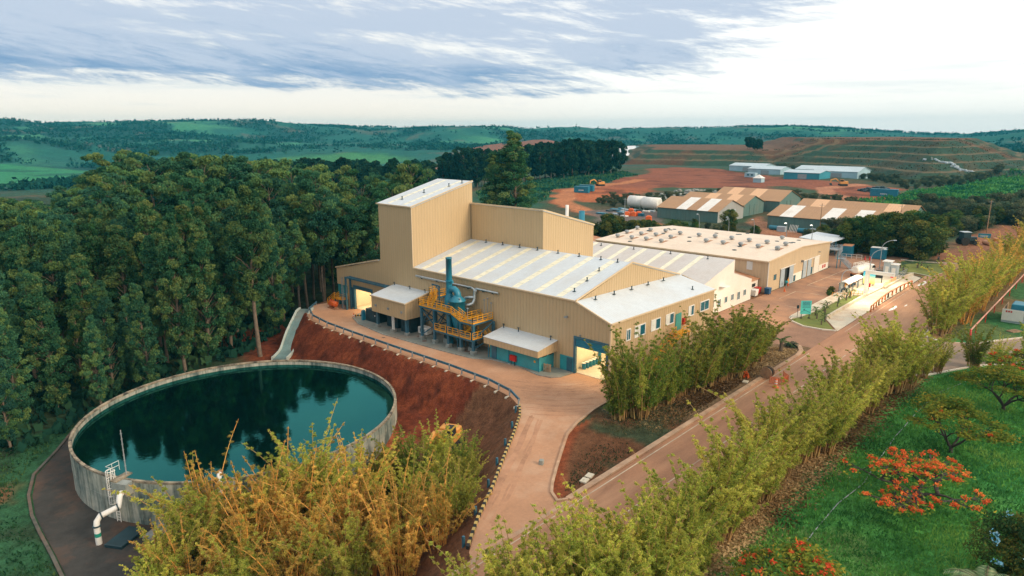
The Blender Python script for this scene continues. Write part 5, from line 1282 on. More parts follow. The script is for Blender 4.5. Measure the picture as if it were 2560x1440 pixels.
b = MB(); b.lathe((147.1, 54.2, .9), [(.05, 0), (.3, .12), (.34, .5), (.28, .55), (0, .5)], 14); b.build('basin', M['teal'], t)
t = thing('traffic_cone', 'lone orange cone on the yard in front of the bins', 'cone', (143.1, 53.0, 0))
b = MB(); b.cbox((143.1, 53.0, .03), (.45, .45, .05)); b.lathe((143.1, 53.0, .05), [(.17, 0), (.1, .45), (.04, .85), (0, .86)], 10); b.build('body', M['orange'], t)
# street lamps
def lamp_post(x, y, h, lab, rz=0.0, arm=3.0, g='curved street lamps around the works'):
    t = thing('street_lamp', lab, 'street lamp', (x, y, gz(x, y) if abs(x) > 205 else 0), g)
    b = MB(); z0 = t.location.z
    pts = [(x, y, z0), (x, y, z0 + h * .72)]
    for k in range(1, 8):
        a = k / 7 * math.pi / 2
        pts.append((x + math.cos(rz) * arm * (1 - math.cos(a)), y + math.sin(rz) * arm * (1 - math.cos(a)), z0 + h * .72 + h * .28 * math.sin(a)))
    b.tube(pts, [.11] + [.085] * 1 + [.07] * 7, 8); b.build('post', M['grey'], t)
    e = pts[-1]; b = MB(); b.cbox((e[0] + math.cos(rz) * .35, e[1] + math.sin(rz) * .35, e[2]), (.9, .34, .14), rz, 0, .05); b.build('lamp_head', M['lightgrey'], t)
    return t
lamp_post(148.2, 43.4, 5.2, 'curved street lamp at the near end of the bus shelters', R(-45), 1.4)
lamp_post(170.4, 44.0, 6.6, 'curved street lamp behind the painted shelter panel, near the tank truck', R(-42), 2.8)
lamp_post(184.0, 45.4, 7.0, 'tallest curved street lamp, in the open yard behind the gate kiosk', R(-42), 2.8)
for k, (x, y) in enumerate(((182, 93.5), (181, 84), (180.5, 76.5))): lamp_post(x, y, 10, ('curved lamp behind the warehouse roof, leftmost of three', 'curved lamp behind the warehouse roof, middle of three', 'curved lamp behind the warehouse roof, rightmost of three')[k], R(180), 1.2)
t = lamp_post(182, 68.2, 9.6, 'lit lamp behind the warehouse ridge', R(180), 1.0); t2 = lamp_post(184, 62.3, 9.4, 'lit lamp beside the blue post behind the warehouse corner', R(180), 1.0)
for q in (t, t2):
    e = KIDS[q.name][1]; e.data.materials[0] = emit('lamp_glow', (1, .93, .8), 3.0)
# ------------------------------------------------------------------ gate: arch, panels, shelters, kiosk, rails
ga = thing('gateway_arch', 'white gateway arch of thick square beam over the pale ramp', 'gate arch', (151, 39.2, .15))
b = MB(); b.box(150.6, 38.95, .05, 151.3, 39.65, 5.3); b.box(150.62, 34.3, 4.62, 151.28, 38.95, 5.28)
ga_o = b.build('frame', M['white'], ga)
def grad_mat(nm):
    m, t, o = mat_base(nm); p = N(t, 'ShaderNodeBsdfPrincipled'); c = N(t, 'ShaderNodeTexCoord'); s_ = N(t, 'ShaderNodeSeparateXYZ'); t.links.new(c.outputs['Object'], s_.inputs[0])
    r = N(t, 'ShaderNodeMapRange'); t.links.new(s_.outputs[2], r.inputs[0]); r.inputs[1].default_value = .3; r.inputs[2].default_value = 3.1
    t.links.new(ramp(t, r.outputs[0], [(0, (.75, .62, .15)), (.4, (.62, .70, .38)), (.75, (.04, .40, .58)), (1, (.02, .24, .48))]), p.inputs['Base Color']); p.inputs['Roughness'].default_value = .5; t.links.new(p.outputs[0], o.inputs[0]); return m
M['grad'] = grad_mat('printed_panel')
t = thing('painted_panel', 'blue to yellow printed panel standing behind the white gateway arch', 'panel', (160.5, 41.5, .15))
b = MB(); b.slab([(160.3, 42.6, .5), (160.9, 40.3, .5), (160.9, 40.3, 3.3), (160.3, 42.6, 3.3)], .12); b.build('board', M['grad'], t)
for x, y in ((160.35, 42.3), (160.85, 40.5)): MB().box(x, y, .15, x + .15, y + .15, .5).build('foot', M['rubber'], t)
t = thing('black_board', 'black notice board on one post beside the printed panel', 'board', (165.2, 40.6, .15))
b = MB(); b.slab([(164.9, 41.3, 1.2), (165.3, 39.9, 1.2), (165.3, 39.9, 3.0), (164.9, 41.3, 3.0)], .1); b.build('board', M['rubber'], t)
b = MB(); b.box(165.3, 40.0, .15, 165.45, 40.15, 1.2); b.build('post', M['rubber'], t)
SL = ['bus shelter with white curved roof, nearest to the lamp post', 'bus shelter with white curved roof, middle of three', 'bus shelter with white curved roof, next to the printed panel']
for k in range(3):
    xa = 149.4 + 3.5 * k; xb = xa + 3.1; ya = 42.2; t = thing('bus_shelter', SL[k], 'shelter', (xa, ya, .15), 'curved shelters along the footpath')
    b = MB(); n = 8; vs = []
    for th in np.linspace(R(35), R(150), n + 1): vs.append((43.3 - 1.25 * math.cos(th), 1.45 + 1.05 * math.sin(th)))
    for (y0, z0), (y1, z1) in zip(vs[:-1], vs[1:]): b.slab([(xa, y0, z0), (xb, y0, z0), (xb, y1, z1), (xa, y1, z1)], .05)
    b.build('roof', M['white'], t)
    for x in (xa + .15, xb - .15):
        for y in (42.35, 44.1): MB().tube([(x, y, .15), (x, y, 2.1)], .06, 6).build('post', M['steel'], t)
    b = MB(); b.box(xa + .2, 44.12, .6, xb - .2, 44.16, 2.0); b.build('back_panel', M['lightgrey'] if k < 1 else M['yellow'], t)
    b = MB(); b.box(xa + .4, 43.5, .6, xb - .4, 43.9, .68); b.box(xa + .5, 43.55, .15, xa + .6, 43.85, .6); b.box(xb - .6, 43.55, .15, xb - .5, 43.85, .6); b.build('bench', M['steel_dark'], t)
t = thing('person', 'person in white shirt and dark trousers standing under the nearest bus shelter', 'person', (150.4, 42.9, .15)); t.location = (150.4, 42.9, 0)
person(t, 150.4, 42.9, R(-110), M['white'], M['rubber'], M['skin'], M['rubber'])
for ch in KIDS[t.name]: ch.location.z += .15
for x, y, lab in ((155.2, 39.9, 'red fire box on a thin post in front of the bus shelters'), (169.2, 39.0, 'red fire box on a post at the right end of the arch')):
    t = thing('fire_box', lab, 'fire box', (x, y, .15)); b = MB(); b.cbox((x, y, 1.35), (.3, .55, .85), 0, 0, .03); b.build('box', M['red'], t)
    b = MB(); b.tube([(x, y, .15), (x, y, .92)], .05, 6); b.build('post', M['grey'], t)
kk = thing('gate_kiosk', 'pale gate kiosk of two cabins behind the arch', 'kiosk', (176.5, 41, .15))
b = MB(); b.box(175.2, 41.0, .15, 177.4, 42.4, 3.3); b.box(175.6, 39.6, .15, 177.6, 40.95, 2.7); b.build('cabin', M['lightgrey'], kk)
b = MB(); b.box(174.9, 40.8, 3.32, 177.7, 42.7, 3.5); b.box(175.4, 39.4, 2.72, 177.8, 40.97, 2.86); b.build('roof', M['white'], kk)
b = MB(); b.box(175.14, 41.3, .3, 175.19, 42.0, 2.3); b.box(175.54, 39.9, .9, 175.59, 40.7, 2.0); b.build('door', M['white'], kk)
def railing(name, lab, path, mat, h=1.1, post=1.6, n=1, w=.07):
    t = thing(name, lab, 'railing', path[0]); rail(path, t, mat, h, post, w, False, 'rails', n); return t
railing('yellow_railing', 'yellow railing across the end of the planted lawn by the arch', [(143.9, 43.6, .15), (143.9, 41.7, .15), (148.4, 40.8, .15), (149.2, 39.4, .15)], M['yellow'], 1.0, .9)
railing('yellow_railing', 'yellow railing on the raised path between the arch and the kiosk', [(160.3, 38.3, .15), (169.2, 38.2, .15)], M['yellow'], 1.0, .9)
railing('grey_railing', 'grey mesh railing around the kiosk platform', [(170.7, 38.2, .15), (178.0, 38.0, .15), (178.0, 43.3, .15), (170.6, 43.6, .15)], M['grey'], 1.6, 1.8, 3, .08)
railing('orange_railing', 'rust-orange steel railing between the pale ramp and the road', [(137.2, 34.45, .0), (144, 34.9, 0), (151.5, 35.15, 0), (160, 35.0, 0), (167.4, 34.5, 0)], paint('orange_rail', (.62, .19, .05), .6, .2, 1), 1.15, 2.5, 0, .22)
for k in range(4):
    x = 128 + 6.2 * k
b = MB(); b.ribbon([(126.1, 38.85), (150.3, 38.95)], .35, 0, .62); b.ribbon([(171, 37.95), (178, 37.7), (180.4, 37.2)], .35, 0, .6); b.ribbon([(160, 38.05), (170.8, 37.95)], .3, 0, .5)
tag(b.build('ramp_wall', M['pale_concrete']), 'low pale concrete wall along the inner side of the ramp', 'wall')
lamp('gate_light', (156, 40.5, 5.6), 700, (1, .84, .55), 3.0); lamp('gate_light', (165, 38.5, 5.2), 600, (1, .84, .55), 3.0); lamp('gate_light', (144.5, 36.8, 5.6), 800, (1, .86, .60), 3.0)
# sign board: lines of writing too small to read, a bird and a hill
sg = thing('sign_board', 'turquoise site sign with dark writing on two posts on the planted lawn', 'sign', (123.6, 41.6, .15))
def sp(u, v, o=0.0):                                  # u along the board 0..1, v up 0..1
    a, c = Vector((122.95, 42.35, 0)), Vector((124.2, 40.95, 0)); q = a.lerp(c, u); n_ = Vector((-.75, -.67, 0)) * o
    return (q.x + n_.x, q.y + n_.y, .95 + 2.45 * v)
M['sign'] = paint('sign_turquoise', (.10, .60, .55), .5, .05)
b = MB(); b.slab([sp(0, 0), sp(1, 0), sp(1, 1), sp(0, 1)], .08); b.build('board', M['sign'], sg)
b = MB()
rr = random.Random(8)
for v, n_, h in ((.88, 1, .06), (.80, 2, .045), (.73, 2, .045), (.66, 2, .045), (.56, 1, .018), (.52, 1, .018), (.48, 1, .018)):
    u = .16
    while u < .86:
        w = rr.uniform(.05, .13) if n_ > 1 else rr.uniform(.08, .2)
        b.slab([sp(u, v, .012), sp(min(u + w, .9), v, .012), sp(min(u + w, .9), v + h, .012), sp(u, v + h, .012)], .004); u += w + .03
for k in range(8):
    u0, u1 = .06 + .88 * k / 8, .06 + .88 * (k + 1) / 8
    g_ = lambda u: .12 + .14 * math.sin(min(1, u * 1.15) * math.pi) ** 1.5
    b.slab([sp(u0, g_(u0), .012), sp(u1, g_(u1), .012), sp(u1, g_(u1) + .035, .012), sp(u0, g_(u0) + .035, .012)], .004)
b.slab([sp(.2, .30, .012), sp(.42, .31, .012), sp(.38, .37, .012), sp(.46, .42, .012), sp(.3, .38, .012)], .004)
b.build('writing', M['steel'], sg)
for u in (.12, .88):
    q = sp(u, 0, -.06); b = MB(); b.box(q[0] - .05, q[1] - .05, .15, q[0] + .05, q[1] + .05, .95); b.cbox((q[0], q[1], .2), (.4, .4, .12)); b.build('post', M['rubber'], sg)
t = thing('road_sign', 'small dark road sign on a thin post left of the turquoise sign', 'sign', (123.4, 43.0, 0))
b = MB(); b.tube([(123.4, 43.0, 0), (123.4, 43.0, 2.0)], .04, 6); b.build('post', M['rubber'], t)
b = MB(); b.cbox((123.38, 43.0, 2.1), (.08, .38, .6), .6); b.build('plate', M['steel_dark'], t)
# tank truck
tt = thing('tank_truck', 'dusty white water tank truck with walkway rails, parked behind the shelters', 'truck', (0, 0, 0))
b = MB(); b.tube([(-3.4, 0, 1.75), (-3.3, 0, 1.75), (1.6, 0, 1.75), (1.75, 0, 1.75)], [.7, .98, .98, .7], 20); b.build('tank', M['white'], tt, True)
b = MB(); b.box(-3.6, -.5, .75, 3.4, .5, 1.0); b.box(-3.7, -1.15, .95, -3.2, 1.15, 1.1); b.build('chassis', M['rust'], tt, True)
b = MB(); b.cbox((2.75, 0, 1.65), (1.5, 2.2, 1.9), 0, 0, .15); cb = b.build('cab', M['white'], tt, True)
b = MB(); b.box(3.49, -.95, 1.7, 3.52, .95, 2.45); b.box(2.3, -1.12, 1.75, 3.3, -1.1, 2.4); b.box(2.3, 1.1, 1.75, 3.3, 1.12, 2.4); b.build('window', M['dark'], cb, True)
for x in (-2.6, -1.4, 2.7):
    for y in (-1.0, 1.0):
        b = MB(); b.tube([(x, y - .15, .5), (x, y + .15, .5)], .5, 16); b.build('wheel', M['rubber'], tt, True)
b = MB()
for y in (-.55, .55):
    b.beam((-3.2, y, 3.3), (1.5, y, 3.3), .07); b.beam((-3.2, y, 3.0), (1.5, y, 3.0), .05)
    for k in range(7): b.beam((-3.2 + .783 * k, y, 2.5), (-3.2 + .783 * k, y, 3.3), .06)
b.build('walkway_rail', M['white'], tt, True)
for y in (-1.25, 1.25):
    b = MB(); b.cbox((3.2, y, 2.0), (.12, .22, .45)); b.build('mirror', M['rubber'], tt, True)
tt.location = (171.5, 45.9, 0); tt.rotation_euler = (0, 0, R(-12))
# containers
def container(x, y, rz, lab, col, L=6.0, H=2.6, top=None, marks=False, grp='blue steel containers'):
    t = thing('container', lab, 'container', (0, 0, 0), grp)
    b = MB(); n = int(L / .3); hw = 1.22
    b.box(-L / 2, -hw, .1, L / 2, hw, H)
    for k in range(n):
        x0 = -L / 2 + .1 + k * (L - .2) / n
        b.box(x0, -hw - .04, .2, x0 + (L - .2) / n * .5, -hw, H - .15); b.box(x0, hw, .2, x0 + (L - .2) / n * .5, hw + .04, H - .15)
    for k in range(7): b.box(-L / 2 - .04, -hw + .15 + k * .33, .2, -L / 2, -hw + .32 + k * .33, H - .15)
    b.build('body', col, t, True)
    b = MB(); b.box(-L / 2 - .03, -hw - .03, H + .003, L / 2 + .03, hw + .03, H + .05); b.build('roof', top or col, t, True)
    for y0 in (-1.1, .03): MB().box(L / 2 + .003, y0, .2, L / 2 + .05, y0 + 1.07, H - .1).build('door', col, t, True)
    if marks:
        b = MB(); rq = random.Random(int(x)); 
        for k in range(6):
            x0 = -1.6 + k * .55; b.box(x0, -hw - .06, 1.2, x0 + rq.uniform(.25, .45), -hw - .045, 1.7); b.box(x0, hw + .045, 1.2, x0 + rq.uniform(.25, .45), hw + .06, 1.7)
        b.build('marking', M['white'], t, True)
    t.location = (x, y, gz(x, y)); t.rotation_euler = (0, 0, rz); return t
container(197.2, 57.0, R(8), 'blue container with rusty roof, left one behind the yard', M['blue'], 4.2, 3.0, M['rust']); container(198.4, 49.6, R(94), 'blue container with pale roof, right one behind the yard', M['blue'], 3.6, 3.0, M['white'])
container(303.0, 226.6, R(100), 'blue container with white lettering, left of the pair on red dirt', M['blue'], 8.5, 3.4, None, True); container(311.5, 229.6, R(100), 'blue container with white lettering, right of the pair on red dirt', M['blue'], 8.5, 3.4, None, True)
container(402.5, 101.5, R(95), 'long blue skip with white markings beside the dark heap on the far dirt yard', M['blue'], 13, 4.0, None, True)
railing('white_railing', 'white railing with yellow base in front of the left blue container', [(192.6, 57.2, 0), (194.0, 52.4, 0)], M['white'], 1.2, 1.4, 1, .09)
for x, y, lab in ((194.0, 51.6, 'orange cone left of the right blue container'), (194.6, 50.6, 'orange cone at the corner of the right blue container')):
    t = thing('traffic_cone', lab, 'cone', (x, y, 0)); b = MB(); b.cbox((x, y, .03), (.5, .5, .05)); b.lathe((x, y, .05), [(.22, 0), (.1, .7), (.05, 1.0), (0, 1.02)], 10); b.build('body', M['red'], t)
# cable reel and barrier on the road
cr = thing('cable_reel', 'wooden cable drum wound with black cable at the road edge', 'cable drum', (88.9, 34.0, 0))
for s_ in (-.5, .5): MB().tube([(88.9 + s_ - .05, 34.2, .95), (88.9 + s_ + .05, 34.2, .95)], .8, 24).build('flange', M['wood'], cr)
b = MB(); b.tube([(88.44, 34.2, .95), (89.36, 34.2, .95)], .6, 20); b.build('cable', M['rubber'], cr)
t = thing('mesh_barrier', 'orange plastic mesh barrier on poles around the cable drum', 'barrier', (88, 32.8, 0))
b = MB(); pts = [(87.2, 33.2), (87.6, 31.7), (89.4, 31.5), (90.4, 32.6)]
for (xa, ya), (xb, yb) in zip(pts[:-1], pts[1:]):
    for k in range(6): b.beam((xa, ya, .15 + .17 * k), (xb, yb, .15 + .17 * k), .03, .06)
    for k in range(7): b.beam((xa + (xb - xa) * k / 7, ya + (yb - ya) * k / 7, .15), (xa + (xb - xa) * k / 7, ya + (yb - ya) * k / 7, 1.0), .04)
b.build('mesh', M['orange'], t)
for x, y in pts: MB().tube([(x, y, 0), (x, y, 1.15)], .05, 6).build('pole', M['rust'], t)
t = thing('warning_post', 'orange striped warning drum on the road beside the mesh barrier', 'warning post', (86.4, 32.0, 0))
b = MB(); b.lathe((86.4, 32.0, .02), [(.42, 0), (.42, .1), (.2, .12), (.16, 1.15), (0, 1.2)], 12); b.build('body', M['orange'], t); b = MB(); b.lathe((86.4, 32, .02), [(.197, .5), (.19, .7)], 12); b.lathe((86.4, 32, .02), [(.18, .85), (.172, 1.0)], 12); b.build('band', M['white'], t)
t = thing('orange_net', 'crumpled orange net on the litter beside the kerb', 'net', (87.4, 37.0, 0)); b = MB()
rr = random.Random(2)
for k in range(14): b.beam((87.4 + rr.uniform(-.6, .6), 36.4 + rr.uniform(-.4, .4), .05), (87.4 + rr.uniform(-.5, .5), 36.4 + rr.uniform(-.4, .4), rr.uniform(.3, .9)), .08, .14)
b.build('mesh', M['orange'], t)
for x, y, lab in ((50.3, 35.9, 'pale concrete drain cover by the kerb, near the red soil path'), (49.2, 35.7, 'flat concrete slab beside the drain cover'), (85.6, 35.8, 'concrete slab lying on the litter beside the kerb')):
    b = MB(); b.cbox((x, y, .08), (.9, .7, .16), .2, 0, .03); tag(b.build('concrete_slab', M['pale_concrete']), lab, 'slab')
b = MB(); b.cbox((49.0, 41.0, .25), (.5, .45, .5), .4, 0, .04); tag(b.build('concrete_block', M['concrete']), 'grey concrete block standing on red soil by the driveway kerb', 'block')
# red and white pipe, white bin hoarding at the right
t = thing('red_pipe', 'long red and white pipe raised above the grass on the right', 'pipe', (128.3, 17.3, 0))
b = MB(); b.tube([(128.4, 17.2, -.2), (128.4, 17.2, 1.3), (128.9, 17.3, 1.65)], .16, 10); b.build('elbow', M['red'], t)
b = MB(); b.tube([(128.9, 17.3, 1.65), (215, 17.0, 1.7)], .13, 10); b.build('pipe', paint('pale_red_pipe', (.62, .33, .25), .5, .2, .3, dirt=(.5, .06, .04), dirt_amt=.5), t)
for k in range(9): MB().tube([(134 + 9 * k, 17.3 - .03 * k, 0), (134 + 9 * k, 17.3 - .03 * k, 1.6)], .07, 6).build('support', M['red'], t)
hb = thing('panel_enclosure', 'white panel enclosure with small red marks holding a dark blue machine', 'enclosure', (146, 12.5, 0))
b = MB(); 
for k in range(3): b.box(145.2 + .2 * k, 15.3 - 3.2 * (k + 1) + .05, .5, 145.28 + .2 * k, 15.3 - 3.2 * k, 2.5)
b.build('panel', M['white'], hb)
b = MB()
for z in (.1, .3): b.box(145.3, 5.7, z, 145.42, 15.3, z + .14)
b.build('base_rail', M['lightgrey'], hb)
b = MB(); b.box(145.4, 15.2, .1, 152, 15.3, 2.5); b.build('side_panel', M['wood'], hb)
b = MB()
for k in range(2):
    for j in range(3): b.box(145.17 + .2 * k, 14.8 - 3.2 * k - .35 * j, 1.95, 145.19 + .2 * k, 14.55 - 3.2 * k - .35 * j, 2.25)
b.build('red_mark', M['red'], hb)
t = thing('blue_machine', 'dark blue machine box inside the white panel enclosure', 'machine', (149, 12, 0)); b = MB(); b.cbox((148.8, 12.0, 1.6), (3.6, 4.6, 3.1), 0, 0, .12); b.build('housing', M['blue'], t)
b = MB(); b.box(146.97, 11.0, 2.0, 146.995, 11.6, 2.6); b.build('red_mark', M['red'], t)
for x, y, rz in ((129.2, 21.0, .4), (139.5, 12.6, -.5)):
    b = MB(); b.cbox((x, y, .1), (2.2, 1.2, .16), rz)
    for k in range(5): b.cbox((x + .4 * (k - 2) * math.cos(rz), y + .4 * (k - 2) * math.sin(rz), .2), (.22, 1.2, .04), rz)
    tag(b.build('timber_stack', M['wood']), 'flat timber pallet on the grass at the road bend, left one' if x < 135 else 'timber pallet by the kerb near the small white stake', 'pallet')
# lawn hose
b = MB(); pts = [(52, 16.1), (56, 16.2), (61.4, 16.2), (66.9, 15.6), (72, 15.9), (80.8, 16.2), (90, 16.1), (98.1, 15.8), (106, 13.8), (112, 11.5)]
b.tube([(x, y, gz(x, y) + .08) for x, y in pts], .05, 6); tag(b.build('hose', M['grey']), 'thin pale hose lying across the green lawn', 'hose')
for k, (x, y, s_) in enumerate(((143.0, 32.0, 1.0), (147, 30.8, .4), (171.5, 33.2, 1.3))):
    b = MB(); pts = [(x + s_ * 2.3 * math.cos(t) * (1 + .3 * math.sin(3 * t)), y + s_ * .45 * math.sin(t) * (1 + .3 * math.cos(2 * t))) for t in np.linspace(0, 2 * math.pi, 14)[:-1]]
    b.prism(pts, .0, .02 + .003 * k); tag(b.build('plastic_sheet', M['white']), ('white plastic sheet lying on the road beside the orange railing', 'small white scrap on the road', 'white plastic heap at the far end of the orange railing')[k], 'plastic sheet')
# utility poles
for x, y, h, lab in ((275.4, 36.8, 11, 'wooden utility pole by the dirt road at far right'), (231, 76, 10.5, 'thin utility pole in front of the long brown-roofed shed'), (232, 152, 7.5, 'thin pole in front of the blue material stacks'), (262, 60.0, 9, 'utility pole in the bushes right of the sheds')):
    t = thing('utility_pole', lab, 'pole', (x, y, gz(x, y))); z = gz(x, y)
    b = MB(); b.tube([(x, y, z), (x, y, z + h)], [.16, .11], 8); b.build('post', M['wood'] if h > 8 else M['grey'], t)
    b = MB(); b.beam((x - .5, y + .6, z + h - .6), (x + .5, y - .6, z + h - .6), .1); b.build('crossarm', M['grey'], t)
# tractor at the right
tr = thing('tractor', 'dark tractor with a yellow towed implement on red dirt at the right', 'tractor', (0, 0, 0))
b = MB(); b.cbox((-.6, 0, 2.2), (1.9, 1.9, 1.8), 0, 0, .12); b.cbox((1.1, 0, 1.55), (1.9, 1.1, .9), 0, 0, .12); b.build('body', M['steel_dark'], tr, True)
b = MB(); b.cbox((-.6, 0, 3.16), (2.0, 2.0, .12), 0, 0, .05); b.build('cab_roof', M['lightgrey'], tr, True)
for x, y, r_ in ((-1.0, -1.1, .95), (-1.0, 1.1, .95), (1.6, -.8, .6), (1.6, .8, .6)):
    b = MB(); b.tube([(x, y - .22, r_), (x, y + .22, r_)], r_, 18); b.build('wheel', M['rubber'], tr, True)
b = MB(); b.beam((2.0, 0, 1.8), (6.2, 0, 1.3), .25); b.cbox((5.6, 0, .7), (1.6, 2.4, .5)); b.tube([(4.8, -1.3, .5), (4.8, 1.3, .5)], .5, 12); b.build('implement', M['rust'], tr, True)
b = MB(); b.cbox((6.6, 0, 1.3), (1.0, 1.2, .9), 0, 0, .1); b.build('counterweight', M['machine'], tr, True)
tr.location = (241.5, 36.8, gz(241.5, 36.8)); tr.rotation_euler = (0, 0, R(-50)); tr.scale = (1.25,) * 3
t = thing('blue_sign', 'blue sign board on posts behind the tractor', 'sign', (251, 33.8, 0)); z = gz(251, 33.8)
b = MB(); b.slab([(250.2, 35.4, z + 1.2), (251.8, 32.4, z + 1.2), (251.8, 32.4, z + 2.7), (250.2, 35.4, z + 2.7)], .1); b.build('board', M['blue'], t)
b = MB(); b.slab([(250.45, 34.9, z + 1.8), (251.45, 33.0, z + 1.8), (251.45, 33.0, z + 2.15), (250.45, 34.9, z + 2.15)], .102); b.build('writing', M['lightgrey'], t)
for x, y in ((250.5, 35), (251.6, 32.9)): MB().tube([(x, y, z), (x, y, z + 1.2)], .07, 6).build('post', M['wood'], t)
t = thing('motorcycle', 'dark motorcycle parked at the edge of the trees behind the lawn', 'motorcycle', (204.5, 38.5, 0)); x, y = 205.5, 37.0; z = gz(x, y)
for d_ in (-.75, .75): MB().tube([(x + d_ - .0, y - .06, z + .36), (x + d_, y + .06, z + .36)], .36, 16).build('wheel', M['rubber'], t)
b = MB(); b.cbox((x + .1, y, z + .85), (.8, .3, .35), 0, 0, .08); b.cbox((x - .5, y, z + .88), (.7, .28, .15), 0, 0, .05); b.beam((x + .75, y, z + .36), (x + .5, y, z + 1.1), .08); b.beam((x + .5, y - .35, z + 1.12), (x + .5, y + .35, z + 1.12), .05); b.build('frame', M['steel_dark'], t)

# ================================================================== brown-roofed storage sheds
M['brown'] = cladding('brown_roof_sheet', (.42, .235, .115), 1.0, .08, .6, .04, 'y', dirt=(.30, .16, .09), dirt_amt=.3)
M['brown2'] = cladding('faded_roof_sheet', (.72, .43, .24), 1.0, .06, .6, .04, 'y')
M['greenwall'] = cladding('grey_green_panel', (.10, .19, .175), 1.0, .12, .7, .03, dirt=(.2, .16, .11), dirt_amt=.3)
def barn(x0, x1, y0, y1, he, hr, lab, strips, gable=None, n=6, side='y', par=None):
    t = thing('storage_shed', lab, 'shed', (x0, y0, gz(x0, y0)), 'brown-roofed storage sheds'); z = min(gz(x0, y0), gz(x1, y1)); xm = (x0 + x1) / 2
    for xa in (x0, x1 - .2):
        b = MB().box(xa, y0, z - .5, xa + .2, y1, z + he)
        if xa == x0:
            for k in range(n + 1): b.box(x0 - .06, y0 + (y1 - y0) * k / n - .08, z, x0 + .02, y0 + (y1 - y0) * k / n + .08, z + he)
        b.build('long_wall', M['greenwall'], t)
    for y in (y0, y1 - .2): MB().slab([(x0 + .2, y, z - .5), (x1 - .2, y, z - .5), (x1 - .2, y, z + he), (xm, y, z + hr - .1), (x0 + .2, y, z + he)], .2).build('gable', gable or M['greenwall'], t)
    b = MB(); e = .5
    for k in range(n):
        ya, yb = y0 - e + (y1 - y0 + 2 * e) * k / n, y0 - e + (y1 - y0 + 2 * e) * (k + 1) / n
        mi = strips[k % len(strips)]
        b.slab([(x0 - e, ya, z + he - e * (hr - he) / (xm - x0)), (xm, ya, z + hr), (xm, yb, z + hr), (x0 - e, yb, z + he - e * (hr - he) / (xm - x0))], .1, mi)
        b.slab([(xm, ya, z + hr), (x1 + e, ya, z + he - e * (hr - he) / (xm - x0)), (x1 + e, yb, z + he - e * (hr - he) / (xm - x0)), (xm, yb, z + hr)], .1, mi)
    b.build('roof', [M['brown'], M['white'], M['brown2']], t)
    for xa, xb in ((xm - 4, xm - .25), (xm + .25, xm + 4)): MB().box(xa, y0 - .12, z, xb, y0 - .02, z + he - .3).build('door', M['lightgrey'] if gable else M['greenwall'], t)
    return t
GREYG = cladding('pale_grey_panel', (.36, .37, .36), 1.0, .08, .7, .03, dirt=(.3, .24, .18), dirt_amt=.3)
barn(238.5, 260.8, 115.4, 140.8, 4.5, 8.0, 'brown-roofed shed with two white roof strips and pale grey gable', [0, 0, 1, 0, 1, 0][::-1], GREYG, 6)
barn(265, 285, 117.5, 146, 4.8, 7.9, 'brown-roofed shed with peach roof strips, second behind the pale grey gable', [0, 2, 0, 2, 0, 0])
barn(289, 313, 112.5, 143, 4.8, 8.6, 'brown-roofed shed with orange strip, rearmost of the left group', [0, 2, 0, 2, 0, 0][::-1])
barn(237.2, 260, 55.8, 95.8, 4.8, 7.6, 'long brown-roofed shed with three white roof strips', [0, 0, 1, 0, 1, 0, 0, 1, 0][::1], None, 9)
barn(263, 283, 57, 96.5, 4.8, 8.0, 'long brown-roofed shed with two peach strips, behind the white-striped one', [0, 2, 0, 0, 0, 0, 2, 0], None, 8)
def farshed(x0, x1, y0, y1, he, hr, lab, wall, n=1):
    z = gz((x0 + x1) / 2, (y0 + y1) / 2); t = thing('far_shed', lab, 'shed', (x0, y0, z), 'pale blue-roofed sheds on the far dirt yard'); xm = (x0 + x1) / 2
    b = MB(); b.box(x0, y0, z - 1, x0 + .3, y1, z + he); b.box(x1 - .3, y0, z - 1, x1, y1, z + he)
    for y in (y0, y1 - .3): b.slab([(x0 + .3, y, z - 1), (x1 - .3, y, z - 1), (x1 - .3, y, z + he), (xm, y, z + hr - .1), (x0 + .3, y, z + he)], .3)
    b.build('wall', wall, t)
    MB().slab([(x0 - .5, y0 - .5, z + he), (xm, y0 - .5, z + hr), (xm, y1 + .5, z + hr), (x0 - .5, y1 + .5, z + he)], .15).slab([(xm, y0 - .5, z + hr), (x1 + .5, y0 - .5, z + he), (x1 + .5, y1 + .5, z + he), (xm, y1 + .5, z + hr)], .15).build('roof', M['farroof'], t)
    b = MB(); b.box(x0 - .08, y0 + (y1 - y0) * .35, z, x0 - .01, y0 + (y1 - y0) * .6, z + he * .75); b.build('door', M['grey'], t)
M['farroof'] = paint('pale_blue_roof', (.44, .54, .60), .5, .08, .1); M['paleblue'] = paint('pale_blue_wall', (.34, .50, .58), .6, .1, .1); M['midblue'] = paint('mid_blue_wall', (.03, .24, .32), .6, .1, .1)
farshed(566, 590, 236, 266, 4.5, 6.5, 'pale far shed, left one in the row, rear half', M['paleblue']); farshed(541, 563, 212, 238, 4.5, 6.5, 'pale far shed, left one in the row, front half', M['paleblue'])
farshed(556, 584, 176, 206, 5, 7.5, 'large pale far shed with twin roof, rear half', M['paleblue']); farshed(522, 552, 150, 180, 5, 8.0, 'large pale far shed with twin roof, front half', M['paleblue'])
farshed(484, 506, 163, 187, 4.2, 5.6, 'open blue-walled far shed in front of the large pale shed', M['midblue'])
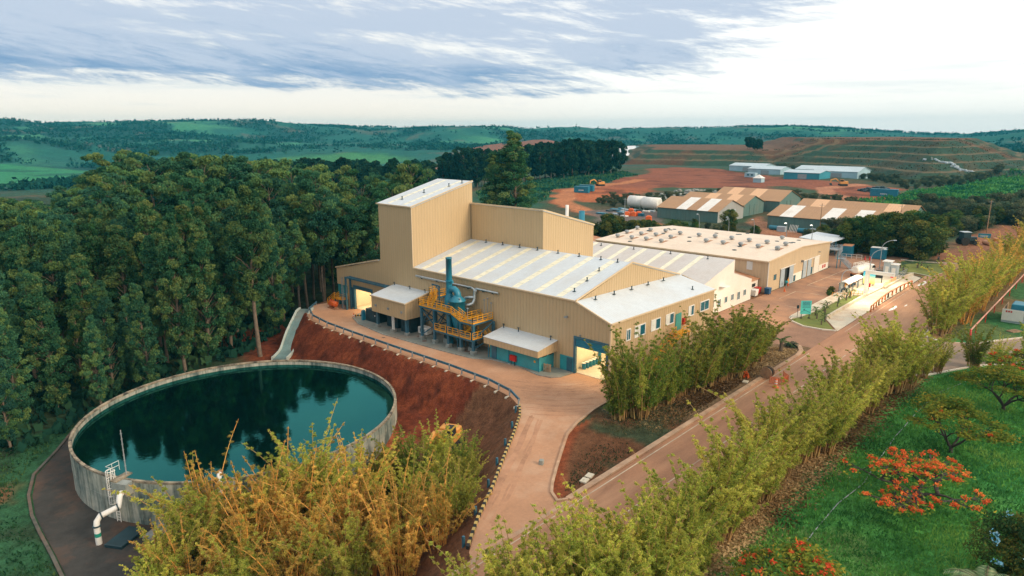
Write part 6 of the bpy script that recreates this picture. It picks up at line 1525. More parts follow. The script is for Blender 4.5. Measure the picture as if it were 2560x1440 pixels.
for x, y, lab in ((451.2, 190.7, 'small white tent on the red dirt yard'),):
    z = gz(x, y); t = thing('tent', lab, 'tent', (x, y, z)); b = MB(); b.cbox((x, y, z + 1.4), (5.5, 5.5, 2.8)); b.build('side', M['paleblue'], t)
    b = MB(); b.add([(x - 3.2, y - 3.2, z + 2.85), (x + 3.2, y - 3.2, z + 2.85), (x + 3.2, y + 3.2, z + 2.85), (x - 3.2, y + 3.2, z + 2.85), (x, y, z + 5.2)], [(0, 1, 4), (1, 2, 4), (2, 3, 4), (3, 0, 4), (3, 2, 1, 0)]); b.build('roof', M['white'], t)
t = thing('site_cabin', 'pale blue site cabin in front of the left far sheds', 'cabin', (506.8, 220.5, 0)); z = gz(506.8, 220.5); b = MB(); b.cbox((506.8, 220.5, z + 1.6), (5, 8, 3.2)); b.build('body', M['paleblue'], t); b = MB(); b.box(504.2, 218, z + 1.2, 504.28, 219.5, z + 2.4); b.box(504.2, 221, z + 1.2, 504.28, 222.5, z + 2.4); b.build('window', M['glass'], t)
t = thing('field_hut', 'small hut with pale pitched roof at the field edge by the copse', 'hut', (461, 334, 0)); z = gz(461, 334); b = MB(); b.cbox((461, 333, z + 1.5), (6, 6, 3)); b.build('wall', M['white_wall'], t)
b = MB(); b.slab([(457, 329.5, z + 3), (461, 329.5, z + 5), (461, 336.5, z + 5), (457, 336.5, z + 3)], .15).slab([(461, 329.5, z + 5), (465, 329.5, z + 3), (465, 336.5, z + 3), (461, 336.5, z + 5)], .15); b.build('roof', M['brown2'], t)
t = thing('white_trailer', 'white box trailer beside the small hut at the field edge', 'trailer', (455, 342, 0)); z = gz(455, 342); b = MB(); b.cbox((455, 342, z + 2.4), (4, 9, 3.2), R(10)); b.build('box', M['white'], t)
for dy in (-2.5, 2.5): MB().tube([(453, 342 + dy, z + .6), (457, 342 + dy, z + .6)], .6, 10).build('wheel', M['rubber'], t)
# white horizontal tanks, material stacks
for x, y, lab in ((264.5, 166.8, 'white horizontal storage tank, left of the pair by the brown-roofed shed'), (262.5, 158.2, 'white horizontal storage tank, right of the pair by the brown-roofed shed')):
    z = gz(x, y); t = thing('storage_tank', lab, 'tank', (x, y, z), 'white horizontal storage tanks')
    b = MB(); b.tube([(x, y - 4.1, z + 2.9), (x, y - 3.8, z + 2.9), (x, y + 3.8, z + 2.9), (x, y + 4.1, z + 2.9)], [2.1, 2.6, 2.6, 2.1], 24); b.build('shell', M['white'], t)
    for d_ in (-2.75, 2.75): MB().box(x - 2, y + d_ - .25, z, x + 2, y + d_ + .25, z + 1.2).build('saddle', M['concrete'], t)
rr = random.Random(12)
cols = [('blue', M['blue']), ('pale', M['lightgrey']), ('white', M['white']), ('dark', M['steel_dark'])]
for k in range(22):
    x = 232 + rr.uniform(0, 26); y = 147 + rr.uniform(0, 20) + (x - 232) * .15; z = gz(x, y); nm, mt = cols[k % 4]
    b = MB(); w, d_, h = rr.uniform(2, 5), rr.uniform(1, 2.2), rr.uniform(.4, 1.4); a = rr.uniform(-.3, .3) + 1.4
    for j in range(int(h / .2)): b.cbox((x + rr.uniform(-.1, .1), y + rr.uniform(-.1, .1), z + .1 + .2 * j), (w, d_, .17), a)
    tag(b.build('material_stack', mt), nm + ' stack of pipes and beams in the storage yard left of the sheds', 'stack', 'material stacks in the storage yard')
for k, (x, y) in enumerate(((234.5, 152.5), (236, 150.5), (238.5, 149.5), (246, 158), (228.2, 138.5))):
    z = gz(x, y); b = MB(); b.cbox((x, y, z + .8), (1.8, 2.2, 1.6), .4, 0, .15); b.cbox((x, y, z + 1.7), (1.2, 1.4, .3), .4, 0, .1)
    tag(b.build('orange_bin', M['orange']), ('orange bin beside the dirt track in front of the grey yard' if k == 4 else 'orange bin among the stacks in the storage yard'), 'bin', None if k == 4 else 'orange bins in the storage yard')
for k in range(9):
    x, y = 233.5 + rr.uniform(-1.5, 1.5), 92 - 3.4 * k + rr.uniform(-.5, .5); z = gz(x, y); b = MB(); 
    if k % 3 == 0: b.tube([(x, y - 1.8, z + .8), (x, y + 1.8, z + .8)], .8, 12)
    elif k % 3 == 1:
        for j in range(5): b.cbox((x, y, z + .2 + .35 * j), (2.0, 2.8, .3), rr.uniform(-.1, .1))
    else:
        for j in range(6): b.beam((x - 1, y - 1.3 + .5 * j, z), (x + .4, y - 1.3 + .5 * j, z + 2.4), .12)
    tag(b.build('scrap_stack', cols[k % 3][1]), ('blue' if k % 3 == 0 else 'pale' if k % 3 == 1 else 'white') + ' scrap stacked against the long white-striped shed', 'stack', 'scrap stacked along the long shed')
t = thing('small_store', 'low store with tan roof at the right end of the scrap stacks', 'store', (228, 66.5, 0)); z = gz(228, 66.5); b = MB(); b.cbox((228.5, 67, z + 1.2), (4.5, 7.5, 2.4)); b.build('wall', M['lightgrey'], t); b = MB(); b.cbox((228.5, 67, z + 2.6), (5, 6, .35), 0, 0, .1); b.build('roof', M['brown2'], t)
# old roof behind the warehouse's left end, pipes on the rear block
t = thing('old_shed', 'old shed with rusty corrugated roof behind the factory rear block', 'shed', (143, 104, 0)); b = MB(); b.box(136, 101, 0, 150, 109, 4.6); b.build('wall', M['steel_dark'], t); MB().slab([(135, 100, 4.7), (151, 100, 4.7), (151, 110, 5.6), (135, 110, 5.6)], .1).build('roof', M['rust'], t)
for x, y, r_, h, mt, lab in ((101.8, 79.5, .32, 19.6, M['white'], 'thin white flue rising behind the tall rear block'), (102.3, 76.4, .55, 18.7, M['blue'], 'thick blue flue rising behind the tall rear block')):
    b = MB(); b.lathe((x, y, 0), [(r_, 0), (r_, h), (r_ * .8, h), (r_ * .8, h - 1)], 16); tag(b.build('flue', mt), lab, 'flue')
# far white-lined basin
m_ = paint('white_liner', (.66, .68, .70), .5, .12, .02, dirt=(.30, .36, .40), dirt_amt=.5, dirt_scale=.015); m2_ = paint('dark_liner', (.06, .17, .20), .5, .15, .02)
b = MB()
def far_pt(px, D, z):
    a = math.atan((px - 1280) / 1751.0); return (math.cos(HEAD - a) * D, math.sin(HEAD - a) * D, z)
b.slab([far_pt(1475, 905, 8), far_pt(1600, 860, -1.5), far_pt(1590, 1010, 14), far_pt(1540, 1020, 13)], .5, 0); b.slab([far_pt(1600, 860, -1.5), far_pt(1660, 900, 3), far_pt(1680, 1020, 11), far_pt(1590, 1012, 13.5)], .5, 1); b.slab([far_pt(1628, 850, .5), far_pt(1655, 845, 1), far_pt(1676, 905, 9.5), far_pt(1660, 915, 9)], .5, 0)
struct(b.build('lined_basin', [m_, m2_]))
# dark heap of tyres on the far yard, rubble ridge
def heap(name, lab, cx, cyy, rx, ry, h, n, mt, seed, cat='heap'):
    r_ = random.Random(seed); b = MB()
    for k in range(n):
        a = r_.uniform(0, 6.28); q = math.sqrt(r_.random()); x, y = cx + rx * q * math.cos(a), cyy + ry * q * math.sin(a); z = gz(x, y) + h * (1 - q * q) * r_.random()
        s_ = r_.uniform(.5, 1.5); b.cbox((x, y, z + s_ * .3), (s_ * 1.6, s_ * 1.2, s_ * .9), r_.uniform(0, 3), 0, s_ * .2)
    o = b.build(name, mt); tag(o, lab, cat); return o
heap('scrap_heap', 'dark heap of scrap on the far dirt yard by the blue skip', 430, 111, 7, 11, 2.6, 110, M['steel_dark'], 4)
stuff(heap('rubble', 'long pale rubble heap on the bank above the storage yard', 330, 178, 30, 12, 2.4, 170, M['concrete'], 6))
stuff(heap('junk_row', 'row of pale junk on a ledge of the far terraced bank', 600, 108, 4, 22, 1.2, 60, M['lightgrey'], 9))
# ================================================================== vegetation
def leaf_mesh(name, C, U, W, tint, mat):
    """C centres, U half-length vectors, W half-width vectors: one diamond leaf (or small spray) each"""
    n = len(C); co = np.empty((n, 4, 3), np.float32)
    co[:, 0] = C - U; co[:, 1] = C + W - U * .15; co[:, 2] = C + U; co[:, 3] = C - W - U * .15
    me = fast_mesh(name, co.reshape(-1, 3), np.arange(n * 4).reshape(n, 4))
    a = me.attributes.new('tint', 'FLOAT', 'FACE'); a.data.foreach_set('value', np.clip(tint, 0, 1).astype(np.float32))
    me.materials.append(mat); return me
def unit(v): return v / np.maximum(np.linalg.norm(v, axis=-1, keepdims=True), 1e-9)
def leaves(rs, C, L, Wd, droop=0.4, outward=None):
    n = len(C); d = rs.normal(size=(n, 3))
    if outward is not None: d = d * .6 + outward
    d[:, 2] -= droop; d = unit(d); r = unit(np.cross(d, rs.normal(size=(n, 3))))
    l = L * rs.uniform(.65, 1.35, (n, 1)); w = Wd * rs.uniform(.65, 1.35, (n, 1))
    return d * l * .5, r * w * .5
M['euc'] = foliage('eucalyptus_leaves', (.016, .070, .050), (.060, .170, .088), (.190, .270, .078), .32, .14)
M['copse'] = foliage('copse_leaves', (.008, .032, .024), (.016, .058, .036), (.045, .090, .038), .2, .08)
M['bush'] = foliage('bush_leaves', (.025, .070, .030), (.065, .130, .040), (.24, .22, .045), .25, .12)
M['dryshrub'] = foliage('dry_shrub_leaves', (.045, .080, .055), (.095, .135, .075), (.22, .22, .12), .25, .10)
M['bamboo_g'] = foliage('green_bamboo_leaves', (.17, .26, .05), (.46, .50, .09), (.80, .70, .16), .46, .05)
M['bamboo_d'] = foliage('dark_bamboo_leaves', (.06, .13, .026), (.19, .27, .048), (.46, .42, .08), .42, .06)
M['bamboo_y'] = foliage('yellow_bamboo_leaves', (.27, .28, .055), (.68, .48, .11), (.95, .68, .20), .48, .05)
M['flame_l'] = foliage('flame_tree_leaves', (.06, .16, .035), (.17, .27, .045), (.45, .36, .05), .35, .06)
M['flame_f'] = foliage('flame_tree_blossom', (.52, .07, .025), (.70, .15, .05), (.78, .30, .07), .3, .03)
M['blue_f'] = foliage('blue_blossom', (.08, .30, .48), (.20, .48, .66), (.42, .62, .76), .3, .03)
M['palm'] = foliage('palm_leaves', (.03, .09, .03), (.07, .16, .045), (.25, .27, .06), .3, .06)
M['bark'] = paint('pale_bark', (.15, .115, .085), .9, .3, 1.2, dirt=(.32, .19, .12), dirt_amt=.6)
M['bark_d'] = paint('dark_bark', (.055, .045, .038), .9, .3, 2)
M['culm'] = paint('orange_culm', (.74, .33, .07), .6, .3, .5, dirt=(.30, .26, .08), dirt_amt=.6)
M['culm_g'] = paint('tan_culm', (.38, .22, .085), .6, .3, .5, dirt=(.20, .22, .07), dirt_amt=.6)
def proto(name, label, cat, group, parts):
    """parts: (part name, mesh) at the origin; parked out of sight below the ground until placed"""
    t = thing(name, label, cat, (0, 0, 0), group)
    for nm, me in parts: link(nm, me, t)
    return t
def mbmesh(b, name, mat):
    o = b.build(name, mat, None, True); me = o.data; bpy.data.objects.remove(o); return me
# ---- eucalyptus: tall bare trunk, lumpy crown of hanging clusters
def eucalyptus(seed, H, cs, rmax, n_br, per, prof, mat, leaf=(.46, .20), flat=.75):
    rs = np.random.RandomState(seed); b = MB()
    sway = rs.normal(size=2) * .015 * H; tr = lambda t: np.array([sway[0] * t * t, sway[1] * t * t + .01 * H * math.sin(5 * t), H * t])
    b.tube([tuple(tr(t)) for t in np.linspace(0, .985, 12)], [(.34 * (1 - t) + .05) * H / 28 for t in np.linspace(0, .985, 12)], 7)
    C = []; T = []; O = []
    for k in range(n_br):
        t = cs + (.99 - cs) * ((k + rs.rand()) / n_br); u = (t - cs) / (1 - cs)
        a = k * 2.4 + rs.normal() * .4; r = rmax * prof(u) * rs.uniform(.55, 1.1)
        p0 = tr(max(.05, t - .05 - .03 * rs.rand())); p1 = tr(t) + np.array([math.cos(a) * r, math.sin(a) * r, r * rs.uniform(.1, .6)])
        mid = (p0 + p1) / 2 + np.array([0, 0, .12 * r])
        b.tube([tuple(p0), tuple(mid), tuple(p1)], [.085 * H / 28 * (1.3 - u), .055 * H / 28, .02], 5, caps=False)
        tint = rs.uniform(.12, .88)
        for q, s_ in ((p1, 1.0), (p0 * .35 + p1 * .65 + rs.normal(size=3) * .4, .8)):
            cr = (0.75 + .42 * rmax * .35) * s_ * (.74 if rmax < 4.5 and H > 25 else 1.0) * rs.uniform(.75, 1.25) * (1.0 if u < .85 else .75)
            m_ = int(per * s_); d = unit(rs.normal(size=(m_, 3))); rad = cr * rs.uniform(.35, 1.0, (m_, 1)) ** .6
            X = q + d * rad * np.array([1, 1, flat]); X[:, 2] -= .12 * cr
            C.append(X); O.append(d); T.append(np.clip(tint + rs.normal(size=m_) * .13, 0, 1))
    C = np.concatenate(C); O = np.concatenate(O); T = np.concatenate(T)
    U, W = leaves(rs, C, leaf[0], leaf[1], .55, O * .5)
    return [('trunk', mbmesh(b, 'trunk', M['bark'])), ('crown', leaf_mesh('crown', C, U, W, T, mat))]
col_prof = lambda u: (.35 + .65 * min(1, u * 3.2)) * (1 - .86 * max(0, (u - .26) / .74) ** 1.05)
open_prof = lambda u: (.30 + .7 * min(1, u * 1.6)) * (1 - .45 * max(0, (u - .7) / .3) ** 2)
round_prof = lambda u: max(.15, math.sin(math.pi * min(1, .12 + .86 * u)) ** .7)
G_F = 'eucalyptus trees of the forest left of the factory'
EU = [proto('eucalyptus_tree', 'eucalyptus tree', 'tree', G_F, p_) for p_ in (
    eucalyptus(1, 28, .14, 3.9, 84, 165, col_prof, M['euc']), eucalyptus(2, 28, .30, 3.5, 74, 165, col_prof, M['euc']),
    eucalyptus(3, 28, .05, 4.3, 90, 165, col_prof, M['euc']), eucalyptus(4, 28, .38, 3.7, 66, 165, col_prof, M['euc']),
    eucalyptus(5, 28, .45, 5.6, 40, 190, open_prof, M['euc'], (.7, .3), .55), eucalyptus(6, 28, .52, 6.6, 38, 200, open_prof, M['euc'], (.7, .3), .5),
    eucalyptus(7, 28, .26, 3.3, 72, 160, col_prof, M['euc']))]
CO = [proto('copse_tree', 'copse tree', 'tree', None, p_) for p_ in (
    eucalyptus(11, 20, .18, 5.2, 34, 75, round_prof, M['copse'], (1.3, .7)), eucalyptus(12, 20, .12, 4.6, 34, 75, round_prof, M['copse'], (1.3, .7)), eucalyptus(13, 20, .25, 6.0, 36, 75, open_prof, M['copse'], (1.3, .7), .6))]
BU = [proto('leafy_tree', 'leafy tree', 'tree', None, p_) for p_ in (
    eucalyptus(21, 9, .10, 3.6, 40, 150, round_prof, M['bush'], (.5, .26), .8), eucalyptus(22, 9, .08, 4.2, 44, 150, round_prof, M['bush'], (.5, .26), .8), eucalyptus(23, 9, .14, 3.2, 38, 150, round_prof, M['bush'], (.5, .26), .85))]
SH = [proto('dry_shrub', 'dry shrub', 'shrub', None, p_) for p_ in (
    eucalyptus(31, 6, .05, 3.3, 30, 110, round_prof, M['dryshrub'], (.5, .24), .7), eucalyptus(32, 6, .10, 4.0, 32, 110, open_prof, M['dryshrub'], (.5, .24), .6))]
# ---- bamboo: a clump of arching canes with feathery plumes
def bamboo(seed, n, H, spread, lean, mat, culm, dens=1.0, t0=.22, plume=.95):
    rs = np.random.RandomState(seed); b = MB(); C = []; T = []; O = []
    for k in range(n):
        a = rs.rand() * 6.283; r0 = spread * math.sqrt(rs.rand()); h = H * rs.uniform(.45, 1.0); ln = lean * rs.uniform(.3, 1.15) * (.4 + r0 / spread)
        da = a + rs.normal() * .5; dv = np.array([math.cos(da), math.sin(da)]); bend = rs.uniform(.0, .16)
        def P(t): return np.array([r0 * math.cos(a) + dv[0] * h * ln * (t * .45 + .75 * t ** 2.6), r0 * math.sin(a) + dv[1] * h * ln * (t * .45 + .75 * t ** 2.6), h * (t - bend * t ** 4)])
        ts = np.linspace(0, 1, 8); b.tube([tuple(P(t)) for t in ts], [.072 * (1 - .85 * t) + .006 for t in ts], 5, caps=False)
        nn = int(20 * dens); base_t = rs.uniform(.25, .75)
        for j in range(nn):
            t = t0 + (1 - t0) * ((j + rs.rand()) / nn); u = (t - t0) / (1 - t0); p = P(t)
            w = plume * (.35 + .65 * min(1, u * 3)) * (1 - .80 * max(0, (u - .35) / .65)) * rs.uniform(.6, 1.15)
            m_ = 44 if u < .9 else 26
            ba = rs.rand() * 6.283; bd = np.array([math.cos(ba), math.sin(ba), .25])
            s_ = rs.uniform(.1, 1, (m_, 1)); X = p + bd * w * s_ + rs.normal(size=(m_, 3)) * .17 * w
            X[:, 2] -= .35 * w * s_[:, 0] ** 2
            C.append(X); O.append(np.repeat(bd[None], m_, 0)); T.append(np.clip(base_t + rs.normal(size=m_) * .2 + .15 * (u - .5), 0, 1))
    C = np.concatenate(C); O = np.concatenate(O); T = np.concatenate(T); ok = C[:, 2] > .3; C, O, T = C[ok], O[ok], T[ok]
    U, W = leaves(rs, C, .27, .058, .45, O * .8)
    return [('canes', mbmesh(b, 'canes', culm)), ('foliage', leaf_mesh('foliage', C, U, W, T, mat))]
BG = [proto('bamboo_clump', 'bamboo clump', 'bamboo', None, bamboo(40 + k, 26, 10, 1.1, .34, M['bamboo_g'], M['culm_g'], 1.0, .22, .85)) for k in range(4)]
BD = [proto('bamboo_clump', 'bamboo clump', 'bamboo', None, bamboo(50 + k, 32, 10, 1.2, .30, M['bamboo_d'], M['culm_g'], 1.05, .14, .95)) for k in range(3)]
BY = [proto('bamboo_clump', 'bamboo clump', 'bamboo', None, bamboo(60 + k, 24, 10, 1.5, .34, M['bamboo_y'], M['culm'], .62, .30, .66)) for k in range(4)]
# ---- flame trees: low forked trunk, flat wide crown
def flame_tree(seed, H, Rd, flowers, mat_l=None, leafy=1.0):
    rs = np.random.RandomState(seed); b = MB(); tips = []
    def grow(p, d, L, r, lev):
        q = p + d * L; mid = (p + q) / 2 + rs.normal(size=3) * .06 * L
        b.tube([tuple(p), tuple(mid), tuple(q)], [r, r * .85, r * .65], 6, caps=False)
        if lev == 0: tips.append(q); return
        for k in range(3 if lev > 1 else 4):
            a = rs.rand() * 6.283; e = unit(d * .8 + np.array([math.cos(a) * .85, math.sin(a) * .85, .12 - .12 * (3 - lev)])); e[2] = max(e[2], .08)
            grow(q, unit(e), L * rs.uniform(.66, .9), r * .6, lev - 1)
    for k in range(4):
        a = k * 1.57 + rs.rand() * .6; grow(np.array([0, 0, .5]), unit(np.array([math.cos(a), math.sin(a), .95])), H * .36, .14, 3)
    b.tube([(0, 0, -.2), (0, 0, .55)], [.26, .18], 8)
    tips = np.array(tips); f_ = Rd / max(np.percentile(np.hypot(tips[:, 0], tips[:, 1]), 95), .1); zmax = tips[:, 2].max(); g_ = H / zmax
    b.v = [(x * f_, y * f_, z * g_) for x, y, z in b.v]; tips = tips * np.array([f_, f_, g_])
    Cl = []; Tl = []; Cf = []; Tf = []
    for q in tips:
        m_ = int(36 * leafy); X = q + rs.normal(size=(m_, 3)) * np.array([.42, .42, .12]); Cl.append(X); Tl.append(np.clip(rs.uniform(.2, .8) + rs.normal(size=m_) * .15, 0, 1))
        if rs.rand() < flowers:
            m_ = 26; X = q + np.array([0, 0, .14]) + rs.normal(size=(m_, 3)) * np.array([.15, .15, .08]); Cf.append(X); Tf.append(np.clip(rs.uniform(.15, .75) + rs.normal(size=m_) * .15, 0, 1))
    Cl = np.concatenate(Cl); U, W = leaves(rs, Cl, .42, .17, .1); U[:, 2] *= .4
    parts = [('trunk', mbmesh(b, 'trunk', M['bark_d'])), ('crown', leaf_mesh('crown', Cl, U, W, np.concatenate(Tl), mat_l or M['flame_l']))]
    if Cf:
        Cf = np.concatenate(Cf); U, W = leaves(rs, Cf, .22, .15, .0); parts.append(('blossom', leaf_mesh('blossom', Cf, U, W, np.concatenate(Tf), M['flame_f'])))
    return parts
def palm_parts(seed, trunk, n, L, mat, wid=.5):
    rs = np.random.RandomState(seed); b = MB(); C = []; U = []; W = []; T = []
    if trunk > 0: b.tube([(0, 0, -.1), (0, 0, trunk)], [.16 * trunk ** .3, .10 * trunk ** .3], 8)
    else: b.tube([(0, 0, -.1), (0, 0, .25)], [.14, .1], 8)
    for k in range(n):
        a = k * 2.4 + rs.rand() * .4; up = rs.uniform(.35, 1.2); prev = None
        for t in np.linspace(.06, 1, 18):
            r = L * t; p = np.array([math.cos(a) * r * .92, math.sin(a) * r * .92, trunk + L * (up * t - .95 * t * t * (.6 + .3 * up))])
            if prev is not None:
                d = unit(p - prev); sd = unit(np.cross(d, [0, 0, 1.0]))
                for s_ in (-1, 1):
                    e = unit(sd * s_ + d * .55 - np.array([0, 0, .35])); l = wid * L * (1 - .75 * abs(t - .45)) * .5
                    C.append(p + e * l * .5); U.append(e * l * .5); W.append(d * .035 * max(1, L * .6)); T.append(np.clip(.5 + .2 * rs.normal(), 0, 1))
                if t < .98: b.tube([tuple(prev), tuple(p)], .018 * max(.6, L * .4), 4, caps=False)
            prev = p
    return [('stem', mbmesh(b, 'stem', M['bark'])), ('fronds', leaf_mesh('fronds', np.array(C), np.array(U), np.array(W), np.array(T), mat))]
PROTOS = []
def place(pr, x, y, h, H0, label, group=None, cat=None, name=None, rz=None, rs=random, wide=1.0, z=None):
    s_ = h / H0
    o = dup(pr, (x, y, (gz(x, y) if z is None else z) - .05), rs.uniform(0, 6.28) if rz is None else rz, (s_ * wide, s_ * wide, s_), label, group)
    if group is None and 'group' in o: del o['group']
    if cat: o['category'] = cat
    return o
rr = random.Random(77)
# forest: own positions by dart throwing
FP = [(-130, 160), (-40, 118), (-8, 103), (6, 99.5), (19, 100.5), (24, 104.5), (32, 107), (45, 108), (54, 111), (61, 117), (68, 122.5), (78, 126), (100, 127), (112, 132), (124, 160), (122, 205), (150, 250), (60, 300), (-60, 300)]
def dart(poly, rmin, n, rng, dens=None):
    xs = [p[0] for p in poly]; ys = [p[1] for p in poly]; out = []; cell = {}
    for _ in range(n):
        x, y = rng.uniform(min(xs), max(xs)), rng.uniform(min(ys), max(ys))
        if not inpoly(np.array([x]), np.array([y]), poly)[0]: continue
        if dens and rng.random() > dens(x, y): continue
        rm = rmin(x, y) if callable(rmin) else rmin
        if any((x - a) ** 2 + (y - c) ** 2 < rm * rm for a, c in out): continue
        out.append((x, y))
    return out
def inview(x, y, m_=41): a = math.degrees(HEAD - math.atan2(y, x)); return -m_ < (a + 180) % 360 - 180 < m_
pts = [p for p in dart(FP, lambda x, y: 4.9 if math.hypot(x, y) < 150 else 6.2, 26000, rr) if inview(*p) and math.hypot(p[0] - TC[0], p[1] - TC[1]) > 25 and math.hypot(*p) < 262]
pts.sort(key=lambda p: math.hypot(*p))
FLAB = {0: 'columnar eucalyptus with a pointed leafy crown', 1: 'slim eucalyptus with a long leafy crown', 2: 'full eucalyptus leafy almost to the ground', 3: 'eucalyptus with a bare lower trunk', 4: 'spreading eucalyptus with an open crown', 5: 'tall umbrella-crowned eucalyptus with forked limbs', 6: 'narrow eucalyptus with a thin crown'}
for x, y in pts[:300]:
    D = math.hypot(x, y); a = math.degrees(HEAD - math.atan2(y, x))
    if x > 49 and y < 116: continue
    k = rr.choice([0, 1, 2, 3, 6, 0, 2]) if D < 150 else rr.choice([0, 1, 4, 5, 5, 4, 3])
    h = (16 + 11 * min(1, max(0, (D - 98) / 45)) + 5.5 * min(1, max(0, (a + 33) / 8)) * (D < 150) + 3.0 * min(1, max(0, (D - 140) / 60))) * rr.uniform(.84, 1.12)
    if x > 40 and D < 150: h = rr.uniform(19, 27); k = rr.choice([0, 1, 2, 6, 3])
    if D < 122 and x < 44: k = rr.choice([2, 2, 0]); h *= rr.uniform(.72, 1.05)
    if a > -14: h *= .93
    if D > 180: h *= rr.uniform(.78, 1.14)
    if a < -30 and D > 150: h *= .8
    zone = 'along the front edge by the tank path' if D < 118 and x < 25 else 'behind the round tank' if D < 135 and x < 58 else 'between the tank and the factory tower' if x >= 58 else 'at the back of the forest' if D > 190 else 'in the middle of the forest'
    place(EU[k], x, y, h, 28, FLAB[k] + ' ' + zone, G_F, rz=None, rs=rr, wide=rr.uniform(.82, 1.02) * (1.2 if D > 180 else 1.0))
place(EU[3], 53.0, 107.5, 29.5, 28, 'tallest pale-trunked eucalyptus beside the concrete chute', None, rz=1.0, rs=rr)
# trees behind the factory and copses on the plain
def rowtrees(L, pr, H0, lab, grp, name=None):
    for i, (x, y, h) in enumerate(L): place(pr[i % len(pr)], x, y, h, H0, lab, grp, rs=rr, wide=rr.uniform(.9, 1.15))
place(EU[2], 163, 148, 33, 28, 'big double-crowned tree rising behind the tall rear block', None, rs=rr, wide=1.5); place(EU[0], 158, 152, 27, 28, 'shorter tree beside the big double-crowned one behind the rear block', None, rs=rr, wide=1.3)
cop = [(-0.0, 0)]
CP = [(312, 352), (338, 375), (452, 352), (478, 318), (440, 306), (418, 312), (352, 345), (318, 335)]
for x, y in dart(CP, 8.5, 4000, rr)[:90]: place(CO[rr.randrange(3)], x, y, rr.uniform(20, 27), 20, 'dark tree of the copse standing beyond the red dirt track', 'dark trees of the far copse', rs=rr, wide=rr.uniform(.85, 1.1))
CP2 = [(255, 330), (300, 345), (330, 390), (330, 470), (250, 480), (200, 380)]
for x, y in dart(CP2, 11, 3000, rr)[:55]: place(CO[rr.randrange(3)], x, y, rr.uniform(15, 22), 20, 'dark tree in the hollow between the forest and the far copse', 'dark trees in the hollow behind the tower', rs=rr)
CP3 = [(712, 305), (722, 330), (750, 332), (750, 305)]
for x, y in dart(CP3, 7, 800, rr)[:9]: place(CO[rr.randrange(3)], x, y, rr.uniform(9, 13), 20, 'dark tree of the small wood on top of the terraced bank', 'dark trees on the terraced bank', rs=rr)
rowtrees([(166, 113, 8), (171, 117, 8.5), (176, 112, 6.5), (168, 122, 6), (160, 118, 6), (182, 116, 6), (188, 113, 5.5), (178, 124, 5), (152, 116, 6), (192, 108, 5), (155, 126, 5), (163, 126, 4.5), (184, 122, 5.5), (192, 118, 5)], BU, 9, 'green tree behind the left end of the warehouse', 'green trees behind the warehouse')
rowtrees([(200, 104, 4), (203, 100, 3.2), (206, 97, 3.6), (209, 93, 2.8), (211, 89, 3.4), (213, 103, 3), (216, 99, 3.2), (219, 106, 2.6), (197, 110, 4.5), (222, 111, 2.6), (224, 117, 2.4), (218, 121, 3), (229, 106, 5.5), (205, 107, 3.4), (208, 112, 3), (200, 116, 3.5), (212, 117, 2.8), (196, 100, 3.2)], [BU[0], SH[0], BU[2], SH[1]], 8, 'mixed bush between the warehouse roof and the brown-roofed sheds', 'bushes between the warehouse and the sheds')
rowtrees([(203, 58, 9), (206, 54, 10), (208, 49.5, 11), (207, 45.5, 10.5), (205, 41.5, 9.5), (212, 46, 11.5), (213, 41, 10.5), (213, 53, 9.5), (204, 50, 8)], BU, 9, 'dense dark green tree with yellowish tips behind the blue containers', 'dense trees behind the blue containers')
SB = [(208, 60), (212, 74), (222, 72), (233, 62), (238, 55), (258, 52), (276, 48), (300, 40), (330, 36), (330, 26), (300, 38), (258, 42), (240, 44), (222, 46), (216, 56)]
for x, y in dart(SB, 3.6, 3000, rr)[:75]: place((SH + BU[:1])[rr.randrange(3)], x, y, rr.uniform(3.0, 5.2), 7, 'grey-green shrub in the scrub belt right of the brown-roofed sheds', 'shrubs of the scrub belt', rs=rr)
for x, y, h in ((231, 71, 5.5), (232, 66, 6), (233, 61, 6.3), (236, 55, 6), (230, 63, 5.2), (233, 57, 5.8)): place(SH[1], x, y, h, 6, 'thin grey-green tree hiding the right end of the long sheds', 'thin trees at the end of the long sheds', rs=rr)
SB2 = [(288, 70), (330, 66), (380, 38), (400, 20), (340, 15), (300, 30)]
for x, y in dart(SB2, 5.5, 2000, rr)[:40]: place(SH[rr.randrange(2)], x, y, rr.uniform(4, 8), 6, 'dark shrub beside the dry field at the far right', 'shrubs by the dry field', rs=rr)
place(EU[5], 322, 22.5, 25, 28, 'tall dark tree standing alone at the right edge above the green field', None, rs=rr, wide=1.3); place(EU[3], 330, 20, 19, 28, 'slim dark tree beside the tall lone one at the right edge', None, rs=rr, wide=1.2)
SB3 = [(262, 178), (270, 192), (290, 200), (325, 182), (360, 160), (340, 152), (305, 146), (290, 155), (272, 176)]
for x, y in dart(SB3, 5.0, 3000, rr, )[:95]: place(SH[rr.randrange(2)], x, y, rr.uniform(1.6, 3.2), 6, 'dark dry shrub on the bank between the sheds and the red track', 'dry shrubs on the bank', rs=rr)
SB4 = [(318, 92), (330, 118), (352, 138), (362, 126), (345, 100), (330, 90)]
for x, y in dart(SB4, 4.5, 1200, rr)[:30]: place(SH[rr.randrange(2)], x, y, rr.uniform(2, 3.6), 6, 'grey reed-like shrub in the patch behind the long sheds', 'shrubs behind the long sheds', rs=rr)
SB5 = [(640, 82), (562, 93), (518, 118), (572, 160), (626, 206), (636, 276), (618, 274), (606, 212), (560, 172), (500, 128), (470, 106), (548, 82)]
for x, y in dart(SB5, 6.5, 3000, rr)[:90]: place(SH[rr.randrange(2)], x, y, rr.uniform(2.5, 5), 6, 'olive shrub at the foot of the terraced bank', 'shrubs along the foot of the terraced bank', rs=rr)
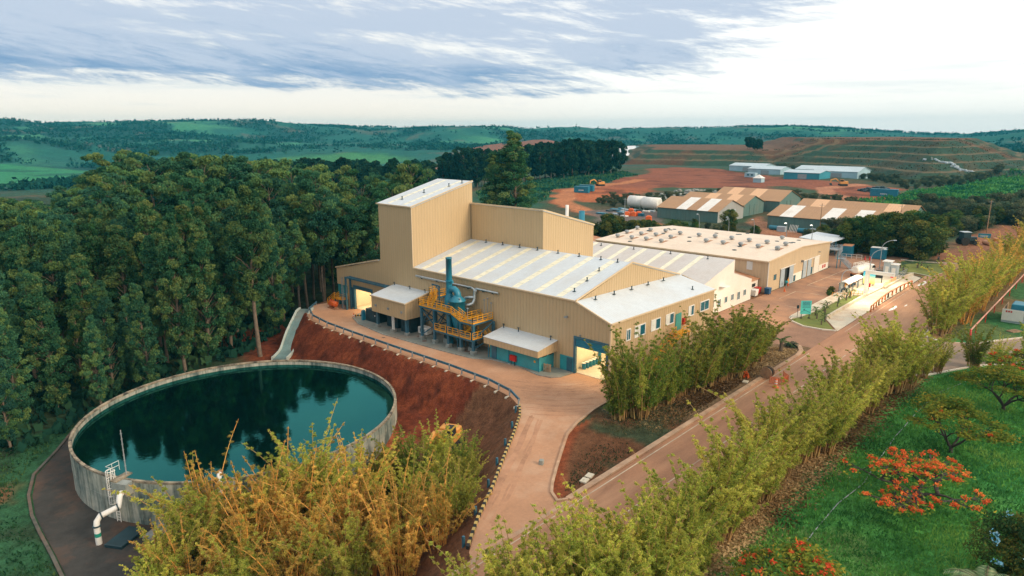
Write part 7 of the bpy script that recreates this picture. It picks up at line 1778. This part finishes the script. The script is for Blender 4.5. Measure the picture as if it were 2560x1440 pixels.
# bamboo rows
def pos_top(px, py, h, zg):                               # a clump whose tip stands at the height it has in the survey
    pass
BROW = [(64.2, 41.6, 10.6), (66.2, 40.2, 11.9), (69.3, 40.6, 8.5), (72.2, 39.9, 7.9), (75.0, 40.3, 8.2), (78.2, 39.6, 9.8), (81.2, 39.3, 9.8), (84.0, 38.9, 9.0), (86.6, 38.7, 11.6), (89.6, 38.8, 9.6), (92.0, 38.6, 9.9), (94.8, 38.9, 8.7), (97.6, 39.3, 7.1), (67.5, 42.2, 8.0), (88.5, 40.4, 9.0)]
for i, (x, y, h) in enumerate(BROW): place(BD[i % 3], x, y, h, 10, 'green bamboo clump nearest to the right roller door' if i == 0 else 'tall green bamboo clump in the row along the factory side wall', None if i == 0 else 'bamboo clumps along the factory side wall', rs=rr, wide=rr.uniform(1.05, 1.3) if i > 1 and i != 13 else .92)
SROW = []
x = 40.0
while x < 101:
    SROW.append((x, 22.9 + rr.uniform(-1.1, 1.1) - .03 * (x - 40), rr.uniform(6.5, 10.4))); x += rr.choice([1.7, 2.2, 2.6, 4.4])
SROW += [(30.5, 24.5, 8.6), (32.5, 22.5, 9.5), (28.5, 23, 8.2), (34.5, 21.5, 9.3), (36.5, 22.0, 8.8), (30, 20, 8.5), (34, 19, 9), (27, 20.5, 9), (38, 20.5, 9.5), (42.5, 20.8, 8.5), (96, 20, 11.2), (98.6, 19.4, 10.6), (94.2, 20.8, 10.2)]
NEARROW = [(25.2, 27.1, 7), (26.2, 26.4, 7.5), (27.8, 26.6, 8), (29.1, 26.2, 9), (31.5, 23.6, 8.5), (33.3, 23.2, 9), (36.0, 23.6, 9.2), (24.0, 25.0, 7)]
SROW += [(x_, y_, h_) for x_, y_, h_ in NEARROW]
for i, (x, y, h) in enumerate(SROW):
    if x < 40: lab, g = 'light green bamboo clump at the bottom of the view below the driveway mouth', 'bamboo clumps below the driveway mouth'
    elif x > 93: lab, g = 'tall dense bamboo clump at the corner of the two roads', 'bamboo clumps at the road corner'
    else: lab, g = 'light green bamboo clump in the row between road and lawn', 'bamboo clumps between road and lawn'
    place(BG[i % 4], x, y, h, 10, lab, g, rs=rr, wide=rr.uniform(.95, 1.15))
x = 128.5
k = 0
while x < 300:
    yb = 21.3 - .018 * (x - 128); place((BG + BY[:1])[k % 5] if x < 165 else (BG + BY)[k % 8], x, yb + rr.uniform(-.7, .7), rr.uniform(9, 11.8), 10, 'bamboo clump in the long row on the far right side of the road', 'bamboo clumps on the far right', rs=rr, wide=1.1); x += rr.uniform(2.2, 3.4) * (1 + max(0, x - 170) / 130); k += 1
for x, y, h, lab in ((107.5, 17.6, 6.5, 'small bamboo clump on the side road verge, left of the pair'), (113.5, 14.2, 7.0, 'small dark bamboo clump on the side road verge'), (117.5, 12.0, 4.8, 'low thin bamboo clump on the side road verge'), (121.5, 8.4, 7.5, 'bamboo clump on the side road verge at the right edge'), (103.8, 18.6, 5.0, 'thin bamboo sprout beside the tall corner clump')): place(BD[1] if 'dark' in lab else BG[2], x, y, h, 10, lab, None, rs=rr)
# yellow bamboo below the tank
YP = [(45.5, 50.0, 9.5), (42, 47, 9.5), (39.2, 44.8, 8.5), (44, 54.5, 8.5), (48.0, 56.5, 6.5), (40.5, 52, 10), (37, 49, 10), (34.8, 45.5, 9.8), (36.5, 55.2, 9.5), (33.2, 51.0, 10.5), (31, 47.5, 10), (33.0, 58.0, 9.0), (29.8, 54.2, 11.5), (27.5, 50.5, 10.5), (29.0, 60.6, 9.0), (26.0, 57.0, 10.0), (23.8, 53.5, 9.5), (22.6, 58.8, 9.0), (20.0, 56.0, 8.0), (25.2, 61.8, 9.2), (18.4, 60.0, 6.0), (35.5, 41.5, 8.5), (32, 43.0, 9.5), (28.5, 45.8, 10.0), (24.8, 48, 9.5), (21.2, 51.4, 8.5), (17.2, 56.8, 6.5), (41.5, 57.3, 6.5), (19.5, 63.2, 5.0), (38.2, 41.9, 7.0), (44.5, 46.8, 7.5), (48.5, 51.5, 6.5)]
YP += [(x, y, zt - gz(x, y)) for x, y, zt in ((23, 62.9, 2.9), (24.7, 63.5, 2.7), (26.8, 57, 3.9), (32.6, 57.8, 4.9), (36.5, 55.8, 2.9), (44.1, 57.4, 1.9), (45.4, 52.4, .9), (45, 47.2, 1.4), (41.5, 44.5, 1.4), (18.5, 58.3, 1.0), (30.2, 58.5, 3.6), (34.4, 54, 3.3))]
for i, (x, y, h) in enumerate(YP):
    if x > 39: h = max(3.5, min(h, 1.0 - gz(x, y)))
    green = x > 38.6 or (x < 22 and i % 2) or i % 3 == 2
    pr = BD[i % 3] if (x > 41 and i % 2) else BG[i % 4] if green else BY[i % 4]
    place(pr, x, y, h, 10, 'green bamboo clump at the edge of the thicket by the red pit' if x > 38.6 else 'green bamboo clump at the left end of the thicket below the tank' if green and x < 22 else 'greenish bamboo clump inside the yellow thicket below the tank' if green else 'yellow bamboo clump with orange canes in the thicket below the tank', 'bamboo clumps in the thicket below the tank', rs=rr, wide=rr.uniform(1.0, 1.2))
# flame trees and garden plants on the lawn
for seed, x, y, h, rd, fl, lf, lab in ((1, 66.3, 11.3, 3.4, 6.4, .95, .35, 'wide low flame tree covered in orange blossom on the lawn'), (2, 80.3, 10.9, 5.6, 4.6, .04, 1.1, 'green umbrella tree with a forked dark trunk on the lawn'), (3, 97.5, 8.6, 5.4, 5.0, .0, 1.0, 'yellow-green umbrella tree behind the forked one on the lawn'), (4, 107.5, 8.0, 5.2, 4.6, .35, .7, 'flame tree with scattered red blossom at the right edge beside the side road'), (5, 44.3, 13.9, 4.4, 3.6, .30, .8, 'flame tree with orange and yellow tips at the bottom edge of the lawn')):
    t = proto('flame_tree', lab, 'tree', None, flame_tree(seed, h, rd, fl, None, lf)); t.location = (x, y, gz(x, y)); t.rotation_euler = (0, 0, seed * 1.3)
def bush(seed, x, y, h, rd, lab, mat, flower=None):
    parts = eucalyptus(seed, h, .05, rd, 34, 230, round_prof, mat, (.26, .12), .85)
    if flower:
        rs = np.random.RandomState(seed); C = []
        for k in range(16):
            d = unit(rs.normal(size=3)); d[2] = abs(d[2]); q = np.array([0, 0, h * .55]) + d * np.array([rd * 1.15, rd * 1.15, h * .5]); C.append(q + rs.normal(size=(26, 3)) * .16)
        C = np.concatenate(C); U, W = leaves(rs, C, .18, .12, 0); parts.append(('blossom', leaf_mesh('blossom', C, U, W, rs.rand(len(C)), flower)))
    t = proto('flowering_bush', lab, 'bush', None, parts); t.location = (x, y, gz(x, y)); return t
bush(91, 58.2, 2.6, 5.2, 2.6, 'dark bush with pale blue blossom at the bottom right corner', M['bush'], M['blue_f'])
t = proto('palm', 'pale feathery palm at the bottom right of the lawn', 'palm', None, palm_parts(5, 1.8, 26, 2.6, foliage('pale_palm_leaves', (.10, .20, .10), (.24, .34, .18), (.45, .46, .26), .3, .04), .55)); t.location = (53.2, 4.0, gz(53.2, 4.0))
cyd = proto('cycad', 'dark round cycad at the road corner below the sign', 'cycad', None, palm_parts(6, .3, 30, 1.2, M['copse'], .5)); cyd.location = (105.6, 37.3, .0)
PB = proto('young_palm', 'young palm', 'palm', None, palm_parts(7, .8, 7, .9, M['palm'], .45))
place(PB, 102.2, 37.6, 3.2, 1.5, 'small palm on the verge beside the dark cycad', None, rs=rr, z=0)
for x, y, h in ((133.6, 41.2, 2.0), (139.2, 40.9, 2.4), (143.0, 40.6, 2.0), (131.2, 40.9, 2.0), (129.0, 40.0, 2.1), (123.6, 38.2, 2.2), (124.8, 40.0, 2.0), (145.4, 40.6, 2.6), (127.0, 41.0, 2.2), (121.2, 38.0, 1.6), (136.5, 40.2, 1.5)): place(PB, x, y, h, 1.5, 'young palm planted on the trim lawn by the turquoise sign', 'young palms on the trim lawn', rs=rr, z=.16, wide=.8)
for x, y in ((183.5, 40.0), (187, 41.5), (190.5, 38.5), (194.5, 38.5), (189, 36.0), (195.5, 34.5)): place(PB, x, y, rr.uniform(1.8, 2.6), 1.5, 'young palm on the dry lawn behind the kiosk', 'young palms on the dry lawn', rs=rr, z=.14)
place(BU[0], 147.3, 44.9, 1.6, 9, 'small dark bush at the foot of the lamp by the shelters', None, rs=rr, z=0); place(BU[1], 145.6, 44.8, 1.1, 9, 'low bush on the yard edge beside the small dark bush', None, rs=rr, z=0)
for g in (EU, CO, BU, SH, BG, BD, BY, [PB]):
    for pr in g:
        for ch in KIDS.get(pr.name, []): bpy.data.objects.remove(ch)
        bpy.data.objects.remove(pr)
# ---- what nobody could count: grass, litter, far woods
def strewn(name, poly, n, size, mat, seed, zoff=.05, up=True, mask=None, wid=.25):
    rs = np.random.RandomState(seed); xs = [p[0] for p in poly]; ys = [p[1] for p in poly]
    x = rs.uniform(min(xs), max(xs), n); y = rs.uniform(min(ys), max(ys), n); ok = inpoly(x, y, poly)
    if mask is not None: ok &= mask(x, y, rs)
    x, y = x[ok], y[ok]; z = height(x, y); n = len(x)
    d = rs.normal(size=(n, 3)); d[:, 2] = np.abs(d[:, 2]) + (1.1 if up else 0); 
    if not up: d[:, 2] *= .25
    d = unit(d); r = unit(np.cross(d, rs.normal(size=(n, 3)))); s_ = size * rs.uniform(.5, 1.5, (n, 1))
    C = np.stack([x, y, z + zoff], -1) + (d * s_ * .4 if up else 0)
    T = (fbm(x, y, .16, 4) - .5) * 2.4 + .48 + rs.normal(size=n) * .14
    return stuff(link(name, leaf_mesh(name, C, d * s_ * .5, r * s_ * wid, T, mat)))
M['grass'] = foliage('lawn_grass', (.04, .15, .04), (.09, .27, .055), (.20, .35, .08), .3, .0)
M['litter'] = foliage('dry_litter', (.10, .055, .025), (.27, .165, .075), (.48, .34, .18), .1, .0)
M['hillwood'] = foliage('hill_woodland', (.008, .055, .052), (.016, .080, .066), (.035, .115, .075), .1, .0)
M['scrubfield'] = foliage('field_plants', (.018, .10, .05), (.045, .19, .055), (.10, .26, .07), .2, .0)
strewn('grass', [(40, 19.5), (100, 17.8), (108, 16), (122, 8), (140, -18), (90, -30), (44, -12)], 190000, .34, M['grass'], 3, mask=lambda x, y, rs: (y < 18.8 + 1.2 * (fbm(x, y, .4, 3) - .5)) & (rs.rand(len(x)) < .35 + 1.2 * fbm(x, y, .15, 3)), wid=.16)
strewn('leaf_litter', [(36, 26), (100, 22.5), (106, 17.5), (40, 16.5)], 42000, .30, M['litter'], 4, .02, False, lambda x, y, rs: rs.rand(len(x)) < sstep(16.8, 20.5, y), .3)
strewn('leaf_litter', [(60, 36.2), (104, 35.6), (104, 39), (80, 45.5), (62, 44.5)], 26000, .28, M['litter'], 5, .02, False, lambda x, y, rs: rs.rand(len(x)) < sstep(62, 74, x), .3)
strewn('verge_grass', [(46, 35.6), (75, 35.4), (75, 38), (63, 43), (54, 40)], 15000, .22, foliage('verge_grass', (.03, .05, .025), (.07, .09, .045), (.17, .14, .07), .2, .0), 6, .0, True, lambda x, y, rs: rs.rand(len(x)) < 1.5 * (fbm(x, y, .2, 3) - .3), .2)
strewn('bank_grass', [(-5, 66), (12.5, 66), (16, 92), (22, 103), (5, 104), (-12, 100)], 34000, .36, foliage('bank_grass', (.015, .06, .03), (.035, .11, .045), (.09, .15, .05), .2, .0), 7, .0, True, lambda x, y, rs: (rs.rand(len(x)) < 1.7 * (fbm(x, y, .12, 4) - .28)) & (np.hypot(x - TC[0], y - TC[1]) > 25.2) & (x < 12.4 + .9 * np.clip(y - 88, 0, 20) * .75 + .02 * (y - 66)), .2)
strewn('field_plants', GREEN2, 24000, 1.5, M['scrubfield'], 8, .1, True, lambda x, y, rs: rs.rand(len(x)) < 1.8 * (fbm(x, y, .08, 4) - .2), .35)
strewn('field_plants', GREEN1, 18000, 1.5, foliage('dark_field_plants', (.010, .06, .045), (.022, .095, .058), (.07, .14, .05), .2, .0), 9, .0, True, None, .3)
strewn('bank_scrub', MOUND[:7] + [(800, 130), (760, 300)], 26000, 1.0, foliage('bank_scrub', (.03, .045, .028), (.07, .075, .04), (.16, .11, .055), .15, .0), 10, .0, True, lambda x, y, rs: (np.mod(sdist(x + (fbm(x, y, 0.02, 3) - .5) * 14, y + (fbm(y, x, 0.02, 3) - .5) * 14, MOUND), 15.0) > 6) & (rs.rand(len(x)) < 1.6 * (fbm(x, y, .06, 4) - .25)), .3)
strewn('undergrowth', [(p[0], p[1]) for p in FP], 70000, 1.3, M['copse'], 11, .2, True, lambda x, y, rs: (np.hypot(x, y) < 150) & (np.hypot(x - TC[0], y - TC[1]) > 23.5), .4)
# woods on the hills
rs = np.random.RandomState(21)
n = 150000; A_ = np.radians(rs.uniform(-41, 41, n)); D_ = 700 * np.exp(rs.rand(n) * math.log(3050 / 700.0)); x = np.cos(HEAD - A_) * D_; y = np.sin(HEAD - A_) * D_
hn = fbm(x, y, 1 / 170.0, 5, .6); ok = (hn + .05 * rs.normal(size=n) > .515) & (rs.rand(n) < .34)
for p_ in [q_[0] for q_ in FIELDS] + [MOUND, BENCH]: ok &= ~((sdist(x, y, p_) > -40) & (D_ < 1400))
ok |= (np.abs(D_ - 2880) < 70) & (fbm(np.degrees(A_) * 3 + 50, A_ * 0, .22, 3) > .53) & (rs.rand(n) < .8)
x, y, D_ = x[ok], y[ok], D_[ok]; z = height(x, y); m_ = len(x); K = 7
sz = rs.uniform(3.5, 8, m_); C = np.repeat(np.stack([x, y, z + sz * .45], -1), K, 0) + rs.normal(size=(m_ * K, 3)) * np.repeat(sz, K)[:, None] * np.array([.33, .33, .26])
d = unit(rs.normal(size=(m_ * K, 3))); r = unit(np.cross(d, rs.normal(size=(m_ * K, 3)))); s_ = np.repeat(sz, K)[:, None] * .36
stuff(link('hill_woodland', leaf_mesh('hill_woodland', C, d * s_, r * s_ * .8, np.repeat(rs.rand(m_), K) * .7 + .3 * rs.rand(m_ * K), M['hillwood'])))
# ================================================================== air
hb_ = MB(); hb_.box(-3600, -3600, -80, 3600, 3600, 100)
m = bpy.data.materials.new('haze'); m.use_nodes = True; t = m.node_tree; t.nodes.clear(); o = t.nodes.new('ShaderNodeOutputMaterial')
v = t.nodes.new('ShaderNodeVolumePrincipled'); v.inputs['Color'].default_value = (.05, .48, .68, 1); v.inputs['Density'].default_value = 0.00014; v.inputs['Anisotropy'].default_value = 0.0
t.links.new(v.outputs[0], o.inputs['Volume'])
stuff(hb_.build('haze', m))
